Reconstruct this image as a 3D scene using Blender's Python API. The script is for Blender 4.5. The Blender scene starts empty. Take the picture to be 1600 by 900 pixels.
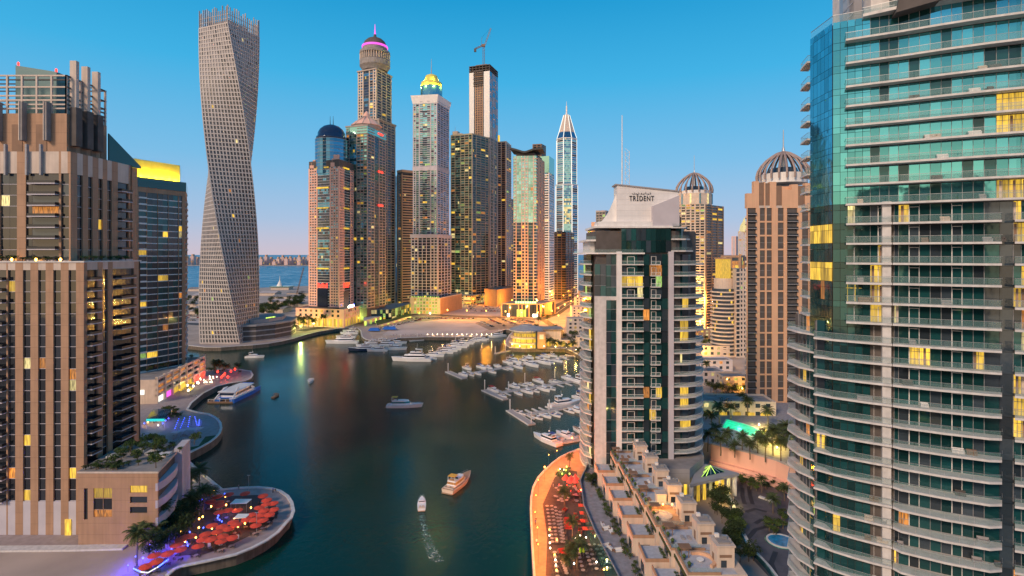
import bpy, math, random
from mathutils import Vector
random.seed(7)
R = math.radians
# ---------------------------------------------------------------- camera, sky, sun, exposure
F, H, HZ = 850.0, 83.0, 397.0            # focal length in 1600-px units, eye height, horizon row of the photograph
S = bpy.context.scene
COL = S.collection
cam = bpy.data.objects.new('camera', bpy.data.cameras.new('camera'))
COL.objects.link(cam); S.camera = cam
cam.location = (0, 0, H); cam.rotation_euler = (R(90), 0, 0)
cam.data.sensor_width = 36; cam.data.lens = 36 * F / 1600
cam.data.shift_y = -(450 - HZ) / 1600
cam.data.clip_start = 1; cam.data.clip_end = 60000
SUN_EL, SUN_AZ = R(31), math.atan2(-0.60, -0.80)    # azimuth measured from +Y towards +X
w = bpy.data.worlds.new('World'); S.world = w; w.use_nodes = True
nt = w.node_tree; N = nt.nodes; L = nt.links
bg = N['Background']
sky = N.new('ShaderNodeTexSky'); sky.sky_type = 'NISHITA'; sky.sun_disc = False
sky.sun_elevation = SUN_EL; sky.sun_rotation = SUN_AZ; sky.altitude = 0
sky.air_density = 1.0; sky.dust_density = 1.5; sky.ozone_density = 3.0
tc = N.new('ShaderNodeTexCoord'); sx = N.new('ShaderNodeSeparateXYZ'); L.new(tc.outputs['Generated'], sx.inputs[0])
rp = N.new('ShaderNodeValToRGB'); L.new(sx.outputs[2], rp.inputs[0])
e = rp.color_ramp.elements
e[0].position = 0.0; e[0].color = (0.50, 0.43, 0.50, 1)
e[1].position = 0.62; e[1].color = (0.0, 0.13, 0.33, 1)
for p_, c_ in ((.06, (.31, .42, .59, 1)), (.16, (.15, .40, .63, 1)), (.30, (.035, .35, .62, 1)), (.43, (.003, .255, .52, 1))):
    q = e.new(p_); q.color = c_
# warm glow low in the sky around the set sun
sd = (math.sin(SUN_AZ), math.cos(SUN_AZ), 0.0)
dt = N.new('ShaderNodeVectorMath'); dt.operation = 'DOT_PRODUCT'; L.new(tc.outputs['Generated'], dt.inputs[0]); dt.inputs[1].default_value = sd
mr = N.new('ShaderNodeMapRange'); L.new(dt.outputs['Value'], mr.inputs[0])
mr.inputs[1].default_value = 0.35; mr.inputs[2].default_value = 1.0; mr.inputs[3].default_value = 0; mr.inputs[4].default_value = 1; mr.interpolation_type = 'SMOOTHSTEP'
lo = N.new('ShaderNodeMapRange'); L.new(sx.outputs[2], lo.inputs[0]); lo.inputs[1].default_value = 0.45; lo.inputs[2].default_value = 0.0
lo.inputs[3].default_value = 0; lo.inputs[4].default_value = 1; lo.interpolation_type = 'SMOOTHSTEP'
ml = N.new('ShaderNodeMath'); ml.operation = 'MULTIPLY'; L.new(mr.outputs[0], ml.inputs[0]); L.new(lo.outputs[0], ml.inputs[1])
wm = N.new('ShaderNodeMixRGB'); wm.blend_type = 'MIX'; L.new(ml.outputs[0], wm.inputs[0]); L.new(rp.outputs[0], wm.inputs[1]); wm.inputs[2].default_value = (1.35, .95, .55, 1)
mx = N.new('ShaderNodeMixRGB'); mx.inputs[0].default_value = 0.07
sc = N.new('ShaderNodeVectorMath'); sc.operation = 'SCALE'; sc.inputs[3].default_value = 10.0; L.new(wm.outputs[0], sc.inputs[0])
L.new(sc.outputs[0], mx.inputs[1]); L.new(sky.outputs[0], mx.inputs[2])
L.new(mx.outputs[0], bg.inputs[0]); bg.inputs[1].default_value = 0.1
sun = bpy.data.objects.new('sun', bpy.data.lights.new('sun', 'SUN')); COL.objects.link(sun)
sun.data.energy = 2.2; sun.data.angle = R(14); sun.data.color = (1.0, .74, .52)
d_ = Vector((math.sin(SUN_AZ) * math.cos(SUN_EL), math.cos(SUN_AZ) * math.cos(SUN_EL), math.sin(SUN_EL)))
sun.rotation_euler = d_.to_track_quat('Z', 'Y').to_euler()
V = S.view_settings; V.view_transform = 'Standard'; V.look = 'None'; V.exposure = 0.37; V.gamma = 1.0; V.use_curve_mapping = False

# ---------------------------------------------------------------- helpers
def G(px, py, z=3.0):
    Y = F * (H - z) / (py - HZ); return ((px - 800) * Y / F, Y)
def XA(px, Y): return (px - 800) * Y / F
def ZA(py, Y): return H - (py - HZ) * Y / F

class Fr:
    """plan frame along a face from p0 to p1, n pointing outwards"""
    def __init__(s, p0, p1):
        dx, dy = p1[0] - p0[0], p1[1] - p0[1]; s.l = math.hypot(dx, dy)
        s.p = p0; s.u = (dx / s.l, dy / s.l); s.n = (s.u[1], -s.u[0])
    def P(s, a, d, z): return (s.p[0] + s.u[0] * a + s.n[0] * d, s.p[1] + s.u[1] * a + s.n[1] * d, z)
    def xy(s, a, d): return s.P(a, d, 0)[:2]

class MB:
    def __init__(s): s.v = []; s.f = []; s.m = []; s.mats = []
    def mi(s, m):
        if m not in s.mats: s.mats.append(m)
        return s.mats.index(m)
    def poly(s, pts, m):
        b = len(s.v); s.v += pts; s.f.append(tuple(range(b, b + len(pts)))); s.m.append(s.mi(m))
    def hexa(s, p, m):      # 4 bottom (ccw from above), 4 top
        b = len(s.v); s.v += p; k = s.mi(m)
        for q in ((3, 2, 1, 0), (4, 5, 6, 7), (0, 1, 5, 4), (1, 2, 6, 5), (2, 3, 7, 6), (3, 0, 4, 7)):
            s.f.append(tuple(b + i for i in q)); s.m.append(k)
    def box(s, x0, x1, y0, y1, z0, z1, m):
        s.hexa([(x0, y0, z0), (x1, y0, z0), (x1, y1, z0), (x0, y1, z0), (x0, y0, z1), (x1, y0, z1), (x1, y1, z1), (x0, y1, z1)], m)
    def fbox(s, fr, a0, a1, d0, d1, z0, z1, m):    # d1 outer
        P = fr.P
        s.hexa([P(a0, d1, z0), P(a1, d1, z0), P(a1, d0, z0), P(a0, d0, z0), P(a0, d1, z1), P(a1, d1, z1), P(a1, d0, z1), P(a0, d0, z1)], m)
    def fquad(s, fr, a0, a1, d, z0, z1, m):
        P = fr.P; s.poly([P(a0, d, z0), P(a1, d, z0), P(a1, d, z1), P(a0, d, z1)], m)
    def prism(s, poly, z0, z1, m, mt=None):
        n = len(poly); b = len(s.v)
        s.v += [(x, y, z0) for x, y in poly] + [(x, y, z1) for x, y in poly]; k = s.mi(m)
        for i in range(n):
            j = (i + 1) % n; s.f.append((b + i, b + j, b + n + j, b + n + i)); s.m.append(k)
        s.f.append(tuple(b + n + i for i in range(n))); s.m.append(s.mi(mt or m))
        s.f.append(tuple(b + n - 1 - i for i in range(n))); s.m.append(k)
    def beam(s, p, q, r, m, n=5, r2=None):
        p, q = Vector(p), Vector(q); d = (q - p)
        if d.length < 1e-6: return
        d.normalize(); a = d.cross(Vector((0, 0, 1)) if abs(d.z) < .9 else Vector((1, 0, 0))).normalized(); c = d.cross(a)
        b = len(s.v); k = s.mi(m); r2 = r if r2 is None else r2
        for o, rr in ((p, r), (q, r2)):
            for i in range(n):
                t = 2 * math.pi * i / n; s.v.append(tuple(o + (a * math.cos(t) + c * math.sin(t)) * rr))
        for i in range(n):
            j = (i + 1) % n; s.f.append((b + i, b + n + i, b + n + j, b + j)); s.m.append(k)
        s.f.append(tuple(b + i for i in range(n))); s.m.append(k)
        s.f.append(tuple(b + 2 * n - 1 - i for i in range(n))); s.m.append(k)
    def lathe(s, cx, cy, prof, m, n=20, sx=1, sy=1, rot=0):
        b = len(s.v); k = s.mi(m)
        for r, z in prof:
            for i in range(n):
                t = 2 * math.pi * i / n + rot; s.v.append((cx + r * sx * math.cos(t), cy + r * sy * math.sin(t), z))
        for h in range(len(prof) - 1):
            for i in range(n):
                j = (i + 1) % n; o = b + h * n
                s.f.append((o + i, o + j, o + n + j, o + n + i)); s.m.append(k)
        s.f.append(tuple(b + (len(prof) - 1) * n + i for i in range(n))); s.m.append(k)
        s.f.append(tuple(b + n - 1 - i for i in range(n))); s.m.append(k)
    def add(s, o):
        b = len(s.v); s.v += o.v
        mm = [s.mi(x) for x in o.mats]
        s.f += [tuple(b + i for i in f) for f in o.f]; s.m += [mm[i] for i in o.m]
    def build(s, name, parent=None, loc=(0, 0, 0), smooth=False, rotz=0, off=None):
        me = bpy.data.meshes.new(name)
        ox, oy, oz = off if off else (0, 0, 0)
        me.from_pydata([(x - ox, y - oy, z - oz) for x, y, z in s.v], [], s.f)
        for m in s.mats: me.materials.append(m)
        me.polygons.foreach_set('material_index', s.m)
        if smooth: me.polygons.foreach_set('use_smooth', [True] * len(s.f))
        o = bpy.data.objects.new(name, me); COL.objects.link(o)
        if parent: o.parent = parent
        o.location = loc; o.rotation_euler.z = rotz
        return o

def tag(o, label=None, cat=None, group=None, kind=None):
    if label: o['label'] = label
    if cat: o['category'] = cat
    if group: o['group'] = group
    if kind: o['kind'] = kind
    return o
def thing(name, label, cat, loc=(0, 0, 0), rotz=0, group=None):
    o = bpy.data.objects.new(name, None); COL.objects.link(o); o.location = loc; o.rotation_euler.z = rotz
    o.empty_display_size = .1
    return tag(o, label, cat, group)
KIDS = {}
def copy_tree(o, parent=None):
    c = o.copy(); COL.objects.link(c)
    if parent: c.parent = parent
    if o.name not in KIDS: KIDS[o.name] = list(o.children)
    for ch in KIDS[o.name]: copy_tree(ch, c)
    return c
def dup(proto, label, loc, rotz=0, scale=None, group=None):
    c = copy_tree(proto); c.location = loc; c.rotation_euler.z = rotz; c['label'] = label
    if group: c['group'] = group
    if scale: c.scale = (scale,) * 3 if not isinstance(scale, tuple) else scale
    return c

# ---------------------------------------------------------------- materials
def newmat(name):
    m = bpy.data.materials.new(name); m.use_nodes = True; t = m.node_tree
    return m, t.nodes, t.links, t.nodes['Principled BSDF']
def mat(name, col, rough=.8, var=.12, scale=.25, metal=0.0, streak=0.0, panel=None, bump=0.0, spec=.5, joint=.75):
    m, n, l, b = newmat(name)
    tcn = n.new('ShaderNodeTexCoord')
    nz = n.new('ShaderNodeTexNoise'); nz.inputs['Scale'].default_value = scale; nz.inputs['Detail'].default_value = 5
    l.new(tcn.outputs['Object'], nz.inputs[0])
    mrn = n.new('ShaderNodeMapRange'); mrn.inputs[1].default_value = .3; mrn.inputs[2].default_value = .7
    mrn.inputs[3].default_value = 1 - var; mrn.inputs[4].default_value = 1 + var; l.new(nz.outputs[0], mrn.inputs[0])
    fac = mrn.outputs[0]
    if streak:
        mp = n.new('ShaderNodeMapping'); mp.inputs['Scale'].default_value = (1.3, 1.3, .06); l.new(tcn.outputs['Object'], mp.inputs[0])
        n2 = n.new('ShaderNodeTexNoise'); n2.inputs['Scale'].default_value = 1.0; n2.inputs['Detail'].default_value = 3; l.new(mp.outputs[0], n2.inputs[0])
        m2 = n.new('ShaderNodeMapRange'); m2.inputs[1].default_value = .35; m2.inputs[2].default_value = .65; m2.inputs[3].default_value = 1 - streak; m2.inputs[4].default_value = 1.0
        l.new(n2.outputs[0], m2.inputs[0]); mu = n.new('ShaderNodeMath'); mu.operation = 'MULTIPLY'; l.new(fac, mu.inputs[0]); l.new(m2.outputs[0], mu.inputs[1]); fac = mu.outputs[0]
    if panel:                       # joints between cladding panels, every panel metres up the wall
        sxn = n.new('ShaderNodeSeparateXYZ'); l.new(tcn.outputs['Object'], sxn.inputs[0])
        for out, per, wd in ((2, panel, .06),):
            md = n.new('ShaderNodeMath'); md.operation = 'PINGPONG'; md.inputs[1].default_value = per / 2; l.new(sxn.outputs[out], md.inputs[0])
            ls = n.new('ShaderNodeMath'); ls.operation = 'GREATER_THAN'; ls.inputs[1].default_value = wd; l.new(md.outputs[0], ls.inputs[0])
            mm = n.new('ShaderNodeMapRange'); mm.inputs[3].default_value = joint; mm.inputs[4].default_value = 1.0; l.new(ls.outputs[0], mm.inputs[0])
            mu = n.new('ShaderNodeMath'); mu.operation = 'MULTIPLY'; l.new(fac, mu.inputs[0]); l.new(mm.outputs[0], mu.inputs[1]); fac = mu.outputs[0]
    vm = n.new('ShaderNodeVectorMath'); vm.operation = 'SCALE'; vm.inputs[0].default_value = col; l.new(fac, vm.inputs[3])
    l.new(vm.outputs[0], b.inputs['Base Color'])
    b.inputs['Roughness'].default_value = rough; b.inputs['Metallic'].default_value = metal; b.inputs['Specular IOR Level'].default_value = spec
    if bump:
        bp = n.new('ShaderNodeBump'); bp.inputs['Strength'].default_value = bump; l.new(nz.outputs[0], bp.inputs['Height']); l.new(bp.outputs[0], b.inputs['Normal'])
    return m
def glass(name, col, metal=.55, rough=.07, var=.6, pane=0.0):
    """coated glazing: every pane its own tone (blinds, tilt)"""
    m, n, l, b = newmat(name)
    ge = n.new('ShaderNodeNewGeometry'); oi = n.new('ShaderNodeObjectInfo')
    ad = n.new('ShaderNodeMath'); ad.operation = 'ADD'; l.new(ge.outputs['Random Per Island'], ad.inputs[0]); l.new(oi.outputs['Random'], ad.inputs[1])
    fr = n.new('ShaderNodeMath'); fr.operation = 'FRACT'; l.new(ad.outputs[0], fr.inputs[0])
    mrn = n.new('ShaderNodeMapRange'); mrn.inputs[3].default_value = 1 - var; mrn.inputs[4].default_value = 1 + var * .6; l.new(fr.outputs[0], mrn.inputs[0])
    vm = n.new('ShaderNodeVectorMath'); vm.operation = 'SCALE'; vm.inputs[0].default_value = col; l.new(mrn.outputs[0], vm.inputs[3])
    l.new(vm.outputs[0], b.inputs['Base Color'])
    b.inputs['Roughness'].default_value = rough; b.inputs['Metallic'].default_value = metal; b.inputs['IOR'].default_value = 1.7
    # slight waviness and tilt of the panes
    tcn = n.new('ShaderNodeTexCoord'); nz = n.new('ShaderNodeTexNoise'); nz.inputs['Scale'].default_value = .35; l.new(tcn.outputs['Object'], nz.inputs[0])
    bp = n.new('ShaderNodeBump'); bp.inputs['Strength'].default_value = .04; bp.inputs['Distance'].default_value = .5; l.new(nz.outputs[0], bp.inputs['Height']); l.new(bp.outputs[0], b.inputs['Normal'])
    return m
def emit(name, col, st, noise=0.0, scale=1.2):
    m, n, l, b = newmat(name)
    b.inputs['Base Color'].default_value = (.05, .05, .05, 1)
    b.inputs['Emission Color'].default_value = (*col, 1); b.inputs['Emission Strength'].default_value = st
    if noise:                      # rooms seen through the glass: furniture, curtains, lamps
        tcn = n.new('ShaderNodeTexCoord'); nz = n.new('ShaderNodeTexNoise'); nz.inputs['Scale'].default_value = scale; nz.inputs['Detail'].default_value = 4
        mp = n.new('ShaderNodeMapping'); mp.inputs['Scale'].default_value = (2.4, 2.4, .3); l.new(tcn.outputs['Object'], mp.inputs[0]); l.new(mp.outputs[0], nz.inputs[0])
        mrn = n.new('ShaderNodeMapRange'); mrn.inputs[1].default_value = .38; mrn.inputs[2].default_value = .62; mrn.inputs[3].default_value = st * (1 - noise); mrn.inputs[4].default_value = st * (1 + noise * .5)
        l.new(nz.outputs[0], mrn.inputs[0])
        ge = n.new('ShaderNodeNewGeometry'); oi = n.new('ShaderNodeObjectInfo'); ad = n.new('ShaderNodeMath'); ad.operation = 'ADD'; l.new(ge.outputs['Random Per Island'], ad.inputs[0]); l.new(oi.outputs['Random'], ad.inputs[1])
        fc = n.new('ShaderNodeMath'); fc.operation = 'FRACT'; l.new(ad.outputs[0], fc.inputs[0]); m3 = n.new('ShaderNodeMapRange'); m3.inputs[3].default_value = .4; m3.inputs[4].default_value = 1.25; l.new(fc.outputs[0], m3.inputs[0])
        mu = n.new('ShaderNodeMath'); mu.operation = 'MULTIPLY'; l.new(mrn.outputs[0], mu.inputs[0]); l.new(m3.outputs[0], mu.inputs[1]); l.new(mu.outputs[0], b.inputs['Emission Strength'])
    return m
def mixglass(name, col, alpha=.55):
    m, n, l, b = newmat(name)
    b.inputs['Base Color'].default_value = (*col, 1); b.inputs['Roughness'].default_value = .08; b.inputs['Alpha'].default_value = alpha; b.inputs['IOR'].default_value = 1.5
    b.inputs['Specular IOR Level'].default_value = .9
    return m

M = {}
M['tan'] = mat('tan_stone', (.41, .24, .15), .75, .10, .2, streak=.14, panel=3.14)
M['tan2'] = mat('light_stone', (.58, .47, .40), .7, .10, .3, streak=.1)
M['brown'] = mat('brown_stone', (.25, .15, .10), .8, .12, .3, streak=.1)
M['cream'] = mat('cream_render', (.66, .52, .42), .8, .10, .3, streak=.12)
M['pinkstone'] = mat('pink_stone', (.80, .45, .35), .75, .08, .1)
M['orange_stone'] = mat('terracotta_render', (.72, .41, .25), .8, .07, .1, streak=.08)
M['white'] = mat('white_paint', (.78, .74, .72), .55, .08, .4, streak=.08)
M['slab'] = mat('pale_concrete', (.62, .58, .56), .7, .12, .8, streak=.1)
M['concrete'] = mat('concrete', (.30, .27, .26), .85, .2, .3, streak=.2)
M['grey'] = mat('grey_cladding', (.32, .30, .31), .6, .1, .3, panel=3.0)
M['dark'] = mat('dark_concrete', (.10, .085, .08), .9, .2, .4)
M['metal'] = mat('grey_metal', (.42, .42, .44), .4, .08, 1, metal=.6)
M['black'] = mat('black_metal', (.02, .02, .022), .5, .1, 1)
M['lav'] = mat('lavender_stone', (.50, .46, .50), .7, .08, .2)
M['beige_grey'] = mat('beige_grey_stone', (.40, .33, .29), .75, .1, .2)
M['cayan'] = mat('ivory_panels', (.47, .42, .40), .6, .10, .15)
M['olive'] = mat('olive_stone', (.36, .31, .22), .8, .1, .2)
M['g_dark'] = glass('dark_glass', (.05, .07, .09), .3, .08)
M['g_teal'] = glass('teal_glass', (.022, .085, .09), .45, .06)
M['g_teal2'] = glass('bright_teal_glass', (.30, .62, .62), .8, .07, .25)
M['g_blue'] = glass('blue_glass', (.10, .28, .42), .8, .07, .3)
M['g_green'] = glass('green_glass', (.30, .55, .45), .75, .12, .3)
M['g_ivory'] = glass('matt_glass', (.035, .037, .045), .0, .45)
M['g_navy'] = glass('navy_glass', (.03, .05, .10), .35, .08)
M['rail'] = mixglass('railing_glass', (.30, .46, .44), .14)
M['lit'] = emit('lamplit_room', (1, .60, .05), .85, .42, 1.1)
M['lit2'] = emit('amber_room', (1, .34, .04), .6, .7, 1.6)
M['lit3'] = emit('pale_room', (1, .80, .32), .8, .6, 1.6)
M['lit4'] = emit('greenish_room', (.55, .9, .20), .55, .7, 1.6)
M['litr'] = emit('red_room', (1, .08, .03), .9, .5, .9)
LITS = ['lit'] * 6 + ['lit2'] * 3 + ['lit3'] * 3 + ['lit4']
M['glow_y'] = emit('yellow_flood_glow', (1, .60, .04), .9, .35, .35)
M['glow_w'] = emit('white_lamp', (1, .86, .6), 8)
M['glow_o'] = emit('sodium_lamp', (1, .42, .06), 14)
M['glow_g'] = emit('green_lamp', (.35, 1, .25), 3)
M['glow_b'] = emit('blue_lamp', (.05, .09, 1), 7)
M['glow_r'] = emit('red_lamp', (1, .03, .015), 3.0)
M['glow_m'] = emit('magenta_lamp', (1, .1, .75), 1.0)
M['glow_l'] = emit('lime_lamp', (.65, 1, .12), 1.4, .4, .2)
M['edge_w'] = emit('white_edge_light', (1, .97, .85), 1.1)
LITPX = [(1312,1345,443,470),(1318,1348,537,560),(1305,1345,598,620),(1548,1600,140,165),(1548,1600,177,200),(1548,1600,277,303),(1583,1600,345,378),(1583,1600,458,480),(1583,1600,585,612),(1583,1600,622,648),(1583,1600,655,685),(1275,1300,680,700),(1310,1345,868,888),(1418,1425,548,572),(1434,1440,548,572),(1452,1465,418,428),(1360,1378,420,432),(1358,1378,450,462),(1358,1378,482,494),(1052,1075,500,527),(1052,1075,605,632),(1010,1030,418,434),(998,1006,608,626),(970,1000,435,447),(1052,1095,655,668),(972,1000,684,700),(1320,1345,163,175),(1320,1345,196,206)]
def roomlit(x, y, z):
    px, py = 800 + F * x / y, HZ - F * (z - H) / y
    return any(a < px < b and c < py < d for a, b, c, d in LITPX)
def rgb(c): return M[c] if isinstance(c, str) else c

# ---------------------------------------------------------------- towers
CAP = 100
class Tower:
    def __init__(s, name, label, cat, base, group=None):
        s.loc = (base[0], base[1], base[2] if len(base) > 2 else 3.0)
        s.root = thing(name, label, cat, s.loc, 0, group); s.mbs = {}; s.items = {}; s.sm = set()
    def m(s, part='wall'):
        if part not in s.mbs: s.mbs[part] = MB()
        return s.mbs[part]
    def it(s, kind, sub=None):
        a = MB(); b = MB() if sub else None; s.items.setdefault(kind, []).append((a, b, sub)); return (a, b) if sub else a
    def one(s, part): return s.it(part)
    def done(s):
        for k, mb in s.mbs.items():
            if mb.f: mb.build(k, s.root, off=s.loc, smooth=k in s.sm)
        for k, lst in s.items.items():
            def score(t):
                v = t[0].v
                if not v: return 0
                xs = [a[0] for a in v]; zs = [a[2] for a in v]; ys = [a[1] for a in v]
                cy = max(min(ys), 1); cx = sum(xs) / len(xs)
                back = 0
                if len(v) == 4:
                    a, b_, c = Vector(v[0]), Vector(v[1]), Vector(v[3]); nn = (b_ - a).cross(c - a)
                    vis = nn.dot(Vector((0, 0, H)) - a)
                    if vis <= 0: return 0
                    return vis / cy ** 3
                return (max(xs) - min(xs) + .5 * (max(ys) - min(ys))) * (max(zs) - min(zs) + .3) / cy ** 2
            lst = sorted(lst, key=score, reverse=True)
            for a, b, sub in lst[:CAP]:
                o = a.build(k, s.root, off=s.loc)
                if sub and b.f: b.build(sub, o, off=s.loc)
            if len(lst) > CAP:
                r = MB()
                for a, b, sub in lst[CAP:]:
                    r.add(a)
                    if sub: r.add(b)
                tag(r.build(k, s.root, off=s.loc), kind='stuff')
        return s.root

def glz(GL, lit, lits=None):
    if random.random() < lit: return M[random.choice(lits or LITS)]
    if isinstance(GL, (list, tuple)): GL = random.choice(GL)
    return rgb(GL)
def parse(b):
    r = []
    for t in b.split():
        r.append((t[0], float(t[1:])))
    return r
def face(T, p0, p1, z0, fh, n, bays, W, GL, SL='slab', W2=None, lit=.05, sp=.3, rec=.35, bd=1.1, lits=None, rail=None, railsub=False, mull=None, line=.18, litf=None, cap=None):
    fr = Fr(p0, p1); bs = parse(bays); tot = sum(b for _, b in bs); k = fr.l / tot; a = 0
    z1 = z0 + fh * n; W = rgb(W); SL = rgb(SL); W2 = rgb(W2 or W); wm_ = T.m('wall')
    for kind, wd in bs:
        a0, a1 = a, a + wd * k; a = a1
        if a0 == 0: a0 = .012
        if a1 > fr.l - .012: a1 = fr.l - .012
        if kind == 'P': wm_.fbox(fr, a0, a1, -rec, 0, z0, z1, W); continue
        if kind == 'F': wm_.fbox(fr, a0, a1, -rec, .5, z0, z1 + .4, W); continue       # projecting rib
        if kind == 'Q': wm_.fbox(fr, a0, a1, -rec, -.03, z0, z1, W2); continue
        for i in range(n):
            z = z0 + i * fh; pl = lit if litf is None else litf(i / n, lit)
            if kind == 'W':
                T.m('spandrel').fbox(fr, a0, a1, -rec, -.04, z, z + sp * fh, W)
                T.it('window').fquad(fr, a0, a1, -rec + .03, z + sp * fh, z + fh, glz(GL, pl, lits))
            elif kind == 'V':       # punched: window between thicker bands
                T.m('spandrel').fbox(fr, a0, a1, -rec, -.04, z, z + .45 * fh, W)
                T.it('window').fquad(fr, a0, a1, -rec + .03, z + .45 * fh, z + fh, glz(GL, pl, lits))
            elif kind in 'CS':
                d = -.06 if kind == 'C' else -rec + .03
                ml_ = mull if mull is not None else 2.6
                nm = max(1, round((a1 - a0) / ml_)) if ml_ else 1
                lf_ = random.random() < .5
                wn = T.it('window')
                g = glz(GL, pl, lits)
                for q in range(nm):
                    b0, b1 = a0 + (a1 - a0) * q / nm, a0 + (a1 - a0) * (q + 1) / nm
                    wn.fquad(fr, b0 + .05, b1 - .05, d, z + line, z + fh, g if lf_ else glz(GL, pl, lits))
                if line: T.it('floor_edge').fbox(fr, a0, a1, -rec, d + .1, z, z + line, SL)
            elif kind in 'BA':     # balcony with solid (B) or glass (A) front
                T.it('window').fquad(fr, a0 + .1, a1 - .1, -rec + .03, z + .3, z + fh - .1, glz(GL, pl, lits))
                b, r = T.it('balcony', 'railing')
                b.fbox(fr, a0, a1, -rec + .02, bd, z, z + .3, SL)
                rm = rgb(rail or ('slab' if kind == 'B' else 'rail'))
                r.fbox(fr, a0 + .02, a1 - .02, bd - .12, bd - .02, z + .31, z + (1.15 if kind == 'A' else 1.0), rm)
                for q in (a0 + .02, a1 - .12): r.fbox(fr, q, q + .1, -rec + .04, bd - .13, z + .31, z + 1.1, rm)
            elif kind == 'b':       # small per-floor slab with dark slot
                T.it('window').fquad(fr, a0, a1, -rec + .03, z + .35, z + fh, glz(GL, pl, lits))
                T.it('balcony').fbox(fr, a0 + .1, a1 - .1, -rec + .02, bd * .8, z, z + .95, SL)
def foot(pl, Yl, pc, Yc, pr, Yr):
    a = (XA(pl, Yl), Yl); c = (XA(pc, Yc), Yc); r = (XA(pr, Yr), Yr)
    return [a, c, r, (a[0] + r[0] - c[0], a[1] + r[1] - c[1])]
def inset(poly, d):
    """inward offset of a ccw polygon"""
    n = len(poly); out = []
    for i in range(n):
        f0 = Fr(poly[i - 1], poly[i]); f1 = Fr(poly[i], poly[(i + 1) % n])
        nx, ny = f0.n[0] + f1.n[0], f0.n[1] + f1.n[1]; k = 1 + f0.n[0] * f1.n[0] + f0.n[1] * f1.n[1]
        k = max(k, .2)
        out.append((poly[i][0] - nx / k * d, poly[i][1] - ny / k * d))
    return out
def core(T, poly, z0, z1, m='dark', d=.35, top=None): T.m('wall').prism(inset(poly, d), z0, z1, rgb(m), rgb(top or 'concrete'))
def parapet(T, poly, z0, z1, W, t=.4):
    n = len(poly); ip = inset(poly, t)
    for i in range(n):
        j = (i + 1) % n
        T.m('parapet').hexa([(*poly[i], z0), (*poly[j], z0), (*ip[j], z0), (*ip[i], z0), (*poly[i], z1), (*poly[j], z1), (*ip[j], z1), (*ip[i], z1)], rgb(W))
def mast(T, x, y, z0, z1, r=.5, m='metal', part='mast'): T.m(part).beam((x, y, z0), (x, y, z1), r, rgb(m), 6, r * .3)
# ================================================================ STRUCTURE: water, land, roads
def water_mat(name, col, rough, bump, sc_, sp_=.5):
    m, n, l, b = newmat(name)
    b.inputs['Base Color'].default_value = (*col, 1); b.inputs['Roughness'].default_value = rough; b.inputs['IOR'].default_value = 1.33
    tcn = n.new('ShaderNodeTexCoord')
    b.inputs['Specular IOR Level'].default_value = sp_; mp = n.new('ShaderNodeMapping'); mp.inputs['Scale'].default_value = (1, .8, 1); l.new(tcn.outputs['Object'], mp.inputs[0])
    nz = n.new('ShaderNodeTexNoise'); nz.inputs['Scale'].default_value = sc_; nz.inputs['Detail'].default_value = 6; nz.inputs['Distortion'].default_value = .6; l.new(mp.outputs[0], nz.inputs[0])
    n2 = n.new('ShaderNodeTexNoise'); n2.inputs['Scale'].default_value = .012; n2.inputs['Detail'].default_value = 3; n2.inputs['Distortion'].default_value = 2; l.new(mp.outputs[0], n2.inputs[0])
    mrn = n.new('ShaderNodeMapRange'); mrn.inputs[1].default_value = .35; mrn.inputs[2].default_value = .65; mrn.inputs[3].default_value = rough * .75; mrn.inputs[4].default_value = rough * 1.3
    l.new(n2.outputs[0], mrn.inputs[0]); l.new(mrn.outputs[0], b.inputs['Roughness'])
    bp = n.new('ShaderNodeBump'); bp.inputs['Strength'].default_value = bump; bp.inputs['Distance'].default_value = .6; l.new(nz.outputs[0], bp.inputs['Height']); l.new(bp.outputs[0], b.inputs['Normal'])
    return m
M['water'] = water_mat('marina_water', (.0025, .033, .025), .19, .13, .55, .30)
M['sea'] = water_mat('sea_water', (.010, .15, .27), .30, .3, .15)
mb = MB(); mb.poly([(-1200, -400, 0), (700, -400, 0), (700, 900, 0), (-1200, 900, 0)], M['water'])
tag(mb.build('water'), kind='structure')
mb = MB(); mb.poly([(-40000, 900, 0), (40000, 900, 0), (40000, 55000, 0), (-40000, 55000, 0)], M['sea'])
mb.poly([(-40000, -400, 0), (-1200, -400, 0), (-1200, 900, 0), (-40000, 900, 0)], M['sea'])
tag(mb.build('sea'), kind='structure')

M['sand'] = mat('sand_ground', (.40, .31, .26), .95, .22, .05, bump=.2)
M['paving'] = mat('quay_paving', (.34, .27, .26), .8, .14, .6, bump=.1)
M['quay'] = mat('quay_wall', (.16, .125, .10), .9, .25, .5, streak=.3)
M['asphalt'] = mat('asphalt', (.055, .052, .055), .85, .2, .3)
M['lot'] = mat('sand_lot', (.47, .39, .37), .95, .16, .04, bump=.15)
M['lotdark'] = mat('worn_lot', (.20, .17, .16), .95, .25, .06)
M['roofm'] = mat('roof_gravel', (.26, .23, .22), .9, .25, .25)
M['deckwood'] = mat('jetty_deck', (.42, .34, .30), .8, .2, 1.5)
M['grass'] = mat('lawn', (.035, .07, .02), .95, .4, .5)
M['marking'] = mat('road_paint', (.75, .72, .65), .7, .1, 1)

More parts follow.
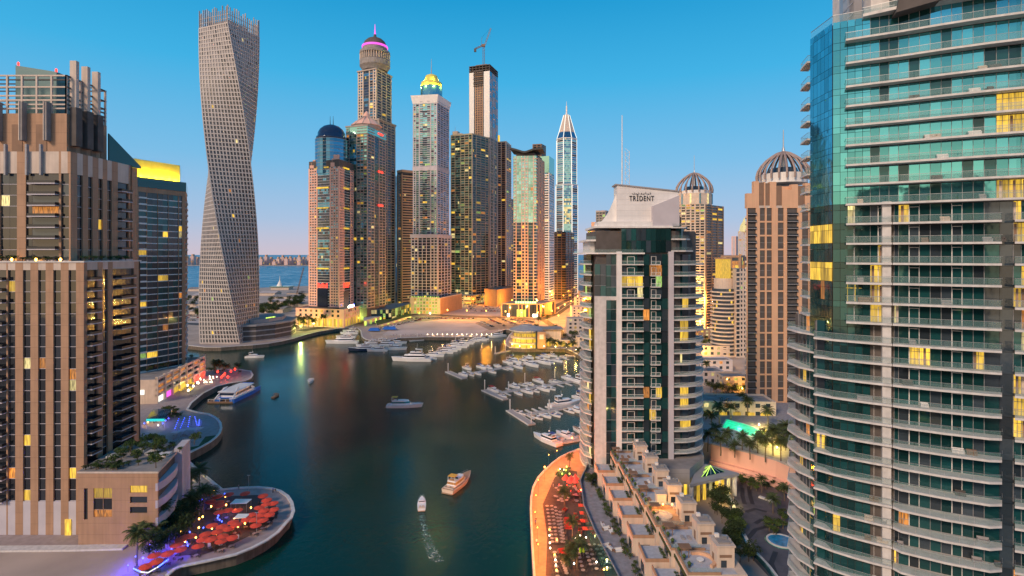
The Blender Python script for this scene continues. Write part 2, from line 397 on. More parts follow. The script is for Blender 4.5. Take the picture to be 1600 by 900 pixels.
circ = [G(a, b) for a, b in ((288, 719), (316, 744), (344, 766.7), (372, 764), (402, 763), (422, 765), (435.6, 769), (447, 777), (453, 786.7), (455.6, 800), (452, 810), (444, 818), (432, 832), (415.6, 844), (393, 856), (369, 865.6), (328, 875), (284, 884), (270, 890), (258, 900))]
bulge = [G(a, b) for a, b in ((290, 712), (317, 698.5), (330, 691), (339, 684), (345, 677), (347.5, 669), (346, 661), (341, 654.5), (334, 650), (326.7, 647), (308, 644), (294, 640), (300, 630), (318, 615), (339, 604), (360, 599), (383, 595.8), (393, 591), (396, 586), (392.7, 580), (375.6, 577.5), (345, 577), (322, 579))]
LB = [(-70, -400), (-78, 60)] + [(circ[-1][0] - 6, circ[-1][1] - 14)] + circ[::-1] + bulge + [(-212, 372), (-330, 395), (-700, 420), (-1150, 430), (-1150, -400)]
bank = [G(a, b) for a, b in ((293, 540), (320, 543), (345, 543), (370, 541), (395, 539.5), (420, 537), (440, 533.5), (460, 529), (480, 522.5), (500, 518), (530, 513.5), (545, 512.5), (558, 512.7), (563, 517), (565, 526), (568, 529), (572, 531), (585, 533), (596.6, 533.7), (626, 528.4), (670, 526.7), (700, 527), (740, 526.7), (757, 525.5), (767.5, 521), (790, 515), (803.5, 516.5), (795, 524), (788.5, 536), (791, 540), (796, 543.5), (820, 545), (850, 544), (883, 545), (893, 549), (902, 554), (910, 558.5))]
shore = [(50, 300), (32.5, 227)] + [G(a, b) for a, b in ((905, 702), (889, 708), (875, 715), (863, 724), (850, 736), (840, 747), (832, 762), (828.7, 779), (828, 796), (828.7, 813), (830, 850), (833, 900))] + [(6, 110), (8, 60), (8, -400)]
LA = [(-1150, 470), (-700, 485), (-420, 492)] + bank + shore + [(20000, -400), (20000, 8000), (3000, 4200), (900, 2300), (100, 1750), (-430, 1440), (-560, 1330), (-700, 1210), (-900, 1120), (-1150, 1100)]
def land(name, poly, z, m, mw=None):
    """land sheet with a quay wall round it; polygon filled by tessellation"""
    from mathutils.geometry import tessellate_polygon
    b = MB(); k = b.mi(rgb(m)); k2 = b.mi(rgb(mw or m)); n = len(poly)
    ar = sum(poly[i][0] * poly[(i + 1) % n][1] - poly[(i + 1) % n][0] * poly[i][1] for i in range(n))
    if ar < 0: poly = poly[::-1]
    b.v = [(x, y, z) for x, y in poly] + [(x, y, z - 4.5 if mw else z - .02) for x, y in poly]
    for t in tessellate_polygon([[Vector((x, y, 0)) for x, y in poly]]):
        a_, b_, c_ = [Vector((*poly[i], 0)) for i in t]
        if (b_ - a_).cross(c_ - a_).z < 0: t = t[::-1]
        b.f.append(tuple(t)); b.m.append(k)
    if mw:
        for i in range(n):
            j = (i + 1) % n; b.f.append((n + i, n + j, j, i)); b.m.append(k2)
    return tag(b.build(name), kind='structure')
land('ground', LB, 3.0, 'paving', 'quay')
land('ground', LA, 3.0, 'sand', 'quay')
def ribbon(pts, wd, z, m, h=.0, name=None, side=0):
    """strip of width wd along pts; side 1/-1 puts it to the left/right of the line"""
    b = MB(); q = []
    for i, p in enumerate(pts):
        a = pts[max(i - 1, 0)]; c = pts[min(i + 1, len(pts) - 1)]
        dx, dy = c[0] - a[0], c[1] - a[1]; l = math.hypot(dx, dy) or 1; nx, ny = -dy / l, dx / l
        o0, o1 = (-wd / 2, wd / 2) if side == 0 else (0, wd * side)
        q.append(((p[0] + nx * o0, p[1] + ny * o0), (p[0] + nx * o1, p[1] + ny * o1)))
    for i in range(len(q) - 1):
        (a, b0), (c, d) = q[i], q[i + 1]
        pts4 = [a, c, d, b0]
        if (c[0] - a[0]) * (b0[1] - a[1]) - (c[1] - a[1]) * (b0[0] - a[0]) < 0: pts4 = pts4[::-1]
        if h: b.hexa([(*p, z - .01) for p in pts4] + [(*p, z + h) for p in pts4], rgb(m))
        else: b.poly([(*p, z) for p in pts4], rgb(m))
    if name: return tag(b.build(name), kind='structure')
    return b
ribbon(circ, 1.0, 3.0, 'slab', .35, 'kerb', 1)
ribbon(bulge, 1.0, 3.0, 'slab', .35, 'kerb', 1)
ribbon(bank, 9, 3.006, 'paving', 0, 'promenade', 1)
ribbon(bank, 1.0, 3.02, 'slab', .35, 'kerb', 1)
M['prom_stone'] = mat('promenade_stone', (.30, .20, .13), .55, .2, .5, bump=.1)
ribbon(shore[1:-2], 18, 3.008, 'prom_stone', 0, 'promenade', 1)
ribbon(shore[1:-2], .6, 3.02, 'slab', .5, 'kerb', 1)
# low light posts with lamps in the balustrade are built further down
# sandy lots, roads
land('sand_lot', [G(a, b) for a, b in ((597, 524), (622, 505), (690, 497), (770, 503), (765, 514), (745, 522), (690, 523), (640, 524))], 3.03, 'lot')
land('sand_lot', [G(a, b) for a, b in ((665, 493), (715, 470), (785, 472), (783, 493), (740, 494))], 3.03, 'lot')
land('parking_ground', [G(a, b) for a, b in ((742, 505), (770, 494), (838, 497), (833, 506), (802, 513), (765, 516))], 3.04, 'lotdark')
land('parking_ground', [G(a, b) for a, b in ((628, 505), (630, 494.5), (745, 494.5), (745, 499), (690, 499))], 3.05, 'lotdark')
road1 = [G(a, b) for a, b in ((470, 517), (520, 509), (565, 504), (610, 497), (655, 490), (700, 493.5), (780, 496.5), (845, 499), (868, 490), (885, 478), (905, 466), (930, 455), (960, 444), (1000, 432))]
ribbon(road1, 15, 3.06, 'asphalt', 0, 'road')
road2 = [G(a, b) for a, b in ((850, 500), (872, 515), (880, 530))]
ribbon(road2, 9, 3.065, 'asphalt', 0, 'road')
road3 = [G(a, b) for a, b in ((660, 471), (720, 474), (790, 474.5), (860, 482), (905, 460))]
ribbon(road3, 11, 3.07, 'asphalt', 0, 'road')
ribbon([(p[0], p[1]) for p in road1[8:]], .6, 3.075, 'marking', 0, 'road_marking')
road4 = [G(a, b) for a, b in ((120, 500), (300, 506), (370, 510), (430, 507), (470, 500), (520, 488))]
ribbon(road4, 14, 3.06, 'asphalt', 0, 'road')
ribbon([(-900, 640), (-500, 660), (-330, 640), (-230, 640)], 24, 3.055, 'lot', 0, 'road')
# beige service road bottom left
land('service_road', [G(a, b) for a, b in ((-60, 852), (120, 852), (205, 850), (238, 858), (232, 880), (180, 905), (60, 960), (-200, 960))], 3.02, 'sand')
b_ = ribbon([G(a, b) for a, b in ((-60, 860), (120, 858), (196, 856))], 2.5, 3.02, 'slab', .5); tag(b_.build('kerb'), kind='structure')
# driveway bottom right
M['drive'] = mat('driveway_paving', (.085, .075, .085), .5, .3, .35)
land('driveway', [G(a, b) for a, b in ((1146, 760), (1160, 742), (1215, 752), (1290, 775), (1330, 990), (1230, 990), (1205, 905), (1172, 870), (1150, 820))], 3.02, 'drive')
M['swirl'] = mat('dark_paving_bands', (.022, .02, .025), .5, .1, 1)
for pts in (((1166, 800), (1180, 795), (1198, 800)), ((1168, 842), (1180, 828), (1200, 822)), ((1215, 905), (1205, 880), (1212, 862)), ((1180, 818), (1190, 812), (1204, 812)), ((1160, 762), (1160, 775), (1164, 788)), ((1170, 760), (1172, 775), (1176, 788))):
    ribbon([G(a, b) for a, b in pts], 1.3, 3.03, 'swirl', 0, 'paving_band')
# far sand spit across the bay with the skyline on it
spit = [(-3400, 3900), (-900, 3750), (-300, 3850), (900, 4100), (900, 4700), (-3400, 4700)]
land('far_shore', spit, 2.0, 'sand', 'sand')

# ================================================================ TOWERS
M['yellow'] = mat('yellow_paint_flood_tint', (.75, .62, .12), .5, .1, .3)
def flood(T, x, y, z, col, en, r=.4):
    l = bpy.data.objects.new('floodlight', bpy.data.lights.new('floodlight', 'POINT')); COL.objects.link(l); l.parent = T.root; l.location = (x - T.loc[0], y - T.loc[1], z - T.loc[2]); l.data.energy = en; l.data.color = col; l.data.shadow_soft_size = r
# ---- twisted ivory tower
def twisted():
    Y0 = 500; cx, cy = XA(355.5, Y0), Y0 + 4; s_ = 35.6 / 2
    T = Tower('twisted_tower', 'tall ivory tower twisting a quarter turn as it rises at the water edge', 'tower', (cx, cy, 3))
    n = 76; z0, z1 = 3.0, ZA(50, Y0); fh = (z1 - z0) / n; nc = 13
    def cs(k):
        be = R(45.5 - 112 * k / n); Rr = s_ * 1.414 * (1 - .02 * math.sin(k / n * 3.14))
        return [(cx + Rr * math.sin(be + q * math.pi / 2), cy - Rr * math.cos(be + q * math.pi / 2)) for q in range(4)]
    W = T.m('frame'); ins = .035
    for k in range(n):
        z = z0 + k * fh; c0, c1 = cs(k), cs(k + 1)
        W.prism(c0, z, z + .95, M['cayan'])
        T.m('glazed_core').prism([(cx + (x - cx) * .955, cy + (y - cy) * .955) for x, y in c0], z + .95, z + fh, M['dark'])
        for q in range(4):
            f0, f1 = Fr(c0[q], c0[(q + 1) % 4]), Fr(c1[q], c1[(q + 1) % 4])
            vis = f0.n[0] * .46 - f0.n[1] * .89 > -.1
            for j in range(nc + 1):
                wpx = 1.0 if 0 < j < nc else 1.7
                a0 = j / nc * f0.l - wpx / 2; a1 = a0 + wpx; a0 = max(a0, 0); a1 = min(a1, f0.l)
                P0, P1 = f0.P, f1.P; t0, t1 = z + .95, z + fh
                W.hexa([P0(a0, 0, t0), P0(a1, 0, t0), P0(a1, -.8, t0), P0(a0, -.8, t0), P1(a0, 0, t1), P1(a1, 0, t1), P1(a1, -.8, t1), P1(a0, -.8, t1)], M['cayan'])
                if j < nc and vis:
                    b0, b1 = a1, (j + 1) / nc * f0.l - .5
                    up = k > n - 14 and random.random() < .8
                    g = M['grey'] if up else glz(['g_ivory'], .007)
                    sill = .95 + (1.1 if up else 0)
                    d0 = -.45
                    T.it('window').poly([P0(b0, d0, t0), P0(b1, d0, t0), P1(b1, d0, t1), P1(b0, d0, t1)], g)
    c = cs(n); W.prism(c, z1, z1 + 1.2, M['cayan'])
    T.m('roof_plant').prism(inset(c, 7), z1 + 1.2, z1 + 7, M['grey'])
    for q in range(4):       # tall open fins of the crown
        f = Fr(c[q], c[(q + 1) % 4]); 
        for j in range(15):
            a = f.l * j / 15 + .3; hh = 11 + 4.5 * (random.random() if j % 4 else 1)
            T.it('crown_fin').fbox(f, a, a + .55, -.9, 0, z1 + 1.2, z1 + 1.2 + hh, M['cayan' if j % 3 else 'grey'])
        for zz in (4.5, 8.5): T.m('crown_rail').fbox(f, 0, f.l, -.7, -.4, z1 + zz, z1 + zz + .4, M['cayan'])
    T.done()
twisted()
# podium building at its foot
def podium_wave():
    Y0 = 512
    pl = [(XA(372, 492), 492), (XA(400, 497), 497), (XA(430, 510), 510), (XA(455, 530), 530), (XA(462, 553), 553), (XA(430, 575), 575), (XA(380, 560), 560)]
    T = Tower('podium_building', 'low curved dark glass podium with lit shopfront beside the twisted tower', 'building', (*pl[1], 3))
    for i in range(len(pl) - 3):
        face(T, pl[i], pl[i + 1], 3, 4.6, 3, 'S3 S3 S3 S3', 'grey', 'g_dark', 'grey', lit=.32 if i in (1, 2) else .1, lits=['lit4', 'lit3', 'lit4'], mull=0, line=1.1)
    core(T, pl, 3, 17, 'dark', .3, 'roofm'); T.m('roof_fascia').prism(inset(pl, -1.2), 17, 18.6, M['grey'], M['roofm'])
    q = inset(pl, 9); T.m('sloped_roof').prism(q, 18.6, 22, M['grey'], M['roofm'])
    f = Fr(pl[2], pl[3]); T.m('roof_light').fbox(f, 1, f.l * .6, -12, -11.4, 22.1, 22.9, M['glow_l'])
    T.done()
podium_wave()

# ---- pink tower with blue dome
def pink():
    P = foot(482, 618, 530, 600, 553, 634)
    T = Tower('pink_tower', 'pink stone tower with round blue glass top and dark dome', 'tower', (*P[1], 3))
    zb = 24; zt = ZA(238, 610); n = 52; fh = (ZA(262, 610) - zb) / n
    core(T, P, 3, zb + n * fh + 8, 'dark', .36)
    def bands(f, l): return 1.0 if abs((f * 6.5) % 1 - .5) < .035 else .02
    for i in range(4):
        a, c = P[i], P[(i + 1) % 4]
        if i in (0, 1):
            by = 'P.8 W.9 P.5 W.9 P.5 W.9 P.8 S7 P.8 W.9 P.5 W.9 P.5 W.9 P.9' if i == 0 else 'P.8 W.8 P.5 W.8 P.5 W.8 P.8 S6 P.8 W.8 P.5 W.8 P.8'
            face(T, a, c, zb, fh, n, by, 'pinkstone', ['g_navy', 'g_blue', 'g_dark'], 'slab', lit=.02, line=.5, sp=.45)
            fr = Fr(a, c)
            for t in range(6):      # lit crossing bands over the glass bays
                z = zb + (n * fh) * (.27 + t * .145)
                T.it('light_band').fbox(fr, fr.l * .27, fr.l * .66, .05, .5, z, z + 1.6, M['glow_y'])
            sg = T.it('red_sign')
            for t in range(7):      # red lit lettering block over the lower glass bay
                x0 = fr.l * (.30 + t * .048); zz = ZA(446, 610)
                sg.fbox(fr, x0, x0 + fr.l * .036, .1, .5, zz - 2.6 + (t % 2) * .8, zz + 2.6 - (t % 3) * .9, M['glow_r'])
        else: face(T, a, c, zb, fh, n, 'P1 W1 P1 W1 P1 W1 P1 W1 P1', 'pinkstone', 'g_dark', lit=.02)
    # stepped shoulders
    for i, (t, hh) in enumerate(((0, 10), (1, 14), (2, 9), (3, 9))):
        x = P[t][0] * .84 + P[(t + 2) % 4][0] * .16; y = P[t][1] * .84 + P[(t + 2) % 4][1] * .16
        for s in range(3):
            r = 5.2 - s * 1.3; T.it('shoulder').box(x - r, x + r, y - r, y + r, zb + n * fh + s * hh / 3, zb + n * fh + (s + 1) * hh / 3, M['pinkstone'])
    x = (P[0][0] + P[2][0]) / 2; y = (P[0][1] + P[2][1]) / 2; rr = 18.0
    zc = ZA(214, 620); z0 = zb + n * fh - 6; k = 0; z = z0
    while z < zc - 3:
        q = T.it('curved_glazing'); 
        q.lathe(x, y, [(rr, z), (rr, z + 3.6)], M['g_blue'], 28); q.lathe(x, y, [(rr + .12, z + 3.6), (rr + .12, z + 4.0)], M['grey'], 28); z += 4
    T.m('dome').lathe(x, y, [(rr - 1, z), (rr - 1, z + 3), (rr - 2.5, z + 3.5), (rr - 3, z + 8), (13, z + 12), (9, z + 15.5), (4, z + 17.5), (.5, z + 18.2)], M['g_navy'], 28); T.sm.add('dome')
    for dx in (-1.5, 2): mast(T, x + dx, y, z + 17, z + 28, .45, 'black')
    # arched recess at the foot of the side face
    fr = Fr(P[1], P[2]); T.m('arch').fbox(fr, fr.l * .3, fr.l * .62, .0, .4, zb, zb + 17, M['dark'])
    fr = Fr(P[0], P[1]); T.m('entrance_glazing').fbox(fr, fr.l * .30, fr.l * .64, .0, .4, zb, zb + 20, M['g_navy'])
    T.done()
    # podium
    Q = foot(462, 606, 538, 588, 578, 668)
    T = Tower('pink_podium', 'pink arcaded podium building flooded with yellow light under the pink tower', 'building', (*Q[1], 3))
    core(T, Q, 3, 22, 'dark', .4, 'roofm')
    face(T, Q[0], Q[1], 3, 9.5, 1, 'P1 ' + 'S1.5 P.8 ' * 9, 'pinkstone', 'glow_y', lit=0, line=1)
    face(T, Q[0], Q[1], 12.5, 4.7, 2, 'P2 ' + 'V1.2 P1.6 ' * 8 + 'P1', 'pinkstone', 'g_dark', lit=.1)
    face(T, Q[1], Q[2], 3, 9.5, 1, 'P1 ' + 'S1.5 P.8 ' * 10, 'pinkstone', 'glow_y', lit=0, line=1)
    face(T, Q[1], Q[2], 12.5, 4.7, 2, 'P2 ' + 'V1.2 P1 ' * 12, 'pinkstone', 'g_dark', lit=.65)
    for i in (2, 3): T.m('wall').fbox(Fr(Q[i], Q[(i + 1) % 4]), 0, Fr(Q[i], Q[(i + 1) % 4]).l, -.4, 0, 3, 22, M['pinkstone'])
    parapet(T, Q, 21.9, 23.2, 'pinkstone')
    f = Fr(Q[1], Q[2]); s2 = T.it('roof_sign')
    for t in range(9): s2.fbox(f, f.l * (.16 + t * .026), f.l * (.178 + t * .026), -1, -.6, 23.4, 25.4 + (t * 7 % 3) * .5, M['glow_w' if t < 8 else 'glow_b'])
    T.done()
pink()

# ---- green glass tower with pyramid cap
def green():
    P = foot(541, 640, 574, 632, 603, 675)
    T = Tower('green_glass_tower', 'grey tower with a tall green glass strip and ribbed pyramid roof', 'tower', (*P[1], 3))
    zb = 20; zt = ZA(198, 640); n = 62; fh = (zt - zb) / n
    core(T, P, 3, zt, 'dark', .4)
    gf = lambda f, l: (.25 if .42 < f < .48 else .02)
    face(T, P[0], P[1], zb, fh, n, 'b1.5 P.3 S4 P.4 b1.6 P.3 b1.6 P.3 b1.6 P.4', 'beige_grey', ['g_green', 'g_teal', 'g_teal2'], 'beige_grey', lit=.03, line=.25)
    face(T, P[1], P[2], zb, fh, n, 'P.4 b1.6 P.3 b1.6 P.3 S2.5 P.5 b1.6 P.3 b1.6 P.4', 'beige_grey', ['g_dark', 'g_teal', 'g_navy'], 'beige_grey', lit=.03, line=.25)
    for i in (2, 3): face(T, P[i], P[(i + 1) % 4], zb, fh, n, 'P1 W2 P1 W2 P1', 'beige_grey', 'g_dark')
    T.m('green_band').prism(inset(P, -.25), zt - 9, zt - 1, M['g_green']); T.m('cornice').prism(inset(P, -.9), zt - 1, zt + .6, M['beige_grey'])
    x = (P[0][0] + P[2][0]) / 2; y = (P[0][1] + P[2][1]) / 2; 
    T.m('lantern').lathe(x, y, [(17, zt + .6), (17, zt + 4)], M['beige_grey'], 12)
    T.m('pyramid_roof').lathe(x, y, [(18.5, zt + 4), (13, zt + 9), (4, zt + 15), (3.5, zt + 19), (.4, zt + 23)], M['pinkstone'], 12)
    for i in range(12):
        t = i / 12 * 6.283
        T.it('roof_rib').beam((x + 18.5 * math.cos(t), y + 18.5 * math.sin(t), zt + 4), (x + 4 * math.cos(t), y + 4 * math.sin(t), zt + 16), .6, M['beige_grey'], 4)
    fr = Fr(P[1], P[2])
    for zz in (ZA(208, 650), ZA(268, 650), ZA(321, 650)):
        T.it('warning_lamp').fbox(fr, fr.l * .55, fr.l * .8, .4, 1.0, zz, zz + 1.8, M['glow_r'])
    T.done()
    Q = foot(575, 640, 612, 650, 648, 742)
    T = Tower('black_framed_podium', 'dark framed glass podium with greenish lit shops behind a road', 'building', (*Q[0], 3))
    core(T, Q, 3, 17, 'dark', .4, 'roofm')
    for i in range(4): face(T, Q[i], Q[(i + 1) % 4], 3, 4.6, 3, 'P.3 ' + 'S1.5 P.3 ' * 8, 'black', 'g_teal', 'dark', lit=.5 if i < 2 else 0, lits=['lit4', 'lit3', 'lit'])
    T.done()
green()

# ---- Princess style tower: slim crown with pink ringed dome
def princess():
    Y0 = 760; P = foot(556, 775, 592, Y0, 618, 800); U = foot(559, 778, 588, 764, 612, 800)
    T = Tower('domed_supertall_tower', 'tallest beige tower with pink lit ring under its dark dome', 'tower', (*P[1], 3))
    zm = ZA(185, Y0); zt = ZA(106, Y0); zb = 3; n1 = 70; fh = (zm - zb) / n1
    core(T, P, 3, zm, 'dark', .4); core(T, U, zm, zt, 'dark', .4)
    f1 = 'P.5 b1.5 P.3 W1 P.4 S2 P.4 b1.5 P.4 W1.2 P.6'
    face(T, P[0], P[1], zb, fh, n1, f1, 'beige_grey', ['g_dark', 'g_navy'], 'beige_grey', lit=.03)
    face(T, P[1], P[2], zb, fh, n1, 'P.5 b1.5 P.3 b1.5 P.3 b1.5 P.3 b1.5 P.5', 'beige_grey', ['g_dark', 'g_navy'], 'beige_grey', lit=.015)
    face(T, P[2], P[3], zb, fh, n1, 'P.5 W1.5 P.3', 'beige_grey', 'g_dark'); face(T, P[3], P[0], zb, fh, n1, 'P.5 W1.5 P.3', 'beige_grey', 'g_dark')
    n2 = round((zt - zm) / fh); fh2 = (zt - zm) / n2
    face(T, U[0], U[1], zm, fh2, n2, 'P.5 W.8 P.4 W.8 P.6 S3 P.5 b1.6 P.5 W.8 P.6', 'cream', ['g_dark', 'g_navy', 'g_blue'], 'beige_grey', lit=.03)
    face(T, U[1], U[2], zm, fh2, n2, 'P.5 b1.5 P.5 b1.5 P.5 b1.5 P.5', 'beige_grey', ['g_dark', 'g_navy'], 'beige_grey', lit=.02)
    for i in (2, 3): face(T, U[i], U[(i + 1) % 4], zm, fh2, n2, 'P.5 W1.5 P.3', 'beige_grey', 'g_dark')
    T.m('cornice').prism(inset(P, -1), zm - 2, zm, M['beige_grey']); T.m('cornice').prism(inset(U, -1), zt - .5, zt + 1.4, M['beige_grey'])
    x = (U[0][0] + U[2][0]) / 2; y = (U[0][1] + U[2][1]) / 2
    k = Y0 / 850
    def z(py): return ZA(py, y)
    T.m('drum').lathe(x, y, [(17.5, z(112)), (19.5, z(108)), (21.6, z(105)), (21.6, z(97)), (18.6, z(96.8)), (18.6, z(86.2)), (21.8, z(86)), (21.5, z(85)), (21.5, z(82)), (17.5, z(81)), (17.5, z(76))], M['concrete'], 32)
    for i in range(36):
        t = i / 36 * 6.283; T.it('colonnade_pier').beam((x + 20.8 * math.cos(t), y + 20.8 * math.sin(t), z(96)), (x + 20.8 * math.cos(t), y + 20.8 * math.sin(t), z(86)), .7, M['cream'], 4)
    T.m('light_ring').lathe(x, y, [(18.3, z(76)), (18.6, z(74)), (18.3, z(73))], M['glow_m'], 32)
    T.m('dome').lathe(x, y, [(17, z(76)), (16.6, z(71)), (14.5, z(66)), (10.5, z(62)), (5.5, z(59.5)), (2.5, z(58.5)), (1.6, z(54))], M['dark'], 32); T.sm.add('dome')
    T.m('spire').lathe(x, y, [(1.6, z(55)), (.9, z(50)), (.3, z(38))], M['glow_m'], 8)
    T.done()
princess()

# ---- banded brown tower and blue sliver beside it
def brownband():
    P = foot(620, 810, 628, 800, 648, 812)
    T = Tower('brown_banded_tower', 'brown tower with close horizontal bands half hidden by the yellow topped tower', 'tower', (*P[1], 3))
    zt = ZA(268, 800); n = 52; fh = (zt - 8) / n; core(T, P, 3, zt, 'dark')
    face(T, P[0], P[1], 5, fh, n, 'P1 S2 P1', 'tan', 'g_dark', 'tan', line=1.2); face(T, P[1], P[2], 5, fh, n, 'P.4 S6 P.4', 'orange_stone', 'g_dark', 'orange_stone', lit=.03, line=1.9)
    for i in (2, 3): face(T, P[i], P[(i + 1) % 4], 5, fh, n, 'P.4 S6 P.4', 'tan', 'g_dark', 'tan', line=1.6)
    parapet(T, P, zt - .5, zt + 3, 'orange_stone'); T.done()
    P = foot(616, 845, 621, 840, 628, 860)
    T = Tower('blue_glass_tower', 'thin sliver of blue glass tower behind the brown banded one', 'tower', (*P[1], 3))
    zt = ZA(275, 840); n = 40; core(T, P, 3, zt)
    for i in range(4): face(T, P[i], P[(i + 1) % 4], 3, (zt - 3) / n, n, 'C1', 'grey', 'g_blue', 'grey')
    T.done()
brownband()

# ---- tower with the floodlit yellow dome
def yellowdome():
    Y0 = 745; P = foot(642, 752, 684, Y0, 705, 790); U = foot(645, 755, 683, 749, 702, 788)
    T = Tower('yellow_domed_tower', 'lavender and green glass tower with a floodlit yellow dome', 'tower', (*P[1], 3))
    zm = ZA(366, Y0); zt = ZA(150, Y0); zb = 14
    n1 = 24; core(T, P, 3, zm, 'dark'); core(T, U, zm, zt, 'dark')
    face(T, P[0], P[1], zb, (zm - zb) / n1, n1, 'P.4 W1 P.4 W1 P.5 S1.5 P.3 S1.5 P.3 S1.5 P.5 W1 P.4 W1 P.4', 'lav', ['g_dark', 'g_navy'], 'lav', lit=.06, line=.7)
    face(T, P[1], P[2], zb, (zm - zb) / n1, n1, 'P.4 b1 P.3 b1 P.3 b1 P.3 b1 P.4', 'lav', ['g_dark'], 'lav', lit=.03)
    n2 = 62; fh = (zt - zm) / n2
    face(T, U[0], U[1], zm, fh, n2, 'P.4 W.8 P.3 S1.2 P.5 b1.3 S2 b1.3 P.5 S1.2 P.3 W.8 P.4', 'lav', ['g_green', 'g_teal2', 'g_green', 'g_dark'], 'lav', lit=.03, litf=lambda f, l: .12 if f < .12 else l, line=.5)
    face(T, U[1], U[2], zm, fh, n2, 'P.4 b1 P.3 b1 P.3 b1 P.3 b1 P.4', 'lav', ['g_dark', 'g_blue'], 'lav', lit=.02)
    for i in (2, 3):
        face(T, P[i], P[(i + 1) % 4], zb, (zm - zb) / n1, n1, 'P.4 W1.5 P.4', 'lav', 'g_dark'); face(T, U[i], U[(i + 1) % 4], zm, fh, n2, 'P.4 W1.5 P.4', 'lav', 'g_dark')
    T.m('cornice').prism(inset(P, -.8), zm - 5, zm, M['lav'])
    for zz in (ZA(262, Y0),): T.m('cornice').prism(inset(U, -.3), zz - 3, zz + 3, M['lav'])
    # flared top corners
    V_ = inset(U, -2.2)
    mbt = T.m('flared_top'); mbt.hexa([(*q, zt - 8) for q in inset(U, -.2)] + [(*q, zt + 3) for q in V_], M['white'])
    x = (U[0][0] + U[2][0]) / 2; y = (U[0][1] + U[2][1]) / 2; z = lambda py: ZA(py, y)
    T.m('drum').lathe(x, y, [(15.5, zt + 3), (15.5, z(137))], M['g_blue'], 24)
    T.m('dome').lathe(x, y, [(14.5, z(139)), (15, z(136)), (14.5, z(130)), (11, z(128)), (9.5, z(124)), (8, z(119)), (3, z(116.5)), (1, z(116))], M['yellow'], 28)
    for i in range(8): t = i * .785 - 1.2; flood(T, x + 17.5 * math.cos(t), y + 17.5 * math.sin(t), z(139), (1, .78, .06), 9000)
    for i in range(5): t = i * 1.256; flood(T, x + 11.8 * math.cos(t), y + 11.8 * math.sin(t), z(126.5), (1, .78, .06), 2500); T.sm.add('dome')
    mast(T, x, y, z(117), z(92), .8, 'metal'); T.done()
    Q = foot(640, 726, 688, 720, 722, 800)
    T = Tower('pale_podium_block', 'pale blank walled podium block with a lit grid front under the yellow domed tower', 'building', (*Q[1], 3))
    core(T, Q, 3, 24, 'cream', .4, 'roofm')
    face(T, Q[0], Q[1], 3, 4.2, 5, 'P2 ' + 'W1 P.35 ' * 8 + 'P1', 'tan2', 'lit4', lit=.35)
    for i in (1, 2, 3): f = Fr(Q[i], Q[(i + 1) % 4]); T.m('wall').fbox(f, 0, f.l, -.4, 0, 3, 24, M['tan'])
    parapet(T, Q, 23.9, 25.3, 'tan2')
    for i in range(14): T.it('roof_lamp').fbox(Fr(Q[0], Q[1]), 2 + i * 2.8, 3.2 + i * 2.8, -3, -2.4, 25.4, 26.4, M['glow_l'])
    T.done()
yellowdome()

# ---- dark green glass twin slab
def darkgreen():
    P = foot(704, 905, 738, 890, 764, 925)
    T = Tower('dark_green_tower', 'dark olive glass tower with a stepped corner roof', 'tower', (*P[1], 3))
    zt = ZA(212, 900); n = 66; zb = 12; fh = (zt - zb) / n; core(T, P, 3, zt)
    lf = lambda f, l: (.5 if abs(f - .27) < .012 else l)
    face(T, P[0], P[1], zb, fh, n, 'P.3 b1.3 P.2 S2 P.2 b1.3 P.2 b1.3 P.2 S1 P.3', 'olive', ['g_green', 'g_teal', 'g_dark', 'g_teal'], 'olive', lit=.06, litf=lf, line=.5)
    face(T, P[1], P[2], zb, fh, n, 'P.3 S1.4 P.2 b2 P.2 b2 P.2 b1.3 P.3', 'beige_grey', ['g_dark', 'g_teal'], 'olive', lit=.05, litf=lf, line=.5)
    for i in (2, 3): face(T, P[i], P[(i + 1) % 4], zb, fh, n, 'P.4 W1.5 P.4', 'olive', 'g_dark')
    f = Fr(P[0], P[1]); T.m('stair_head').fbox(f, 3, 12, -10, -1, zt, zt + 8, M['cream']); T.m('stair_head').fbox(f, 12.2, 20, -10, -2, zt, zt + 4, M['cream'])
    parapet(T, P, zt - .2, zt + 2, 'olive'); mast(T, *f.xy(6, -5), zt + 8, zt + 17, .5); T.done()
    Q = foot(700, 880, 736, 860, 757, 905)
    T = Tower('lit_podium', 'low podium with yellow lit floors beyond the sandy car park', 'building', (*Q[1], 3))
    core(T, Q, 3, 17, 'dark', .4, 'roofm')
    for i in range(4): face(T, Q[i], Q[(i + 1) % 4], 3, 3.5, 4, 'P.3 S2 P.3 S2 P.3 S2', 'olive', 'g_dark', 'cream', lit=.5, line=1.1)
    T.done()
darkgreen()

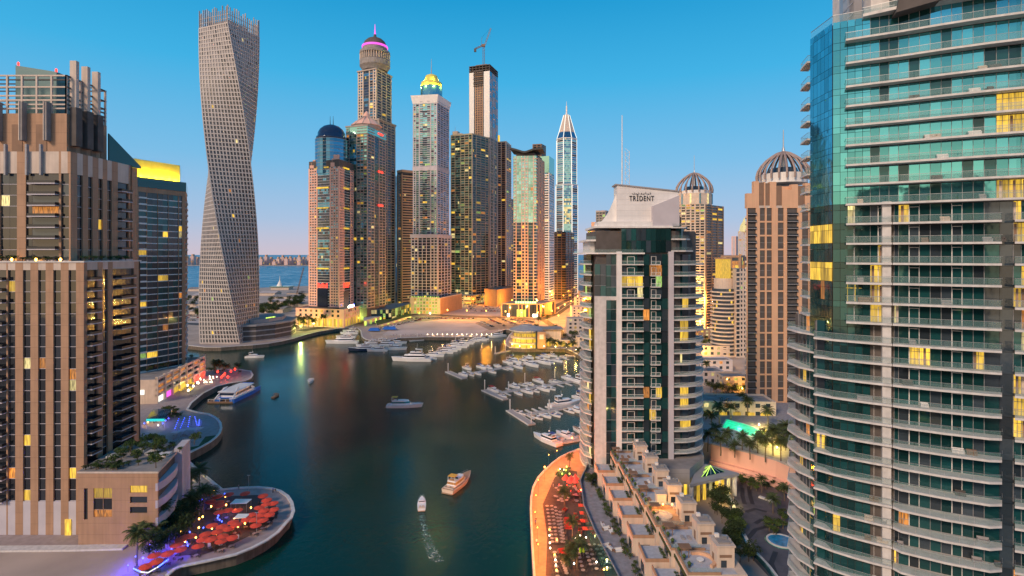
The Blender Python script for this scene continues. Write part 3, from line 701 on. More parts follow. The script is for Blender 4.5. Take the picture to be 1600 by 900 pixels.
# ---- unfinished tower with crane
def unfinished():
    M['g_win2'] = glass('dark_void_glass', (.01, .012, .015), 0, .2)
    Y0 = 950; P = foot(733, 958, 765, 945, 778, 985)
    T = Tower('unfinished_tower', 'unfinished supertall tower, white clad upper floors under a rooftop crane', 'tower', (*P[1], 3))
    zt = ZA(112, Y0); zm = ZA(215, Y0); n = 50; core(T, P, 3, zt, 'concrete')
    face(T, P[0], P[1], 3, (zm - 3) / n, n, 'P1 W.7 P.5 W.7 P1.2 W.7 P.4 W.7 P1', 'beige_grey', 'g_dark', lit=.01)
    face(T, P[1], P[2], 3, (zm - 3) / n, n, 'P1 S2 P1 S2 P1', 'beige_grey', 'g_dark', 'beige_grey', line=1)
    n2 = 28; fh = (zt - zm) / n2
    face(T, P[0], P[1], zm, fh, n2, 'Q2.4 S.5 P.5 W.6 P.5 W.6 P.5 W.6 P.5 S.5 Q2.8', 'tan', ['g_dark', 'g_win2'], 'white', W2='white', lit=0, line=.1)
    face(T, P[1], P[2], zm, fh, n2, 'C1 P.3 C1 P.3 C1', 'beige_grey', ['g_blue', 'lav'], 'lav', lit=0)
    for i in (2, 3): face(T, P[i], P[(i + 1) % 4], 3, (zt - 3) / 70, 70, 'P.4 W1.5 P.4', 'beige_grey', 'g_dark')
    f = Fr(P[0], P[1])
    for z0_, nn, a0, a1 in ((ZA(228, Y0), 4, 0, .3), (ZA(228, Y0), 4, .62, 1), (ZA(134, Y0), 8, .22, .68)):
        for k in range(nn): T.it('bare_floor').fbox(f, f.l * a0, f.l * a1, .1, 1.5, z0_ + k * 3.6, z0_ + k * 3.6 + (2.2 if k % 2 else 1.2), M['dark'])
    for k in range(3): T.m('bare_top').prism(inset(P, -.3), zt + k * 4 + 2.5, zt + k * 4 + 3.6, M['dark'])
    for i in range(4):
        g = Fr(P[i], P[(i + 1) % 4])
        for a in range(7): T.it('bare_column').fbox(g, g.l * a / 6.2, g.l * a / 6.2 + 1, -1.2, -.2, zt, zt + 11, M['dark'])
    T.m('core_head').prism(inset(P, 9), zt, zt + 16, M['brown']); T.done()
    x = (P[0][0] + P[2][0]) / 2; y = (P[0][1] + P[2][1]) / 2; z = zt + 16
    C = Tower('tower_crane', 'luffing tower crane with raised jib on top of the unfinished tower', 'crane', (x, y, z))
    mz = ZA(72, y); r = 1.4
    def truss(part, a, b_, r, m='brown'):
        q = C.m(part); a, b_ = Vector(a), Vector(b_); d = b_ - a; nn = max(3, int(d.length / 5)); u = d.normalized(); s1 = u.cross(Vector((0, 1, .01))).normalized(); s2 = u.cross(s1)
        cs_ = [s1 * r + s2 * r, s1 * r - s2 * r, -s1 * r - s2 * r, -s1 * r + s2 * r]
        for c in cs_: q.beam(a + c, b_ + c, .28, M[m], 4)
        for i in range(nn):
            p, w_ = a + d * (i / nn), a + d * ((i + 1) / nn)
            for k in range(4): q.beam(p + cs_[k], w_ + cs_[(k + 1) % 4], .16, M[m], 3)
    truss('tower_mast', (x, y, z), (x, y, mz), 1.5, 'brown')
    C.m('cab').box(x - 3.2, x + 2.5, y - 2, y + 2, mz - 1, mz + 3, M['brown'])
    truss('jib', (x + 2, y, mz + 2), (XA(767, y), y, ZA(44, y)), 1.0, 'metal')
    truss('counter_jib', (x - 2, y, mz + 1), (XA(743, y), y, ZA(76, y)), 1.0, 'brown')
    C.m('counterweight').box(XA(742.5, y) - 2, XA(742.5, y) + 2, y - 1.5, y + 1.5, ZA(81, y), ZA(76, y), M['dark'])
    C.m('a_frame').beam((x - 4, y, mz + 2), (x - 3, y, mz + 16), .3, M['brown'], 4); C.m('cable').beam((x - 3, y, mz + 16), (XA(767, y), y, ZA(44, y)), .12, M['black'], 3)
    C.m('hook_block').beam((XA(767, y), y, ZA(44, y)), (XA(766, y), y, ZA(60, y)), .12, M['metal'], 3)
    C.done()
unfinished()

def simple(name, label, cat, P, zt, fh, fs, W, GL, SL, lit=.04, line=.5, zb=3, sp=.3, top=2, **k):
    T = Tower(name, label, cat, (*P[1], 3)); n = max(1, round((zt - zb) / fh)); core(T, P, 3, zt)
    for i in range(len(P)):
        face(T, P[i], P[(i + 1) % len(P)], zb, (zt - zb) / n, n, fs[i % len(fs)], W, GL, SL, lit=lit, line=line, sp=sp, **k)
    if zb > 3: T.m('base').prism(inset(P, -.1), 3, zb, rgb(W))
    if top: parapet(T, P, zt - .2, zt + top, W)
    return T
sf = ['P.4 b1.2 P.3 W1 P.3 b1.2 P.4', 'P.4 b1.2 P.3 b1.2 P.4']
T = simple('tan_tower', 'tan tower with yellow lit crown just behind the unfinished tower', 'tower', foot(770, 1010, 791, 1000, 799, 1040), ZA(222, 1000), 4, sf, 'cream', ['g_dark', 'g_navy'], 'tan', .05)
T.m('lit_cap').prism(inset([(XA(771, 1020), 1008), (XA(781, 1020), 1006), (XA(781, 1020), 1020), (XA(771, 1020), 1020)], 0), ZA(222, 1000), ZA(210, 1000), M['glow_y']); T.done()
Q = foot(758, 925, 768, 870, 805, 905)
T = simple('blank_podium', 'tan blank walled podium right of the lit podium', 'building', foot(757, 850, 776, 825, 806, 900), 27, 24, ['P1'], 'tan', 'g_dark', 'tan'); T.done()
simple('brick_tower', 'narrow reddish tower squeezed between the tan tower and the wing roofed tower', 'tower', foot(792, 1105, 797, 1100, 804, 1120), ZA(312, 1100), 4, ['P.4 S2 P.4'], 'brown', 'g_dark', 'orange_stone', .06).done()

# ---- wing roofed tower
def wing():
    Y0 = 712; P = foot(802, 716, 838, Y0, 851, 760)
    T = Tower('wing_roofed_tower', 'green glass and copper coloured tower under a winged black roof', 'tower', (*P[1], 3))
    zt = ZA(243, Y0); zm = ZA(350, Y0); zb = 20; core(T, P, 3, zt)
    n = 46; fh = (zt - zb) / n; nl = round((zm - zb) / fh)
    def gl(up): return ['g_green', 'g_green', 'g_teal2'] if up else ['g_dark', 'g_teal', 'g_navy']
    for z0_, nn, up, W in ((zb, nl, 0, 'orange_stone'), (zb + nl * fh, n - nl, 1, 'tan2')):
        face(T, P[0], P[1], z0_, fh, nn, 'b1 P.4 S2 P.35 W.9 P.5 W.9 P.35 S2 P.4 b1', W, gl(up), 'cream', lit=.10 if not up else .015, line=.35)
        face(T, P[1], P[2], z0_, fh, nn, 'b1.2 P2 W.6 P2 W.6 P1', 'orange_stone', gl(0), 'cream', lit=.04)
    for i in (2, 3): face(T, P[i], P[(i + 1) % 4], zb, fh, n, 'P.4 W1.5 P.4', 'tan', 'g_dark')
    f = Fr(P[0], P[1]); xs = [-.12, .12, .42, .5, .58, .88, 1.3]; zs = [5.5, 3.6, .5, .2, .5, 3.5, 4.6]
    q = T.m('wing_roof')
    for i in range(6):
        a0, a1 = xs[i] * f.l, xs[i + 1] * f.l
        q.hexa([f.P(a0, 4, zt + 3 + zs[i]), f.P(a1, 4, zt + 3 + zs[i + 1]), f.P(a1, -34, zt + 3 + zs[i + 1]), f.P(a0, -34, zt + 3 + zs[i]),
                f.P(a0, 4, zt + 5.4 + zs[i]), f.P(a1, 4, zt + 5.4 + zs[i + 1]), f.P(a1, -34, zt + 5.4 + zs[i + 1]), f.P(a0, -34, zt + 5.4 + zs[i])], M['black'])
    T.m('roof_drum').prism(inset(P, 3), zt, zt + 4, M['dark'])
    T.done()
    Q = foot(783, 690, 845, 683, 868, 730)
    T = Tower('glass_podium', 'square glass fronted podium with bright green lit entrance', 'building', (*Q[1], 3))
    core(T, Q, 3, 20, 'dark', .4, 'roofm')
    face(T, Q[0], Q[1], 3, 16.5, 1, 'P.4 S3 P.4 S3.6 P.4 S1.2 P.3 S1.2 P.3 S1.2 P.4 S3 P.4 S1 P.4', 'tan', 'g_navy', 'tan', lit=0, line=.6)
    f = Fr(Q[0], Q[1])
    for a, c in ((.40, .45), (.47, .56), (.58, .63)): T.it('entrance_light').fbox(f, f.l * a, f.l * c, .1, .5, 4, 13, M['glow_l'])
    for a in (.16, .8, .87): T.it('shop_light').fbox(f, f.l * a, f.l * (a + .05), .1, .5, 4, 7.5, M['glow_w'])
    for a in range(9): T.it('green_light').fbox(f, f.l * (.35 + a * .06), f.l * (.39 + a * .06), -4.8, -4.2, 20.1, 23, M['glow_g'])
    face(T, Q[1], Q[2], 3, 16.5, 1, 'P.4 S1 P3 S1 P.4', 'tan', 'g_navy', 'tan', line=.6)
    for i in (2, 3): face(T, Q[i], Q[(i + 1) % 4], 3, 16.5, 1, 'P1', 'tan', 'g_navy')
    T.m('wall').prism(inset(Q, -.1), 19.5, 20.6, M['tan'], M['roofm']); T.done()
wing()
P = foot(840, 880, 858, 872, 866, 905)
T = simple('white_striped_tower', 'white banded tower with plain green glass top behind the wing roofed tower', 'tower', P, ZA(270, 875), 4, ['P.2 S3 P.2'], 'white', ['g_dark', 'g_blue', 'g_dark'], 'white', .02, 1.9, top=0)
T.m('green_glass_top').prism(inset(P, -.1), ZA(270, 875) + .01, ZA(244, 875), M['g_green'], M['roofm']); T.done()
simple('dark_red_tower', 'dark tower top with red beacon behind the winged roof', 'tower', foot(832, 1195, 846, 1190, 853, 1215), ZA(226, 1190), 4, ['P.3 W1 P.3 W1 P.3'], 'brown', 'g_dark', 'brown', .01).done()

# ---- slim white tower with glass spire
def spire():
    Y0 = 1100; cx, cy = XA(887, Y0), Y0 + 22; zt = ZA(214, Y0); zm = ZA(287, Y0); z3 = ZA(360, Y0)
    def octo(r): return [(cx + r * math.cos(R(a)), cy + r * .9 * math.sin(R(a))) for a in (-113, -67, -20, 20, 67, 113, 160, 200)]
    T = Tower('spired_white_tower', 'slender white framed tower tapering to a glass spire', 'tower', (cx, cy - 20, 3))
    for P, za, zb_ in ((octo(23.5), 3, zm), (octo(21.5), zm, zt)):
        core(T, P, za, zb_, 'dark', .6); n = round((zb_ - za) / 4.3)
        for i in range(8):
            gl = ['g_teal2', 'g_blue'] if i in (0,) else ['g_dark', 'g_blue', 'g_teal2']
            face(T, P[i], P[(i + 1) % 8], za, (zb_ - za) / n, n, 'P.25 S3 P.25' if i in (0, 2, 4, 6) else 'P.15 b3 P.15', 'white', gl, 'white', lit=.01, litf=(lambda f, l: .5 if .62 < f < .86 else l) if i == 0 and za == 3 else None, lits=['lit3'], line=.4)
            T.it('edge_light').beam((*P[i], za), (*P[i], zb_), .55, M['edge_w'], 4)
        T.m('ring').prism(inset(P, -.8), zb_ - 1.6, zb_, M['white'])
    a = octo(21.5); b = octo(17); c = octo(6.5); za, zb_, zc = zt, ZA(204, Y0), ZA(176, Y0)
    for i in range(8):
        j = (i + 1) % 8
        T.it('crown_glazing').poly([(*a[i], za), (*a[j], za), (*b[j], zb_), (*b[i], zb_)], M['g_blue'])
        T.it('spire_glazing').poly([(*b[i], zb_), (*b[j], zb_), (*c[j], zc), (*c[i], zc)], M['tan2'])
        T.it('spire_rib').beam((*a[i], za), (*b[i], zb_), .6, M['edge_w'], 4); T.it('spire_rib').beam((*b[i], zb_), (*c[i], zc), .6, M['edge_w'], 4)
    T.m('spire_tip').lathe(cx, cy, [(6.4, zc), (1.8, zc + 3), (1.5, ZA(162, Y0)), (.5, ZA(160, Y0)), (.3, ZA(154, Y0))], M['white'], 8); T.done()
spire()
T = simple('half_built_tower', 'brown half built tower with bare floor slabs in front of the spired tower', 'tower', foot(864, 955, 884, 950, 897, 985), ZA(362, 950), 4.2, ['b1 P.15 b1 P.15 b1'], 'brown', 'g_dark', 'brown', .03, top=0)
mast(T, XA(875, 960), 962, ZA(362, 950), ZA(352, 950), .8, 'brown'); T.done()
simple('grey_grid_tower', 'dark grey gridded tower top peeping over the Trident sign building'.replace('Trident sign', 'curved white'), 'tower', foot(931, 720, 946, 715, 957, 740), ZA(331, 715), 3.6, ['P.2 S1 P.2 S1 P.2 S1 P.2'], 'grey', 'g_dark', 'grey', .01, .8).done()
T = simple('stepped_tan_tower', 'stepped tan tower left of the dark gridded tower', 'tower', foot(918, 640, 930, 636, 938, 660), ZA(360, 640), 3.6, ['P.3 b1 P.3 b1 P.3'], 'orange_stone', 'g_dark', 'cream', .12)
f = Fr(*foot(918, 640, 930, 636, 938, 660)[:2]); T.m('upper_block').fbox(f, 4, 9, -12, -2, ZA(360, 640), ZA(347, 640), M['orange_stone']); T.done()
# ================================================================ NEAR BUILDINGS
M['g_win'] = glass('window_glass', (.018, .023, .032), .0, .07, .7)
# ---- large stone tower at the left
def left_tower():
    M['wedge'] = glass('matt_teal_cladding', (.03, .13, .14), .0, .35, .1)
    T = Tower('stone_ribbed_tower', 'massive tan stone tower with vertical ribs and open trellis crown', 'tower', (-140, 155, 3))
    X0, XR, YF, YB = -236, -122, 155, 178.5; fh = 3.14
    P = [(X0, YF), (XR, YF), (XR, YB), (X0, YB)]
    zb, zt = 12.5, 12.5 + fh * 21; core(T, P, 3, 80.6, 'dark', .5, 'roofm')
    front = 'P2 S2.1 P2.2 ' * 13 + 'S2.1 P.8 B5.5 P.4 S2.1 ' + 'P2.15 S2.1 ' * 4 + 'P2.2'
    # 5.5 m balcony bay, then four window bays to the corner
    side = 'P1.2 B3.8 P2 S2 P1.9 S1.9 B6.4 S.9 P2.7'
    for a, c, by in ((P[0], P[1], front), (P[1], P[2], side)):
        by2 = by.replace('B', 'S')
        face(T, a, c, 3, fh * 3 + .08, 1, by2.replace('S', 'Q'), 'tan', 'g_win', 'tan', 'lav', rec=.9)
        face(T, a, c, zb, fh, 21, by, 'tan', 'g_win', 'lav', rec=.5, lit=.05, line=.13, bd=1.4, rail='black')
        face(T, a, c, zt, 80.6 - zt, 1, by2.replace('S', 'Q'), 'tan', 'g_win', 'tan', 'tan2', rec=.9)
    # the two lower street corners
    f = Fr(P[0], P[1]); T.it('door_light').fbox(f, f.l - 5.2, f.l - 3.6, .05, .3, 3, 7.5, M['lit'])
    for i in (2, 3): T.m('wall').fbox(Fr(P[i], P[(i + 1) % 4]), 0, Fr(P[i], P[(i + 1) % 4]).l, -.5, 0, 3, 80.6, M['tan'])
    T.m('podium_cap').prism(inset(P, -.25), 80.6, 81.0, M['slab'], M['roofm'])
    # upper shaft, set back
    U = [(X0, 159), (-129, 159), (-129, 184.5), (X0, 184.5)]; z0 = 81.0; z1 = 106.6; n = 8; h = (z1 - z0) / n
    core(T, U, z0, 113, 'dark', .5, 'roofm')
    fb = 'P2 S4 ' * 8 + 'P2 S3 P2 B6 P1.4 B6.5 P.9 S4 P2.1 S1.2 B6.6 P.5 S1.9 P.4'
    sb = 'P1.4 Q2.4 S2 P1.9 S1.8 P2.3 S1.7 P2 S1.8 P2.6 B5.5 P.6'
    sb = 'P1.4 P1 S2.1 P2 S1.8 P2.3 S1.8 P1.9 S2 P2.6 B5 P1.4'
    for a, c, by in ((U[0], U[1], fb), (U[1], U[2], sb)):
        face(T, a, c, z0, h, n, by, 'tan', ['g_win', 'g_win', 'g_dark'], 'lav', rec=.5, lit=.06, line=.13, bd=1.4, rail='black')
        face(T, a, c, z1, 113 - z1, 1, by.replace('S', 'Q').replace('B', 'Q'), 'tan', 'g_win', 'tan', 'tan2', rec=.9)
    for i in (2, 3): T.m('wall').fbox(Fr(U[i], U[(i + 1) % 4]), 0, Fr(U[i], U[(i + 1) % 4]).l, -.5, 0, z0, 113, M['tan'])
    fr = Fr(U[0], U[1])
    for px in (10, 43, 65, 141): pass
    for px in (10, 43, 65): a = XA(px, 159) - X0; T.it('fin').fbox(fr, a, a + .5, .02, .9, 106, 115, M['grey'])
    # crown block
    C = [(X0, 162), (-132.6, 162), (-132.6, 178), (X0, 178)]
    core(T, C, 113, 124.9, 'tan', .01, 'roofm')
    fr = Fr(C[0], C[1])
    for a in range(14):
        x1 = fr.l - 5.5 - a * 7.2
        T.it('louvre_panel').fbox(fr, x1 - 3.6, x1 - .4, .02, .12, 113.5, 121.6, M['brown'])
        T.it('crown_fin').fbox(fr, x1, x1 + .25, .05, 1.9, 116.5, 128, M['tan2']); T.it('crown_fin').fbox(fr, x1 + .26, x1 + .9, .05, 1.7, 116.6, 128, M['concrete'])
    fs = Fr(C[1], C[2])
    for a in (1, 5.2, 9.2, 13.2): T.it('louvre_panel').fbox(fs, a, a + 2.2, .02, .12, 113.5, 121.6, M['brown'])
    # open trellis
    zt0 = 124.9
    for a in range(0, 16): T.it('trellis_post').fbox(fr, fr.l - .5 - a * 7.1 * .62, fr.l - a * 7.1 * .62, -.5, 0, zt0, 136.4, M['tan2'])
    for zz in (126.2, 127.4, 128.7, 130, 132.6, 136.0): T.it('trellis_beam').fbox(fr, 0, fr.l, -.45, -.05, zz, zz + .42, M['tan2'])
    for a in (0, 5.2, 10.4, 15.4): T.it('trellis_post').fbox(fs, a, a + .5, -.5, -.02, zt0, 136.4, M['tan2'])
    for zz in (126.2, 127.4, 128.7, 130, 132.6, 136.0): T.it('trellis_beam').fbox(fs, 0.02, fs.l, -.43, -.05, zz, zz + .42, M['dark'])
    for y in (166, 170, 174, 177.6): T.it('trellis_beam').box(X0, -132.7, y - .15, y + .15, 136.0, 136.35, M['dark'])
    for z in (127.6, 130.1, 132.7): T.it('trellis_beam').box(X0, -133.1, 177.3, 177.7, z, z + .35, M['tan2'])
    for y in (164.2, 168.6, 172.8):
        T.it('tall_fin').box(-133.0, -131.1, y - .6, y + .6, 120, 141.2 - (y - 164) * .05, M['tan2']); T.it('fin_bracket').box(-132.5, -130.6, y - 1.2, y + 1.2, 115.5, 127, M['dark'])
    T.m('roof_glass_wedge').hexa([(-151.5, 166, 125), (-139, 166, 125), (-139, 174, 125), (-151.5, 174, 125), (-151.5, 166, 140.6), (-139, 166, 138.6), (-139, 174, 138.6), (-151.5, 174, 140.6)], M['wedge'])
    for x, z in ((-151, 140.7), (-139.4, 138.7)): T.it('beacon').lathe(x, 166.4, [(.28, z), (.3, z + .8), (.05, z + 1.1)], M['glow_r'], 8)
    T.m('slanted_fin').hexa([(-132.4, 178.2, 113), (-132.0, 178.2, 113), (-130.2, 191, 113), (-130.6, 191, 113), (-132.4, 178.2, 122.5), (-132.0, 178.2, 122.5), (-130.2, 191, 113.6), (-130.6, 191, 113.6)], M['g_teal'])
    T.m('rear_shaft').prism([(-150, 184.6), (-131.5, 184.6), (-131.5, 191), (-150, 191)], 3, 113, M['tan'])
    for i in range(9): T.it('terrace_lamp').lathe(-180 + i * 6.0 + (i * 7 % 3), 156.6, [(.22, 81.05), (.38, 81.5), (.1, 81.9)], M['glow_o'], 6)
    T.done()
    # front podium block with cut windows and planted roof
    T = Tower('blank_podium_block', 'blank tan podium block with few lit windows and a planted roof', 'building', (-108, 149, 3))
    P = [(-118.8, 149), (-97, 149), (-103.2, 171.5), (-122, 171.5)]; z1 = 23
    core(T, P, 3, z1 - .1, 'dark', .45, 'roofm')
    f = Fr(P[0], P[1]); xw = lambda px: XA(px, 149) + 118.8
    zs = lambda py: ZA(py, 149)
    def holes(fr, hs, a_end, z0, z1, W):      # wall with rectangular openings, hs: (a0,a1,z0,z1)
        xs = sorted({0, a_end, *[h[0] for h in hs], *[h[1] for h in hs]})
        for x0, x1 in zip(xs, xs[1:]):
            col = sorted([(h[2], h[3]) for h in hs if h[0] <= x0 and h[1] >= x1]); z = z0
            for c0, c1 in col: T.m('wall').fbox(fr, x0, x1, -.45, 0, z, c0, W); z = c1
            T.m('wall').fbox(fr, x0, x1, -.45, 0, z, z1, W)
    hs = [(xw(131), xw(137), zs(812), zs(763)), (xw(146), xw(175), zs(808), zs(763)), (xw(203), xw(230), zs(770), zs(759)), (xw(203), xw(230), zs(786), zs(776)), (xw(203), xw(230), zs(802), zs(792))]
    holes(f, hs, f.l, 3, z1, M['tan'])
    T.it('window').fquad(f, hs[1][0], hs[1][1], -.35, zs(779), hs[1][3], M['lit']); T.it('window').fquad(f, hs[1][0], hs[1][1], -.35, zs(797), zs(779), M['g_win'])
    T.it('window').fquad(f, hs[1][0], hs[1][1], -.35, hs[1][2], zs(797), M['lit2']); T.it('window').fquad(f, hs[0][0], hs[0][1], -.35, hs[0][2], hs[0][3], M['g_win'])
    T.it('window').fquad(f, hs[2][0], hs[2][1], -.35, hs[2][2], hs[2][3], M['lit']); 
    for h in hs[3:]: T.it('window').fquad(f, h[0], h[1], -.35, h[2], h[3], M['g_dark'])
    for a in (xw(160), ): T.m('window_frame').fbox(f, a, a + .12, -.34, -.2, hs[1][2], hs[1][3], M['tan'])
    for zz in (zs(779), zs(797)): T.m('window_frame').fbox(f, hs[1][0], hs[1][1], -.34, -.2, zz - .1, zz + .1, M['tan'])
    g = Fr(P[1], P[2])
    for k in range(4):      # curved open gallery bands on the flank
        for s in range(5):
            a0, a1 = g.l * s * .13, g.l * (s + 1) * .13; d = [0, .9, 1.3, 1.4, 1.1, .5]
            z = 4 + k * 4.7
            T.it('gallery_band').hexa([g.P(a0, d[s], z), g.P(a1, d[s + 1], z), g.P(a1, -.6, z), g.P(a0, -.6, z), g.P(a0, d[s], z + 2.1), g.P(a1, d[s + 1], z + 2.1), g.P(a1, -.6, z + 2.1), g.P(a0, -.6, z + 2.1)], M['lav'])
    for a in (.66, .78, .9): T.it('pylon').fbox(g, g.l * a, g.l * (a + .1), -.6, 1.6, 3, 24.5, M['lav'])
    for i in (2, 3): T.m('wall').fbox(Fr(P[i], P[(i + 1) % 4]), 0, Fr(P[i], P[(i + 1) % 4]).l, -.44, -.02, 3, z1, M['tan'])
    T.m('roof_edge').prism(inset(P, -.2), z1, z1 + .5, M['tan2'], M['roofm'])
    for i in range(4): T.it('planter').box(-118 + i * 4.6, -115 + i * 4.6, 158 + (i * 5 % 7), 161 + (i * 5 % 7), z1 + .5, z1 + 1.2, M['slab'])
    T.done()
left_tower()

def second_left():
    P = [(XA(196, 303), 303), (XA(289.5, 335), 335), (XA(292, 360), 360), (XA(196, 303) - 4, 330)]
    T = Tower('yellow_crowned_tower', 'residential tower with white floor lines and a floodlit yellow parapet', 'tower', (*P[1], 15))
    zt = 118.5; n = 28; zb = 15; fh = (zt - zb) / n; core(T, P, 15, zt + 6, 'dark', .4, 'roofm')
    lf = lambda f, l: .12 if .35 < f < .62 else .04
    face(T, P[0], P[1], zb, fh, n, 'P2.4 S.7 P.4 b2.2 P.2 S3 P.1 S3 P.1 S3 P.2 S1 P1', 'tan', ['g_teal', 'g_win', 'g_win'], 'white', lit=.06, litf=lf, line=.5, bd=.7)
    face(T, P[1], P[2], zb, fh, n, 'P1 b2 P1 b2 P1', 'tan', 'g_dark', 'slab', line=.5)
    for i in (2, 3): T.m('wall').fbox(Fr(P[i], P[(i + 1) % 4]), 0, Fr(P[i], P[(i + 1) % 4]).l, -.4, 0, zb, zt, M['tan'])
    T.m('frieze').prism(inset(P, -.1), zt, zt + 2.8, M['tan']); T.m('glass_band').prism(inset(P, -.5), zt + 2.8, zt + 8.5, M['g_teal'], M['roofm'])
    f = Fr(P[0], P[1]); T.it('light_strip').fbox(f, f.l * .09, f.l * .11, .05, .5, 70, zt + 1, M['glow_y'])
    T.m('lit_parapet').fbox(f, 0, f.l * .955, -3.5, -2.8, zt + 8.5, zt + 19, M['yellow'])  # yellow of the floodlights is put into the wall's own colour
    for k in range(8): q = f.xy(f.l * (.06 + k * .118), -1.6); flood(T, q[0], q[1], zt + 9.6, (1, .72, .03), 2600); T.m('parapet_return').fbox(f, f.l * .955, f.l * .96, -12, -2.8, zt + 8.5, zt + 19, M['tan'])
    T.done()
    Q = [(-245, 285), (-190, 291), (-201, 356), (-262, 350)]
    T = Tower('parking_podium', 'open sided parking podium with columns, planted roof and yellow lit ground floor', 'building', (-190, 291, 3))
    core(T, Q, 3, 15, 'dark', .9, 'roofm')
    f = Fr(Q[1], Q[2]); nb = 7; m_ = M['cream']
    for k in range(nb + 1): a = f.l * k / nb; T.it('column').fbox(f, max(a - .7, 0), min(a + .7, f.l), -.8, .5, 3, 17.2, m_)
    for k, z in enumerate((6.6, 9.6, 12.6, 15.4)): T.it('parapet_band').fbox(f, .0, f.l, -.75, .2, z, z + 1.2, m_)
    for b in range(nb):
        for k, z in enumerate((7.8, 10.8, 13.8)):
            T.it('bay_opening').fquad(f, f.l * b / nb + .7, f.l * (b + 1) / nb - .7, -.7, z, z + 1.8, M['lit2'] if random.random() < .55 else M['g_dark'])
        T.it('shopfront').fquad(f, f.l * b / nb + .7, f.l * (b + 1) / nb - .7, -.6, 3, 6.6, M[['edge_w', 'glow_m', 'glow_y', 'glow_y', 'glow_y', 'glow_r', 'glow_r'][b]])
    g = Fr(Q[0], Q[1]); T.m('wall').fbox(g, 0, g.l, -.8, 0, 3, 15.8, m_)
    T.it('lit_doorway').fbox(g, g.l - 12, g.l - 10, .02, .3, 3, 7.4, M['glow_l']); T.it('round_sign').fbox(g, g.l - 9, g.l - 6.2, .02, .4, 8, 10.5, M['edge_w'])
    for i in (2, 3): T.m('wall').fbox(Fr(Q[i], Q[(i + 1) % 4]), 0, Fr(Q[i], Q[(i + 1) % 4]).l, -.8, 0, 3, 15.8, m_)
    T.done()
second_left()

# ---- towers on the right with open rib domes
M['rib'] = mat('brown_grey_ribs', (.34, .25, .22), .6, .1, .5)
def ribdome(T, x, y, z0, r, h, zs, n=22, drum=5, m='rib'):
    T.m('drum').lathe(x, y, [(r * .9, z0), (r * .9, z0 + drum)], M['white'], 20)
    T.m('drum_glazing').lathe(x, y, [(r * .6, z0 + drum), (r * .5, z0 + drum + h * .22)], M['g_dark'], 16)
    for i in range(n):
        t = i / n * 6.283 + .1; q = T.it('dome_rib'); pr = None
        for k in range(8):
            rr, zz = ((1, 0), (1.02, .16), (.97, .34), (.84, .53), (.66, .70), (.45, .84), (.25, .95), (.05, 1.0))[k]; rr *= r; zz = z0 + drum * .4 + h * zz
            p = (x + rr * math.cos(t), y + rr * math.sin(t), zz)
            if pr: q.beam(pr, p, .046 * r, M[m], 4)
            pr = p
    T.m('spire').lathe(x, y, [(1.0, z0), (1.0, z0 + h + drum * .4), (.7, z0 + h + 4), (.35, z0 + h + 5), (.22, zs)], M['metal'], 8)
def orange_tower():
    Y0 = 268; P = [(XA(1167, Y0), Y0), (XA(1285, Y0), Y0), (XA(1285, Y0), Y0 + 38), (XA(1168, Y0 + 38), Y0 + 38)]
    T = Tower('terracotta_tower', 'terracotta tower with paired window strips under an open rib dome', 'tower', (*P[0], 3))
    z1 = ZA(325, Y0); n = 30; fh = (z1 - 3) / n; core(T, P, 3, z1 + 2, 'dark', .5, 'roofm')
    by = 'P1 B13 P6 S8 P2.5 S8 P9 S9 P5 B16 P7 S10 P3 B9 P9'
    fr = Fr(P[0], P[1])
    face(T, P[0], P[1], 3, fh, n, by, 'orange_stone', ['g_navy', 'g_navy', 'g_win', 'g_blue'], 'grey', rec=.6, lit=.05, line=.12, bd=.9, rail='black')
    for k in range(1, 15): T.it('floor_band').fbox(fr, fr.l * .17, fr.l * .50, -.5, -.2, 3 + (2 * k) * fh - .3, 3 + 2 * k * fh + .5, M['orange_stone'])
    face(T, P[3], P[0], 3, fh, n, 'P3 B4 P3 W3 P3', 'orange_stone', 'g_dark')
    for i in (1, 2): T.m('wall').fbox(Fr(P[i], P[(i + 1) % 4]), 0, Fr(P[i], P[(i + 1) % 4]).l, -.5, 0, 3, z1, M['orange_stone'])
    k = fr.l / 118
    for a0, a1, py, m_ in ((0, 11, 302, 'orange_stone'), (11, 19, 283, 'orange_stone'), (19, 27, 285, 'brown'), (27, 29, 284, 'orange_stone'), (29, 36, 286, 'brown'), (36, 46, 284, 'orange_stone'), (46, 55, 290, 'brown'), (55, 70, 296, 'orange_stone'), (70, 80, 288, 'orange_stone'), (80, 91, 290, 'brown'), (91, 118, 286, 'orange_stone')):
        T.it('crown_panel').fbox(fr, a0 * k, a1 * k, -2.5 - (.03 if m_ == 'brown' else 0), -.0 if m_ != 'brown' else -.25, z1, ZA(py, Y0), M[m_])
        if m_ == 'brown': T.it('cap_panel').fbox(fr, a0 * k, a1 * k, -.5, -.05, z1 - .0, z1 + 1.2, M['tan2'])
    T.m('penthouse').prism(inset(P, 3), z1, ZA(290, Y0), M['orange_stone'], M['roofm'])
    for k in range(6): q = fr.xy(fr.l * (.05 + k * .14), 2.5); flood(T, *q, 9, (1, .62, .06), 16000)
    yc = Y0 + 18; ribdome(T, XA(1224, yc), yc, ZA(288, yc), 38 * yc / 850, 44 * yc / 850, ZA(203, yc))
    T.done()
orange_tower()
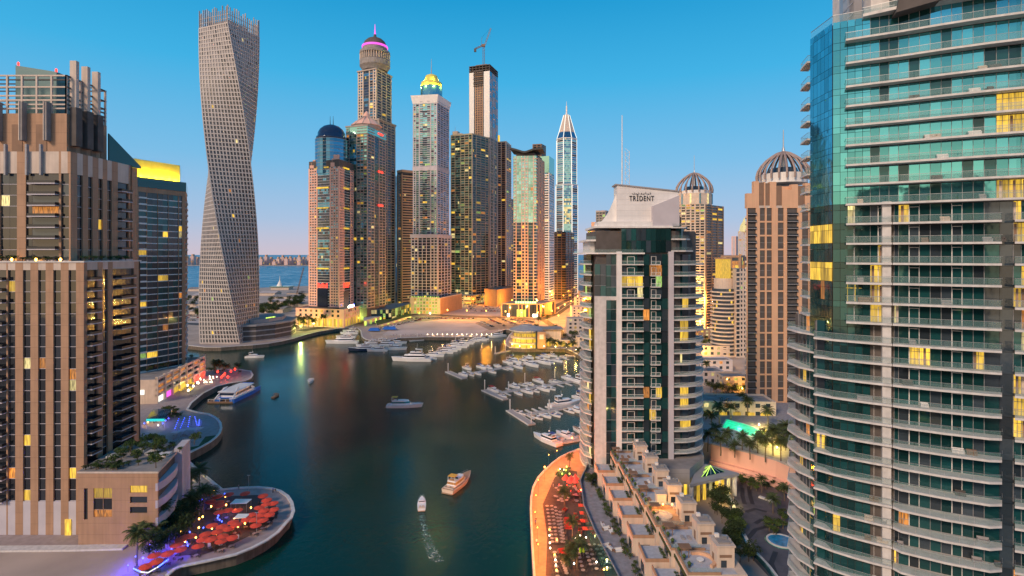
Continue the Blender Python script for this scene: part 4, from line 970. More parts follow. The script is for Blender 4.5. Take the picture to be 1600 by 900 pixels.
def beige_dome_tower():
    P = foot(1056, 600, 1102, 592, 1131, 622)
    T = Tower('beige_rib_dome_tower', 'distant beige gridded tower under an open rib dome, behind the curved white tower', 'tower', (*P[1], 3))
    zt = ZA(320, 600); n = 46; fh = (zt - 3) / n; core(T, P, 3, zt, 'dark')
    face(T, P[0], P[1], 3, fh, n, 'P.3 b1 P.3 b1 P.3 b1 P.4 S.8 P.4 b1 P.3 b1 P.3', 'cream', ['g_dark', 'g_win'], 'cream', lit=.3, line=.9)
    face(T, P[1], P[2], 3, fh, n, 'P.3 b1 P.3 b1 P.3 b1 P.3', 'tan', ['g_dark', 'g_win'], 'tan', lit=.14, line=.9)
    for i in (2, 3): face(T, P[i], P[(i + 1) % 4], 3, fh, n, 'P.4 W1.5 P.4', 'tan', 'g_dark')
    x, y = XA(1088, 605), 612
    for k in range(5): q = Fr(P[0], P[1]).xy(4 + k * 7, 6); flood(T, *q, 12 + 20 * (k % 3), (1, .55, .1), 30000)
    T.m('upper_drum').lathe(x, y, [(19, zt), (19, ZA(302, 600))], M['cream'], 12)
    for i in range(12): T.it('drum_window').beam((x + 19.1 * math.cos(i * .5236), y + 19.1 * math.sin(i * .5236), zt + 1), (x + 19.1 * math.cos(i * .5236), y + 19.1 * math.sin(i * .5236), ZA(303, 600)), .9, M['g_blue' if i % 2 else 'lit3'], 4)
    ribdome(T, x, y, ZA(303, 600), 19.5, 23, ZA(241, 605), 18, 4); T.done()
beige_dome_tower()
def curved_beige():
    Y0 = 420; T = Tower('round_balcony_tower', 'beige mid rise with rounded banded balconies and a lit yellow roof block', 'building', (XA(1140, Y0), Y0, 3))
    cx, cy, r = XA(1141, Y0), Y0 + 12, 10.5; z1 = ZA(452, Y0); n = 17; fh = (z1 - 3) / n
    T.m('wall').lathe(cx, cy, [(r - 1.3, 3), (r - 1.3, z1)], M['g_dark'], 28)
    for k in range(n): z = 3 + k * fh; T.it('balcony').lathe(cx, cy, [(r, z), (r, z + 1.0)], M['cream'], 28)
    for k in range(n):
        for t in range(3):
            if random.random() < .25:
                a = R(200 + t * 35 + random.random() * 20); T.it('window').beam((cx + (r - 1.2) * math.cos(a), cy + (r - 1.2) * math.sin(a), 3 + k * fh + 1.2), (cx + (r - 1.2) * math.cos(a), cy + (r - 1.2) * math.sin(a), 3 + k * fh + 3), .7, M['lit'], 4)
    B = [(XA(1150, Y0), Y0), (XA(1171, Y0), Y0), (XA(1171, Y0), Y0 + 26), (XA(1150, Y0), Y0 + 26)]
    z2 = ZA(420, Y0); n2 = 20; core(T, B, 3, z2)
    face(T, B[0], B[1], 3, (z2 - 3) / n2, n2, 'b2 P.6 V.9 P.8 V.9 P2', 'tan2', 'g_dark', 'cream', lit=.05)
    face(T, B[3], B[0], 3, (z2 - 3) / n2, n2, 'P2 V1 P2 V1 P2', 'tan2', 'g_dark')
    T.m('stepped_block').lathe(cx + 1, cy + 2, [(8, z1), (8, z1 + 8)], M['cream'], 20)
    T.m('lit_block').box(XA(1133, Y0), XA(1148, Y0), Y0 + 8, Y0 + 20, z1, ZA(405, Y0), M['lit']); T.m('lit_block_roof').box(XA(1131.5, Y0), XA(1149, Y0), Y0 + 7, Y0 + 21, ZA(405, Y0), ZA(403, Y0), M['tan'])
    T.done()
    T = simple('floodlit_block', 'amber floodlit block glowing between the two rib domed towers', 'building', foot(1126, 560, 1158, 555, 1170, 575), ZA(402, 556), 4, ['P.4 S1 P.4 S1 P.4'], 'tan', 'g_dark', 'tan', .75); T.done()
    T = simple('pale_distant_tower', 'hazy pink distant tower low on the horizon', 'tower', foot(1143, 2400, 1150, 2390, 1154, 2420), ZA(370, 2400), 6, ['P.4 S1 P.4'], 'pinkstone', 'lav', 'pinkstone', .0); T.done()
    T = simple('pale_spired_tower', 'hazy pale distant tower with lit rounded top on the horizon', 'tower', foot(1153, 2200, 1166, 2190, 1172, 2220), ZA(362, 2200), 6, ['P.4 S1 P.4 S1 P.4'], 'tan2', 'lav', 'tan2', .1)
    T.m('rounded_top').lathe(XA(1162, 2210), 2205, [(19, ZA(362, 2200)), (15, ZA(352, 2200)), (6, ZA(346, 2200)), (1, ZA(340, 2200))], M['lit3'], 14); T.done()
curved_beige()

# ---- Trident building
def trident():
    Y0 = 185; X = lambda px: XA(px, Y0); Z = lambda py: ZA(py, Y0)
    T = Tower('white_curved_tower', 'green glass tower with white frames and a sail shaped top with black lettering', 'tower', (X(1000), Y0, 3))
    xs = [28.1, 63.8]; zr = Z(356); fh = 3.765; zt0 = Z(397); n = int((zt0 - 5) / fh); zb = zt0 - n * fh
    P = [(28.1, Y0), (56, Y0), (64.5, Y0 + 5), (68, Y0 + 14), (66, Y0 + 30), (34, Y0 + 32), (27.5, Y0 + 22)]
    core(T, P, 3, zr - 1, 'dark', .7, 'roofm')
    f = Fr((28.1, Y0), (56, Y0)); A = lambda px: X(px) - 28.1
    def seg(p0, p1, z0, nn, by, **k):
        a, c = f.xy(A(p0), 0), f.xy(A(p1), 0); face(T, a, c, z0, fh, nn, by, k.pop('W', 'white'), k.pop('GL', ['g_teal', 'g_teal', 'g_dark']), k.pop('SL', 'metal'), rec=.6, **k)
    nw = round((Z(412) - zb) / fh)
    T.m('white_wall').fbox(f, 0, A(947), -.6, .35, 3, Z(463), M['slab'])      # plain wall strip
    T.m('white_wall').fbox(f, A(947), A(963), -.3, .35, Z(469), Z(463), M['slab'])
    seg(947, 963, zb, n, 'C1 C1', line=.12, lit=.02, mull=0)
    for k in range(3): seg(929, 947, Z(463) + k * (Z(397) - Z(463)) / 4 + .02, 1, 'C1 C1', line=.12, lit=.02)
    T.it('column').fbox(f, A(963), A(971), -.6, .7, 3, Z(393), M['white']); T.it('column').fbox(f, A(1044), A(1052), -.6, .7, 3, Z(393), M['lav'])
    lf = lambda q, l: l
    # balconied bays
    fr = Fr(f.xy(A(971), 0), f.xy(A(1005), 0)); fg = Fr(f.xy(A(1005), 0), f.xy(A(1044), 0))
    for k in range(n):
        z = zb + k * fh
        for q in range(4):
            a0, a1 = fr.l * q / 4 + .06, fr.l * (q + 1) / 4 - .06
            T.it('window').fquad(fr, a0, a1, -.5, z + .3, z + fh, M['lit'] if roomlit(*fr.P(a0, 0, z + 1.8)) else glz(['g_teal', 'g_teal', 'g_dark'], .06))
        T.m('window_frame').fbox(fr, fr.l * .27, fr.l * .29, -.5, -.3, z + .3, z + 2.9, M['white']); T.m('window_frame').fbox(fr, fr.l * .6, fr.l * .62, -.5, -.3, z + .3, z + 2.9, M['white'])
        T.m('window_frame').fbox(fr, fr.l * .27, fr.l * .62, -.5, -.3, z + 2.8, z + 2.95, M['white'])
        b, r = T.it('balcony', 'railing'); b.fbox(fr, 0, fr.l, -.6, .9, z, z + .38, M['slab']); r.fbox(fr, 0, fr.l, .78, .84, z + .39, z + 1.35, M['rail']); r.fbox(fr, 0, fr.l, .76, .86, z + 1.36, z + 1.44, M['white'])
        for q in range(4):
            a0, a1 = fg.l * q / 4 + .04, fg.l * (q + 1) / 4 - .04
            T.it('window').fquad(fg, a0, a1, .02, z + .1, z + fh, M['lit2'] if roomlit(*fg.P(a0, 0, z + 1.8)) else glz(['g_teal', 'g_teal', 'g_dark'], .035))
        b, r = T.it('balcony', 'railing'); a0, a1 = fg.l * .28, fg.l * .66
        b.fbox(fg, a0, a1, .0, 1.2, z, z + .3, M['slab']); r.fbox(fg, a0, a1, 1.08, 1.14, z + .31, z + 1.3, M['white' if k % 1 else 'rail'])
        for q in range(3): aa = a0 + (a1 - a0) * q / 2.07; r.fbox(fg, aa, aa + .12, 1.05, 1.18, z + .31, z + 1.3, M['white'])
        r.fbox(fg, a0, a1, 1.05, 1.17, z + 1.31, z + 1.4, M['white'])
        T.m('window_frame').fbox(fg, a0 + .3, a0 + .42, .03, .12, z + .3, z + 2.9, M['white']); T.m('window_frame').fbox(fg, a0 + 1.9, a0 + 2.02, .03, .12, z + .3, z + 2.9, M['white']); T.m('window_frame').fbox(fg, a0 + .3, a0 + 2.02, .03, .12, z + 2.9, z + 3.0, M['white'])
        # rounded balconies on the right corner
        ring_o = [(55.0, Y0 - .9), (59.5, Y0 - .6), (63.0, Y0 + .8), (65.8, Y0 + 3.5), (68.0, Y0 + 8), (69.5, Y0 + 14)]
        ring_i = [(55.0, Y0 + 1.6), (58.5, Y0 + 1.9), (61.0, Y0 + 3.2), (63.2, Y0 + 5.5), (65.0, Y0 + 9), (66.2, Y0 + 14)]
        b, r = T.it('balcony', 'railing'); b.prism(ring_o + ring_i[::-1], z, z + .4, M['slab'])
        for a, c in zip(ring_o, ring_o[1:]):
            g = Fr(a, c); r.fbox(g, 0, g.l, -.25, -.19, z + .42, z + 1.4, M['rail']); r.fbox(g, 0, g.l, -.28, -.16, z + 1.4, z + 1.48, M['white'])
        for a, c in zip(ring_i, ring_i[1:]):
            g = Fr(a, c); T.it('window').fquad(g, .05, g.l - .05, -.02, z + .42, z + fh - .2, M['lit'] if roomlit(*g.P(g.l / 2, 0, z + 1.8)) else glz(['g_teal', 'g_dark', 'g_dark'], .08))
        # rounded balconies on the left flank
        lo = [(27.0, Y0 + 25), (25.4, Y0 + 20), (24.9, Y0 + 14), (25.4, Y0 + 8.5), (27.9, Y0 + 5)]; li = [(28, Y0 + 5.5), (28, Y0 + 25)]
        b, r = T.it('balcony', 'railing'); b.prism(lo + li, z, z + .4, M['slab'])
        for a, c in zip(lo, lo[1:]):
            g = Fr(a, c); r.fbox(g, 0, g.l, -.25, -.19, z + .42, z + 1.4, M['rail']); r.fbox(g, 0, g.l, -.28, -.16, z + 1.4, z + 1.48, M['white'])
        for q in range(4):
            g = Fr((27.7, Y0 + 25), (27.7, Y0 + 5)); T.it('window').fquad(g, g.l * q / 4 + .1, g.l * (q + 1) / 4 - .1, .1, z + .42, z + fh - .2, glz(['g_teal', 'g_dark', 'g_dark'], .15))
    # top storeys
    z = zb + n * fh
    T.m('roof_slab').prism([(23.5, Y0 + 5), (25, Y0 + .5), (29, Y0 - .8), (45, Y0 - .8), (45, Y0 + 24), (23.5, Y0 + 24)], z, z + .5, M['white'])
    g = Fr((22.5, Y0 + 3.4), (28.5, Y0 - .6)); T.m('railing').fbox(g, 0, g.l, -.1, 0, z + .5, z + 1.6, M['rail']); g = Fr((28.5, Y0 - .6), (44.6, Y0 - .6)); T.m('railing').fbox(g, 0, g.l, -.1, 0, z + .5, z + 1.6, M['rail'])
    for q in range(10):
        g = Fr((37.2, Y0 + .3), (54, Y0 + .3)); g2 = Fr((30, Y0 + 4), (38, Y0 + 4))
        for k in range(2): T.it('window').fquad(g, g.l * q / 10 + .03, g.l * (q + 1) / 10 - .03, .25, z + .52 + k * 4.1, z + 4.55 + k * 4.1, M[random.choice(['g_teal', 'g_dark', 'g_teal'])])
        if q < 4: T.it('window').fquad(g2, g2.l * q / 4, g2.l * (q + 1) / 4 - .05, .1, z + .52, z + 4.2, M['g_dark'])
    T.m('upper_storeys').box(37.2, 54, Y0 + .3, Y0 + 22, z + .5, z + 8.9, M['dark']); T.m('upper_storeys').box(27, 37.2, Y0 + 4, Y0 + 22, z + .5, z + 4.4, M['slab'])
    T.m('upper_deck').box(25.5, 38.5, Y0 + 1.5, Y0 + 23, z + 4.4, z + 5.0, M['white']); T.m('railing').fbox(Fr((25.6, Y0 + 1.6), (37, Y0 + 1.6)), 0, 11.4, -.1, 0, z + 5.0, z + 6.1, M['rail'])
    T.m('upper_storeys').box(29, 37.2, Y0 + 5, Y0 + 22, z + 5, z + 8.0, M['slab']); T.m('upper_deck').box(28, 54.6, Y0 - .3, Y0 + 23, z + 8.9, z + 9.6, M['white'])
    for k in range(3):      # shallow decks of the right end
        zz = z + .8 + k * 4.0
        ro = [(54.2, Y0 - .6), (59, Y0 - .2), (62.2 - k, Y0 + 2), (63.6 - k, Y0 + 6), (63.6 - k, Y0 + 14), (54.2, Y0 + 14)]
        T.it('roof_terrace').prism(ro, zz, zz + .5, M['slab']); T.it('roof_terrace').prism(inset(ro, .3), zz + .5, zz + 1.6, M['rail'])
        T.m('upper_storeys').prism(inset(ro, 2.0), zz + .5, zz + 4.0, M['g_teal'])
    # sail shaped roof
    zs = z + 9.6; q = T.m('sail_wall')
    def plate(pts, y0, y1, m):
        b = len(q.v); nn = len(pts); q.v += [(x, y0, zz) for x, zz in pts] + [(x, y1, zz) for x, zz in pts]; k = q.mi(M[m])
        q.f.append(tuple(range(b, b + nn))); q.m.append(k); q.f.append(tuple(b + 2 * nn - 1 - i for i in range(nn))); q.m.append(k)
        for i in range(nn): j = (i + 1) % nn; q.f.append((b + j, b + i, b + nn + i, b + nn + j)); q.m.append(k)
    M['signw'] = mat('white_sail_panels', (.74, .70, .69), .6, .06, .3, panel=1.9, streak=.06, joint=.8)
    plate([(X(966), zs), (X(1063), zs), (X(1063), Z(299)), (X(966), Z(288))], Y0 + 2.0, Y0 + 8, 'signw')
    sw = [(X(930), Z(352)), (X(966), Z(352))] + [(X(966), Z(300))] + [(X(966 - 36 * t), Z(300 + 50 * (1 - (1 - t) ** 2.2))) for t in (.06, .14, .25, .4, .6, .8)]
    plate(sw, Y0 + 3.5, Y0 + 4.3, 'white')
    T.m('sail_cap').hexa([(X(963), Y0 + 1.6, Z(288)), (X(1066), Y0 + 1.6, Z(299)), (X(1066), Y0 + 8.4, Z(299)), (X(963), Y0 + 8.4, Z(288)), (X(963), Y0 + 1.6, Z(286)), (X(1066), Y0 + 1.6, Z(297)), (X(1066), Y0 + 8.4, Z(297)), (X(963), Y0 + 8.4, Z(286))], M['grey'])
    T.m('grey_block').hexa([(X(1020), Y0 + .2, zs), (X(1062), Y0 + .2, zs), (X(1062), Y0 + 12, zs), (X(1020), Y0 + 12, zs), (X(1020), Y0 + .2, Z(322)), (X(1062), Y0 + .2, Z(305)), (X(1062), Y0 + 12, Z(305)), (X(1020), Y0 + 12, Z(322))], M['lav'])
    T.m('sail_base').box(X(935), X(1020), Y0 + .4, Y0 + 9, zs, Z(346), M['white'])
    mx_, my = XA(972, 210), 210
    T.m('antenna').beam((mx_, my, zs), (mx_, my, ZA(180, my)), .35, M['white'], 6, .15)
    q2 = T.m('lattice_mast')
    for dx in (1.2, 2.8): q2.beam((mx_ + dx, my, zs), (mx_ + dx, my, ZA(236, my)), .1, M['white'], 4)
    zz = zs
    while zz < ZA(237, my): q2.beam((mx_ + 1.2, my, zz), (mx_ + 2.8, my, zz + 1.2), .07, M['white'], 3); q2.beam((mx_ + 2.8, my, zz + 1.2), (mx_ + 1.2, my, zz + 2.4), .07, M['white'], 3); zz += 2.4
    def text(s, px0, px1, py, hgt, nm, sx=1.0):
        cu = bpy.data.curves.new(nm, 'FONT'); cu.body = s; cu.extrude = .06; cu.align_x = 'CENTER'; cu.offset = .002; cu.space_character = 1.18
        o = bpy.data.objects.new(nm, cu); COL.objects.link(o); bpy.context.view_layer.update()
        dg = bpy.context.evaluated_depsgraph_get(); me = bpy.data.meshes.new_from_object(o.evaluated_get(dg)); bpy.data.objects.remove(o)
        vs = [v.co for v in me.vertices]
        if not vs: return
        x0, x1 = min(v.x for v in vs), max(v.x for v in vs); y0, y1 = min(v.y for v in vs), max(v.y for v in vs)
        wx = (px1 - px0) * Y0 / 850
        for v in me.vertices:
            a = ((v.co.x - x0) / (x1 - x0)) * wx; b = (v.co.y - y0) / (y1 - y0) * hgt; d = v.co.z
            v.co = (X(px0) + a - T.loc[0], Y0 + 1.9 - .12 + -d * 1.0 - T.loc[1] , Z(py) + b - .013 * 0 - a * .1 * 0 - T.loc[2])
        me.materials.clear(); me.materials.append(M['black']); o = bpy.data.objects.new(nm, me); COL.objects.link(o); o.parent = T.root
    text('TR\u0130DENT', 985, 1024, 313, 2.35, 'lettering')
    text('\uFE96\uFEE7\uFEAA\uFEF3\uFE8D\uFEAE\uFE97', 989, 1019, 303.5, .95, 'arabic_lettering')
    # foot of the tower and grey wall beside it
    T.m('base_wall').prism([(47, Y0 - 9), (57.5, Y0 - 9), (66, Y0 + 2), (66, Y0 + 20), (47, Y0 + 12)], 3, 13.5, M['grey'], M['roofm'])
    T.done()
trident()
# ---- glazed tower at the right edge
def right_tower():
    T = Tower('glazed_balcony_tower', 'huge curved glass tower with white balcony slabs filling the edge of the view', 'tower', (62, 100, 3))
    B = [(58.3, 95), (61.6, 93.2), (65.2, 91.4), (70.2, 88.5), (75.2, 85.9), (79.6, 84.0), (88, 81), (98, 78.6)]
    def off(L_, d):
        o = []
        for i, p in enumerate(L_):
            a = L_[max(i - 1, 0)]; c = L_[min(i + 1, len(L_) - 1)]; f = Fr(a, c); o.append((p[0] - f.n[0] * d, p[1] - f.n[1] * d))
        return o
    Wl = off(B, 1.9)
    corner = [(60.0, 109.5), (57.6, 104.9), (57.5, 97.5)]
    CL = corner + Wl[1:]                      # whole glass line, left to right
    full = CL + [(98, 130), (74, 130)]
    ZF = [120.6, 116.5, 112.4] + [112.4 - 3.43 * k for k in range(1, 32)]
    ztop = 124.4
    T.m('wall').prism(inset([(p[0], p[1]) for p in full], .35), 3, ztop - .1, M['dark'], M['roofm'])
    zs = [3.0] + sorted(z for z in ZF if z > 4.5) + [ztop]
    GT = ['g_teal2', 'g_teal2', 'g_green']
    def panes(L_, z0, z1, w_, GL, lit, lits=None, inset_=.0, door=False):
        for a, c in zip(L_, L_[1:]):
            f = Fr(a, c); nn = max(1, round(f.l / w_)); g0 = None
            for q in range(nn):
                a0, a1 = f.l * q / nn + .03, f.l * (q + 1) / nn - .03
                g = glz(GL, lit, lits)
                if roomlit(*f.P(a0, 0, (z0 + z1) / 2)): g = M['lit']
                if g.name.endswith('room'):
                    for hh in (.3, .72): T.m('mullion').fbox(f, a0, a1, inset_ + .01, inset_ + .06, z0 + (z1 - z0) * hh, z0 + (z1 - z0) * hh + .07, M['grey'])
                    T.m('mullion').fbox(f, (a0 + a1) / 2 - .03, (a0 + a1) / 2 + .03, inset_ + .01, inset_ + .06, z0, z1, M['grey'])
                    if random.random() < .6: aa = a0 + random.uniform(0, .5); T.it('curtain').fquad(f, aa, aa + .35, inset_ + .02, z0, z1 - .1, M[random.choice(['tan', 'cream', 'brown'])])
                T.it('window').fquad(f, a0, a1, .0 + inset_, z0, z1, g)
                T.m('mullion').fbox(f, a0 - .06, a0 + .0, .0 + inset_, .08 + inset_, z0, z1, M['white' if (door and q % 3 == 1) else 'grey'])
                if door and q % 3 == 1: T.m('mullion').fbox(f, a0 - .06, a0 + .06, inset_ + .01, .1 + inset_, z0, z1 - .35, M['white']); T.m('mullion').fbox(f, a1 - .06, a1 + .06, inset_, .08 + inset_, z0, z1 - .35, M['white']); T.m('mullion').fbox(f, a0, a1, inset_, .08 + inset_, z1 - .42, z1 - .35, M['white'])
    TE = glass('tower_dim_teal_glass', (.014, .085, .09), .45, .06, .5); TB = glass('tower_blue_glass', (.10, .42, .52), .85, .05, .3)
    TC = glass('tower_bright_cyan_glass', (.13, .50, .53), .88, .05, .3)
    M['t_e'], M['t_b'], M['t_c'] = TE, TB, TC  # dark and bright copies of the tower glass carry the mirrored surroundings
    # curtain walled corner
    litz = [(357, 380), (410, 435)]
    for i in range(len(zs) - 1):
        z0, z1 = zs[i], zs[i + 1]; zc = (z0 + z1) / 2; py = HZ - (zc - H) / 100 * F
        up = zc > 92  # brighter glass above, darker below: the sky reflection is put into the tints
        forced = any(a < py < b for a, b in litz)
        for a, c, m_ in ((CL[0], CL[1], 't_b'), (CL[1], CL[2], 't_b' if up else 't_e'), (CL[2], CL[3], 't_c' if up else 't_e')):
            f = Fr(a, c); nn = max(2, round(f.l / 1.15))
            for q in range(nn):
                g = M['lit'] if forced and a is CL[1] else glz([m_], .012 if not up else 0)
                for h0, h1 in ((0, .68), (.68, 1)):
                    T.it('window').fquad(f, f.l * q / nn + .03, f.l * (q + 1) / nn - .03, .1, z0 + (z1 - z0) * h0 + .04, z0 + (z1 - z0) * h1 - .02, g)
    def slab(name, Lo, Li, z, t=.34, rail=True, col='slab'):
        b, r = T.it('balcony', 'railing'); b.prism(Lo + Li[::-1], z - t, z, M[col])
        if rail:
            for a, c in zip(Lo, Lo[1:]):
                f = Fr(a, c); nn = max(1, round(f.l / 2.2))
                for q in range(nn): r.fbox(f, f.l * q / nn + .04, f.l * (q + 1) / nn - .04, -.2, -.17, z + .05, z + 1.05, M['rail'])
                r.fbox(f, 0, f.l, -.22, -.15, z + 1.07, z + 1.12, M['metal'])
            for p, pi in ((Lo[0], Li[0]), (Lo[-1], Li[-1])):
                f = Fr(pi, p); r.fbox(f, .1, f.l - .1, -.03, 0, z + .05, z + 1.05, M['rail']); r.fbox(f, .1, f.l - .1, -.05, .02, z + 1.07, z + 1.12, M['metal'])
    def at(L_, px):           # point on a polyline at picture column px
        for a, c in zip(L_, L_[1:]):
            pa, pc = 800 + F * a[0] / a[1], 800 + F * c[0] / c[1]
            if pa <= px <= pc:
                t = (px - pa) / (pc - pa); return (a[0] + (c[0] - a[0]) * t, a[1] + (c[1] - a[1]) * t)
        return L_[-1]
    def cut(L_, p0, p1):
        mid = [p for p in L_ if p0 + 3 < 800 + F * p[0] / p[1] < p1 - 3]; return [at(L_, p0)] + mid + [at(L_, p1)]
    bl = [(55.2, 99.6), (57.4, 97.0), (59.7, 95.0), (62.0, 93.3), (64.2, 91.9)]          # lower left bays, more curved
    blw = [(56.6, 101.0), (58.6, 98.6), (60.8, 96.8), (63.2, 95.0), (65.3, 93.6)]
    sd = [(58.2, 114.5), (56.4, 111.5), (56.2, 107.0), (57.9, 102.4)]; sdw = [(60, 114.5), (58.8, 111), (58.6, 107), (59.4, 103.6)]
    for i, z in enumerate(ZF):
        if z < 4: continue
        zn = z + (4.1 if i < 3 else 3.43)
        hd = min(zn - .46, 124.3)
        if z > 91.5:
            slab('b', B, Wl, z)
            Lw = off(Wl, .02); panes([Wl[1]] + Wl[2:], z + .02, hd, 1.35, ['t_c', 't_c', 't_c', 't_c', 't_e'] if z < 119 else ['t_b', 't_e'], .0, door=False)
            # lit flat behind the glass fin at the far end
            if i < 12:
                f = Fr(Wl[5], B[5]); T.it('glass_fin').fbox(f, 0, f.l - .2, -.05, .05, z, hd, M['rail'])
        else:
            lo = cut(B, 1322, 1394) if z > 70 else bl; li = cut(Wl, 1322, 1394) if z > 70 else blw
            lo2 = cut(B, 1395, 1566); li2 = cut(Wl, 1395, 1566)
            if z < 66: bw = min(1.3, (66 - z) / 22); lo2 = [lo2[0]] + [(p[0] - .48 * bw * w_, p[1] - .88 * bw * w_) for p, w_ in zip(lo2[1:-1], (.75, 1, .8, .6))] + [lo2[-1]]
            slab('b', lo, li, z); slab('b', lo2, li2, z); slab('b', cut(B, 1586, 1668), cut(Wl, 1586, 1668), z)
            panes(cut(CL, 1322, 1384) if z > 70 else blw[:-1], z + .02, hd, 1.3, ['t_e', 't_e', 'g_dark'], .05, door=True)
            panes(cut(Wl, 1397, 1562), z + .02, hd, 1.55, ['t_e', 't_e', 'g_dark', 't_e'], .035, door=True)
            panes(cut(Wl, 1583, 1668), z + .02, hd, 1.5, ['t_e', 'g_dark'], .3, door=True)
            f = Fr(at(Wl, 1562), at(Wl, 1584)); T.it('window').fquad(f, 0, f.l, .02, z - .4, zn - .45, M['g_dark'])
            if z < 71: slab('b', sd, sdw, z); panes(sdw, z + .02, hd, 1.6, ['t_e', 'g_dark'], .1)
            elif 1: slab('b', [(58.8, 111), (58.1, 108.6), (57.5, 106.0)], [(60.5, 111), (59.6, 108.6), (58.6, 106)], z)
    for z in ZF[:9]: slab('b', [(58.8, 111), (58.1, 108.6), (57.5, 106.0)], [(60.5, 111), (59.6, 108.6), (58.6, 106)], z)
    # white pier between the balcony stacks
    pA, pB = at(B, 1380), at(B, 1394); f = Fr(pA, pB); T.m('pier').fbox(f, 0, f.l, -2.4, -.75, 3, 92.0, M['slab'])
    T.m('lower_wall').prism([(56.4, 101.3), (65.0, 94.2), (66, 96), (60, 108)], 3, 70.5, M['dark']); T.m('lower_wall').prism([(59.2, 104), (61, 104), (61, 114), (59.4, 114)], 3, 70.5, M['dark'])
    # roof terrace and overhanging roof plane
    Lt = [CL[1], CL[2], Wl[1], Wl[2], Wl[3]]
    for a, c in zip(Lt, Lt[1:]): f = Fr(a, c); T.m('roof_railing').fbox(f, 0, f.l, -.1, -.04, ztop, ztop + 1.3, M['rail']); T.m('roof_railing').fbox(f, 0, f.l, -.12, 0, ztop + 1.3, ztop + 1.36, M['metal'])
    lf = [(60.5, 93.2), (70, 88.0), (82, 83), (98, 79)]
    slab('b', [(60.9, 94.4)] + off(B, -.3)[2:], [(62.5, 96.8)] + Wl[2:], ztop + .3, .5)
    T.m('roof_house').prism([(64, 97), (72, 93), (98, 86), (98, 110), (66, 112)], ztop, ztop + 16, M['slab'])
    T.it('roof_column').box(59.6, 60.4, 98, 99, ztop, ztop + 14, M['metal']); T.it('roof_column').box(61.4, 62.8, 97.6, 99, ztop, ztop + 14, M['grey'])
    for k in range(7): T.it('lattice_bar').beam((59.6, 97.9, ztop + k * 2), (61.4, 97.9, ztop + k * 2 + 2), .08, M['metal'], 4)
    T.m('overhanging_roof').hexa([(64.2, 90.9, ztop - 1.0), (76.5, 84.2, ztop + .9), (79, 92, ztop + .9), (67, 98, ztop - 1.0), (65.2, 90.2, ztop + 5), (79.5, 82.8, ztop + 6), (81, 92, ztop + 8), (67, 99, ztop + 7)], M['dark'])
    # things on the balconies
    for k in range(46):
        z = random.choice(ZF[2:30]); px = random.choice([random.uniform(1335, 1380), random.uniform(1400, 1560), random.uniform(1400, 1560)])
        p = at(B, px); f = Fr(p, (p[0] + 1, p[1] - .52)); m_ = M[random.choice(['brown', 'white', 'dark', 'grey', 'cream'])]
        q = MB()
        w_ = random.uniform(.7, 1.7); q.fbox(f, 0, w_, -1.35, -.7, z + .02, z + .4, m_); q.fbox(f, 0, w_, -1.35, -1.2, z + .4, z + .8, m_); q.fbox(f, 0, .12, -1.2, -.7, z + .4, z + .58, m_); q.fbox(f, w_ - .12, w_, -1.2, -.7, z + .4, z + .58, m_)
        BALC.append((q, p, z, px, m_.name))
    T.done()
BALC = []
right_tower()
for i, (q, p, z, px, mn) in enumerate(BALC):
    o = q.build('balcony_bench', loc=(p[0], p[1], z), off=(p[0], p[1], z))
    tag(o, 'low cushioned outdoor seat on a balcony of the glazed tower', 'seat', 'outdoor seats on the tower balconies')

# unseen towers added behind the viewpoint as something dark for the glass to mirror
for q, z1, lb in (([(-12, -112), (58, -105), (55, -75), (-15, -82)], 112, 'unseen dark tower added behind the viewpoint to be mirrored in the glazed tower'), ([(88, -100), (150, -100), (150, -68), (88, -68)], 100, 'second unseen dark tower added behind the viewpoint for the glass to mirror')):
    simple('added_mirror_tower', lb, 'tower', q, z1, 4, ['P1 S3 P1 S3 P1'], 'brown', 'g_dark', 'tan', .03).done()
# ================================================================ VEGETATION
def leafmat(name, col, var=.55):
    m, n, l, b = newmat(name); ge = n.new('ShaderNodeNewGeometry')
    mrn = n.new('ShaderNodeMapRange'); mrn.inputs[3].default_value = 1 - var; mrn.inputs[4].default_value = 1 + var; l.new(ge.outputs['Random Per Island'], mrn.inputs[0])
    vm = n.new('ShaderNodeVectorMath'); vm.operation = 'SCALE'; vm.inputs[0].default_value = col; l.new(mrn.outputs[0], vm.inputs[3]); l.new(vm.outputs[0], b.inputs['Base Color'])
    b.inputs['Roughness'].default_value = .7; b.inputs['Specular IOR Level'].default_value = .25
    return m
M['leaf'] = leafmat('dark_leaves', (.035, .055, .018)); M['leaf2'] = leafmat('green_leaves', (.06, .095, .022)); M['palmleaf'] = leafmat('palm_leaves', (.060, .075, .024), .5)
M['bark'] = mat('bark', (.14, .10, .07), .9, .25, 3)
def leaves(mb, cx, cy, cz, rx, ry, rz, n, s, m, rnd):
    for _ in range(n):
        while 1:
            a, b, c = (rnd.uniform(-1, 1) for _ in range(3)); q = a * a + b * b + c * c
            if .25 < q < 1: break
        p = Vector((cx + a * rx, cy + b * ry, cz + c * rz)); t = Vector((rnd.gauss(0, 1), rnd.gauss(0, 1), rnd.gauss(0, .6))).normalized()
        u = t.cross(Vector((rnd.gauss(0, 1), rnd.gauss(0, 1), rnd.gauss(0, 1)))).normalized(); k = s * rnd.uniform(.6, 1.5)
        mb.poly([tuple(p - t * k), tuple(p + u * k * .5), tuple(p + t * k), tuple(p - u * k * .5)], m)
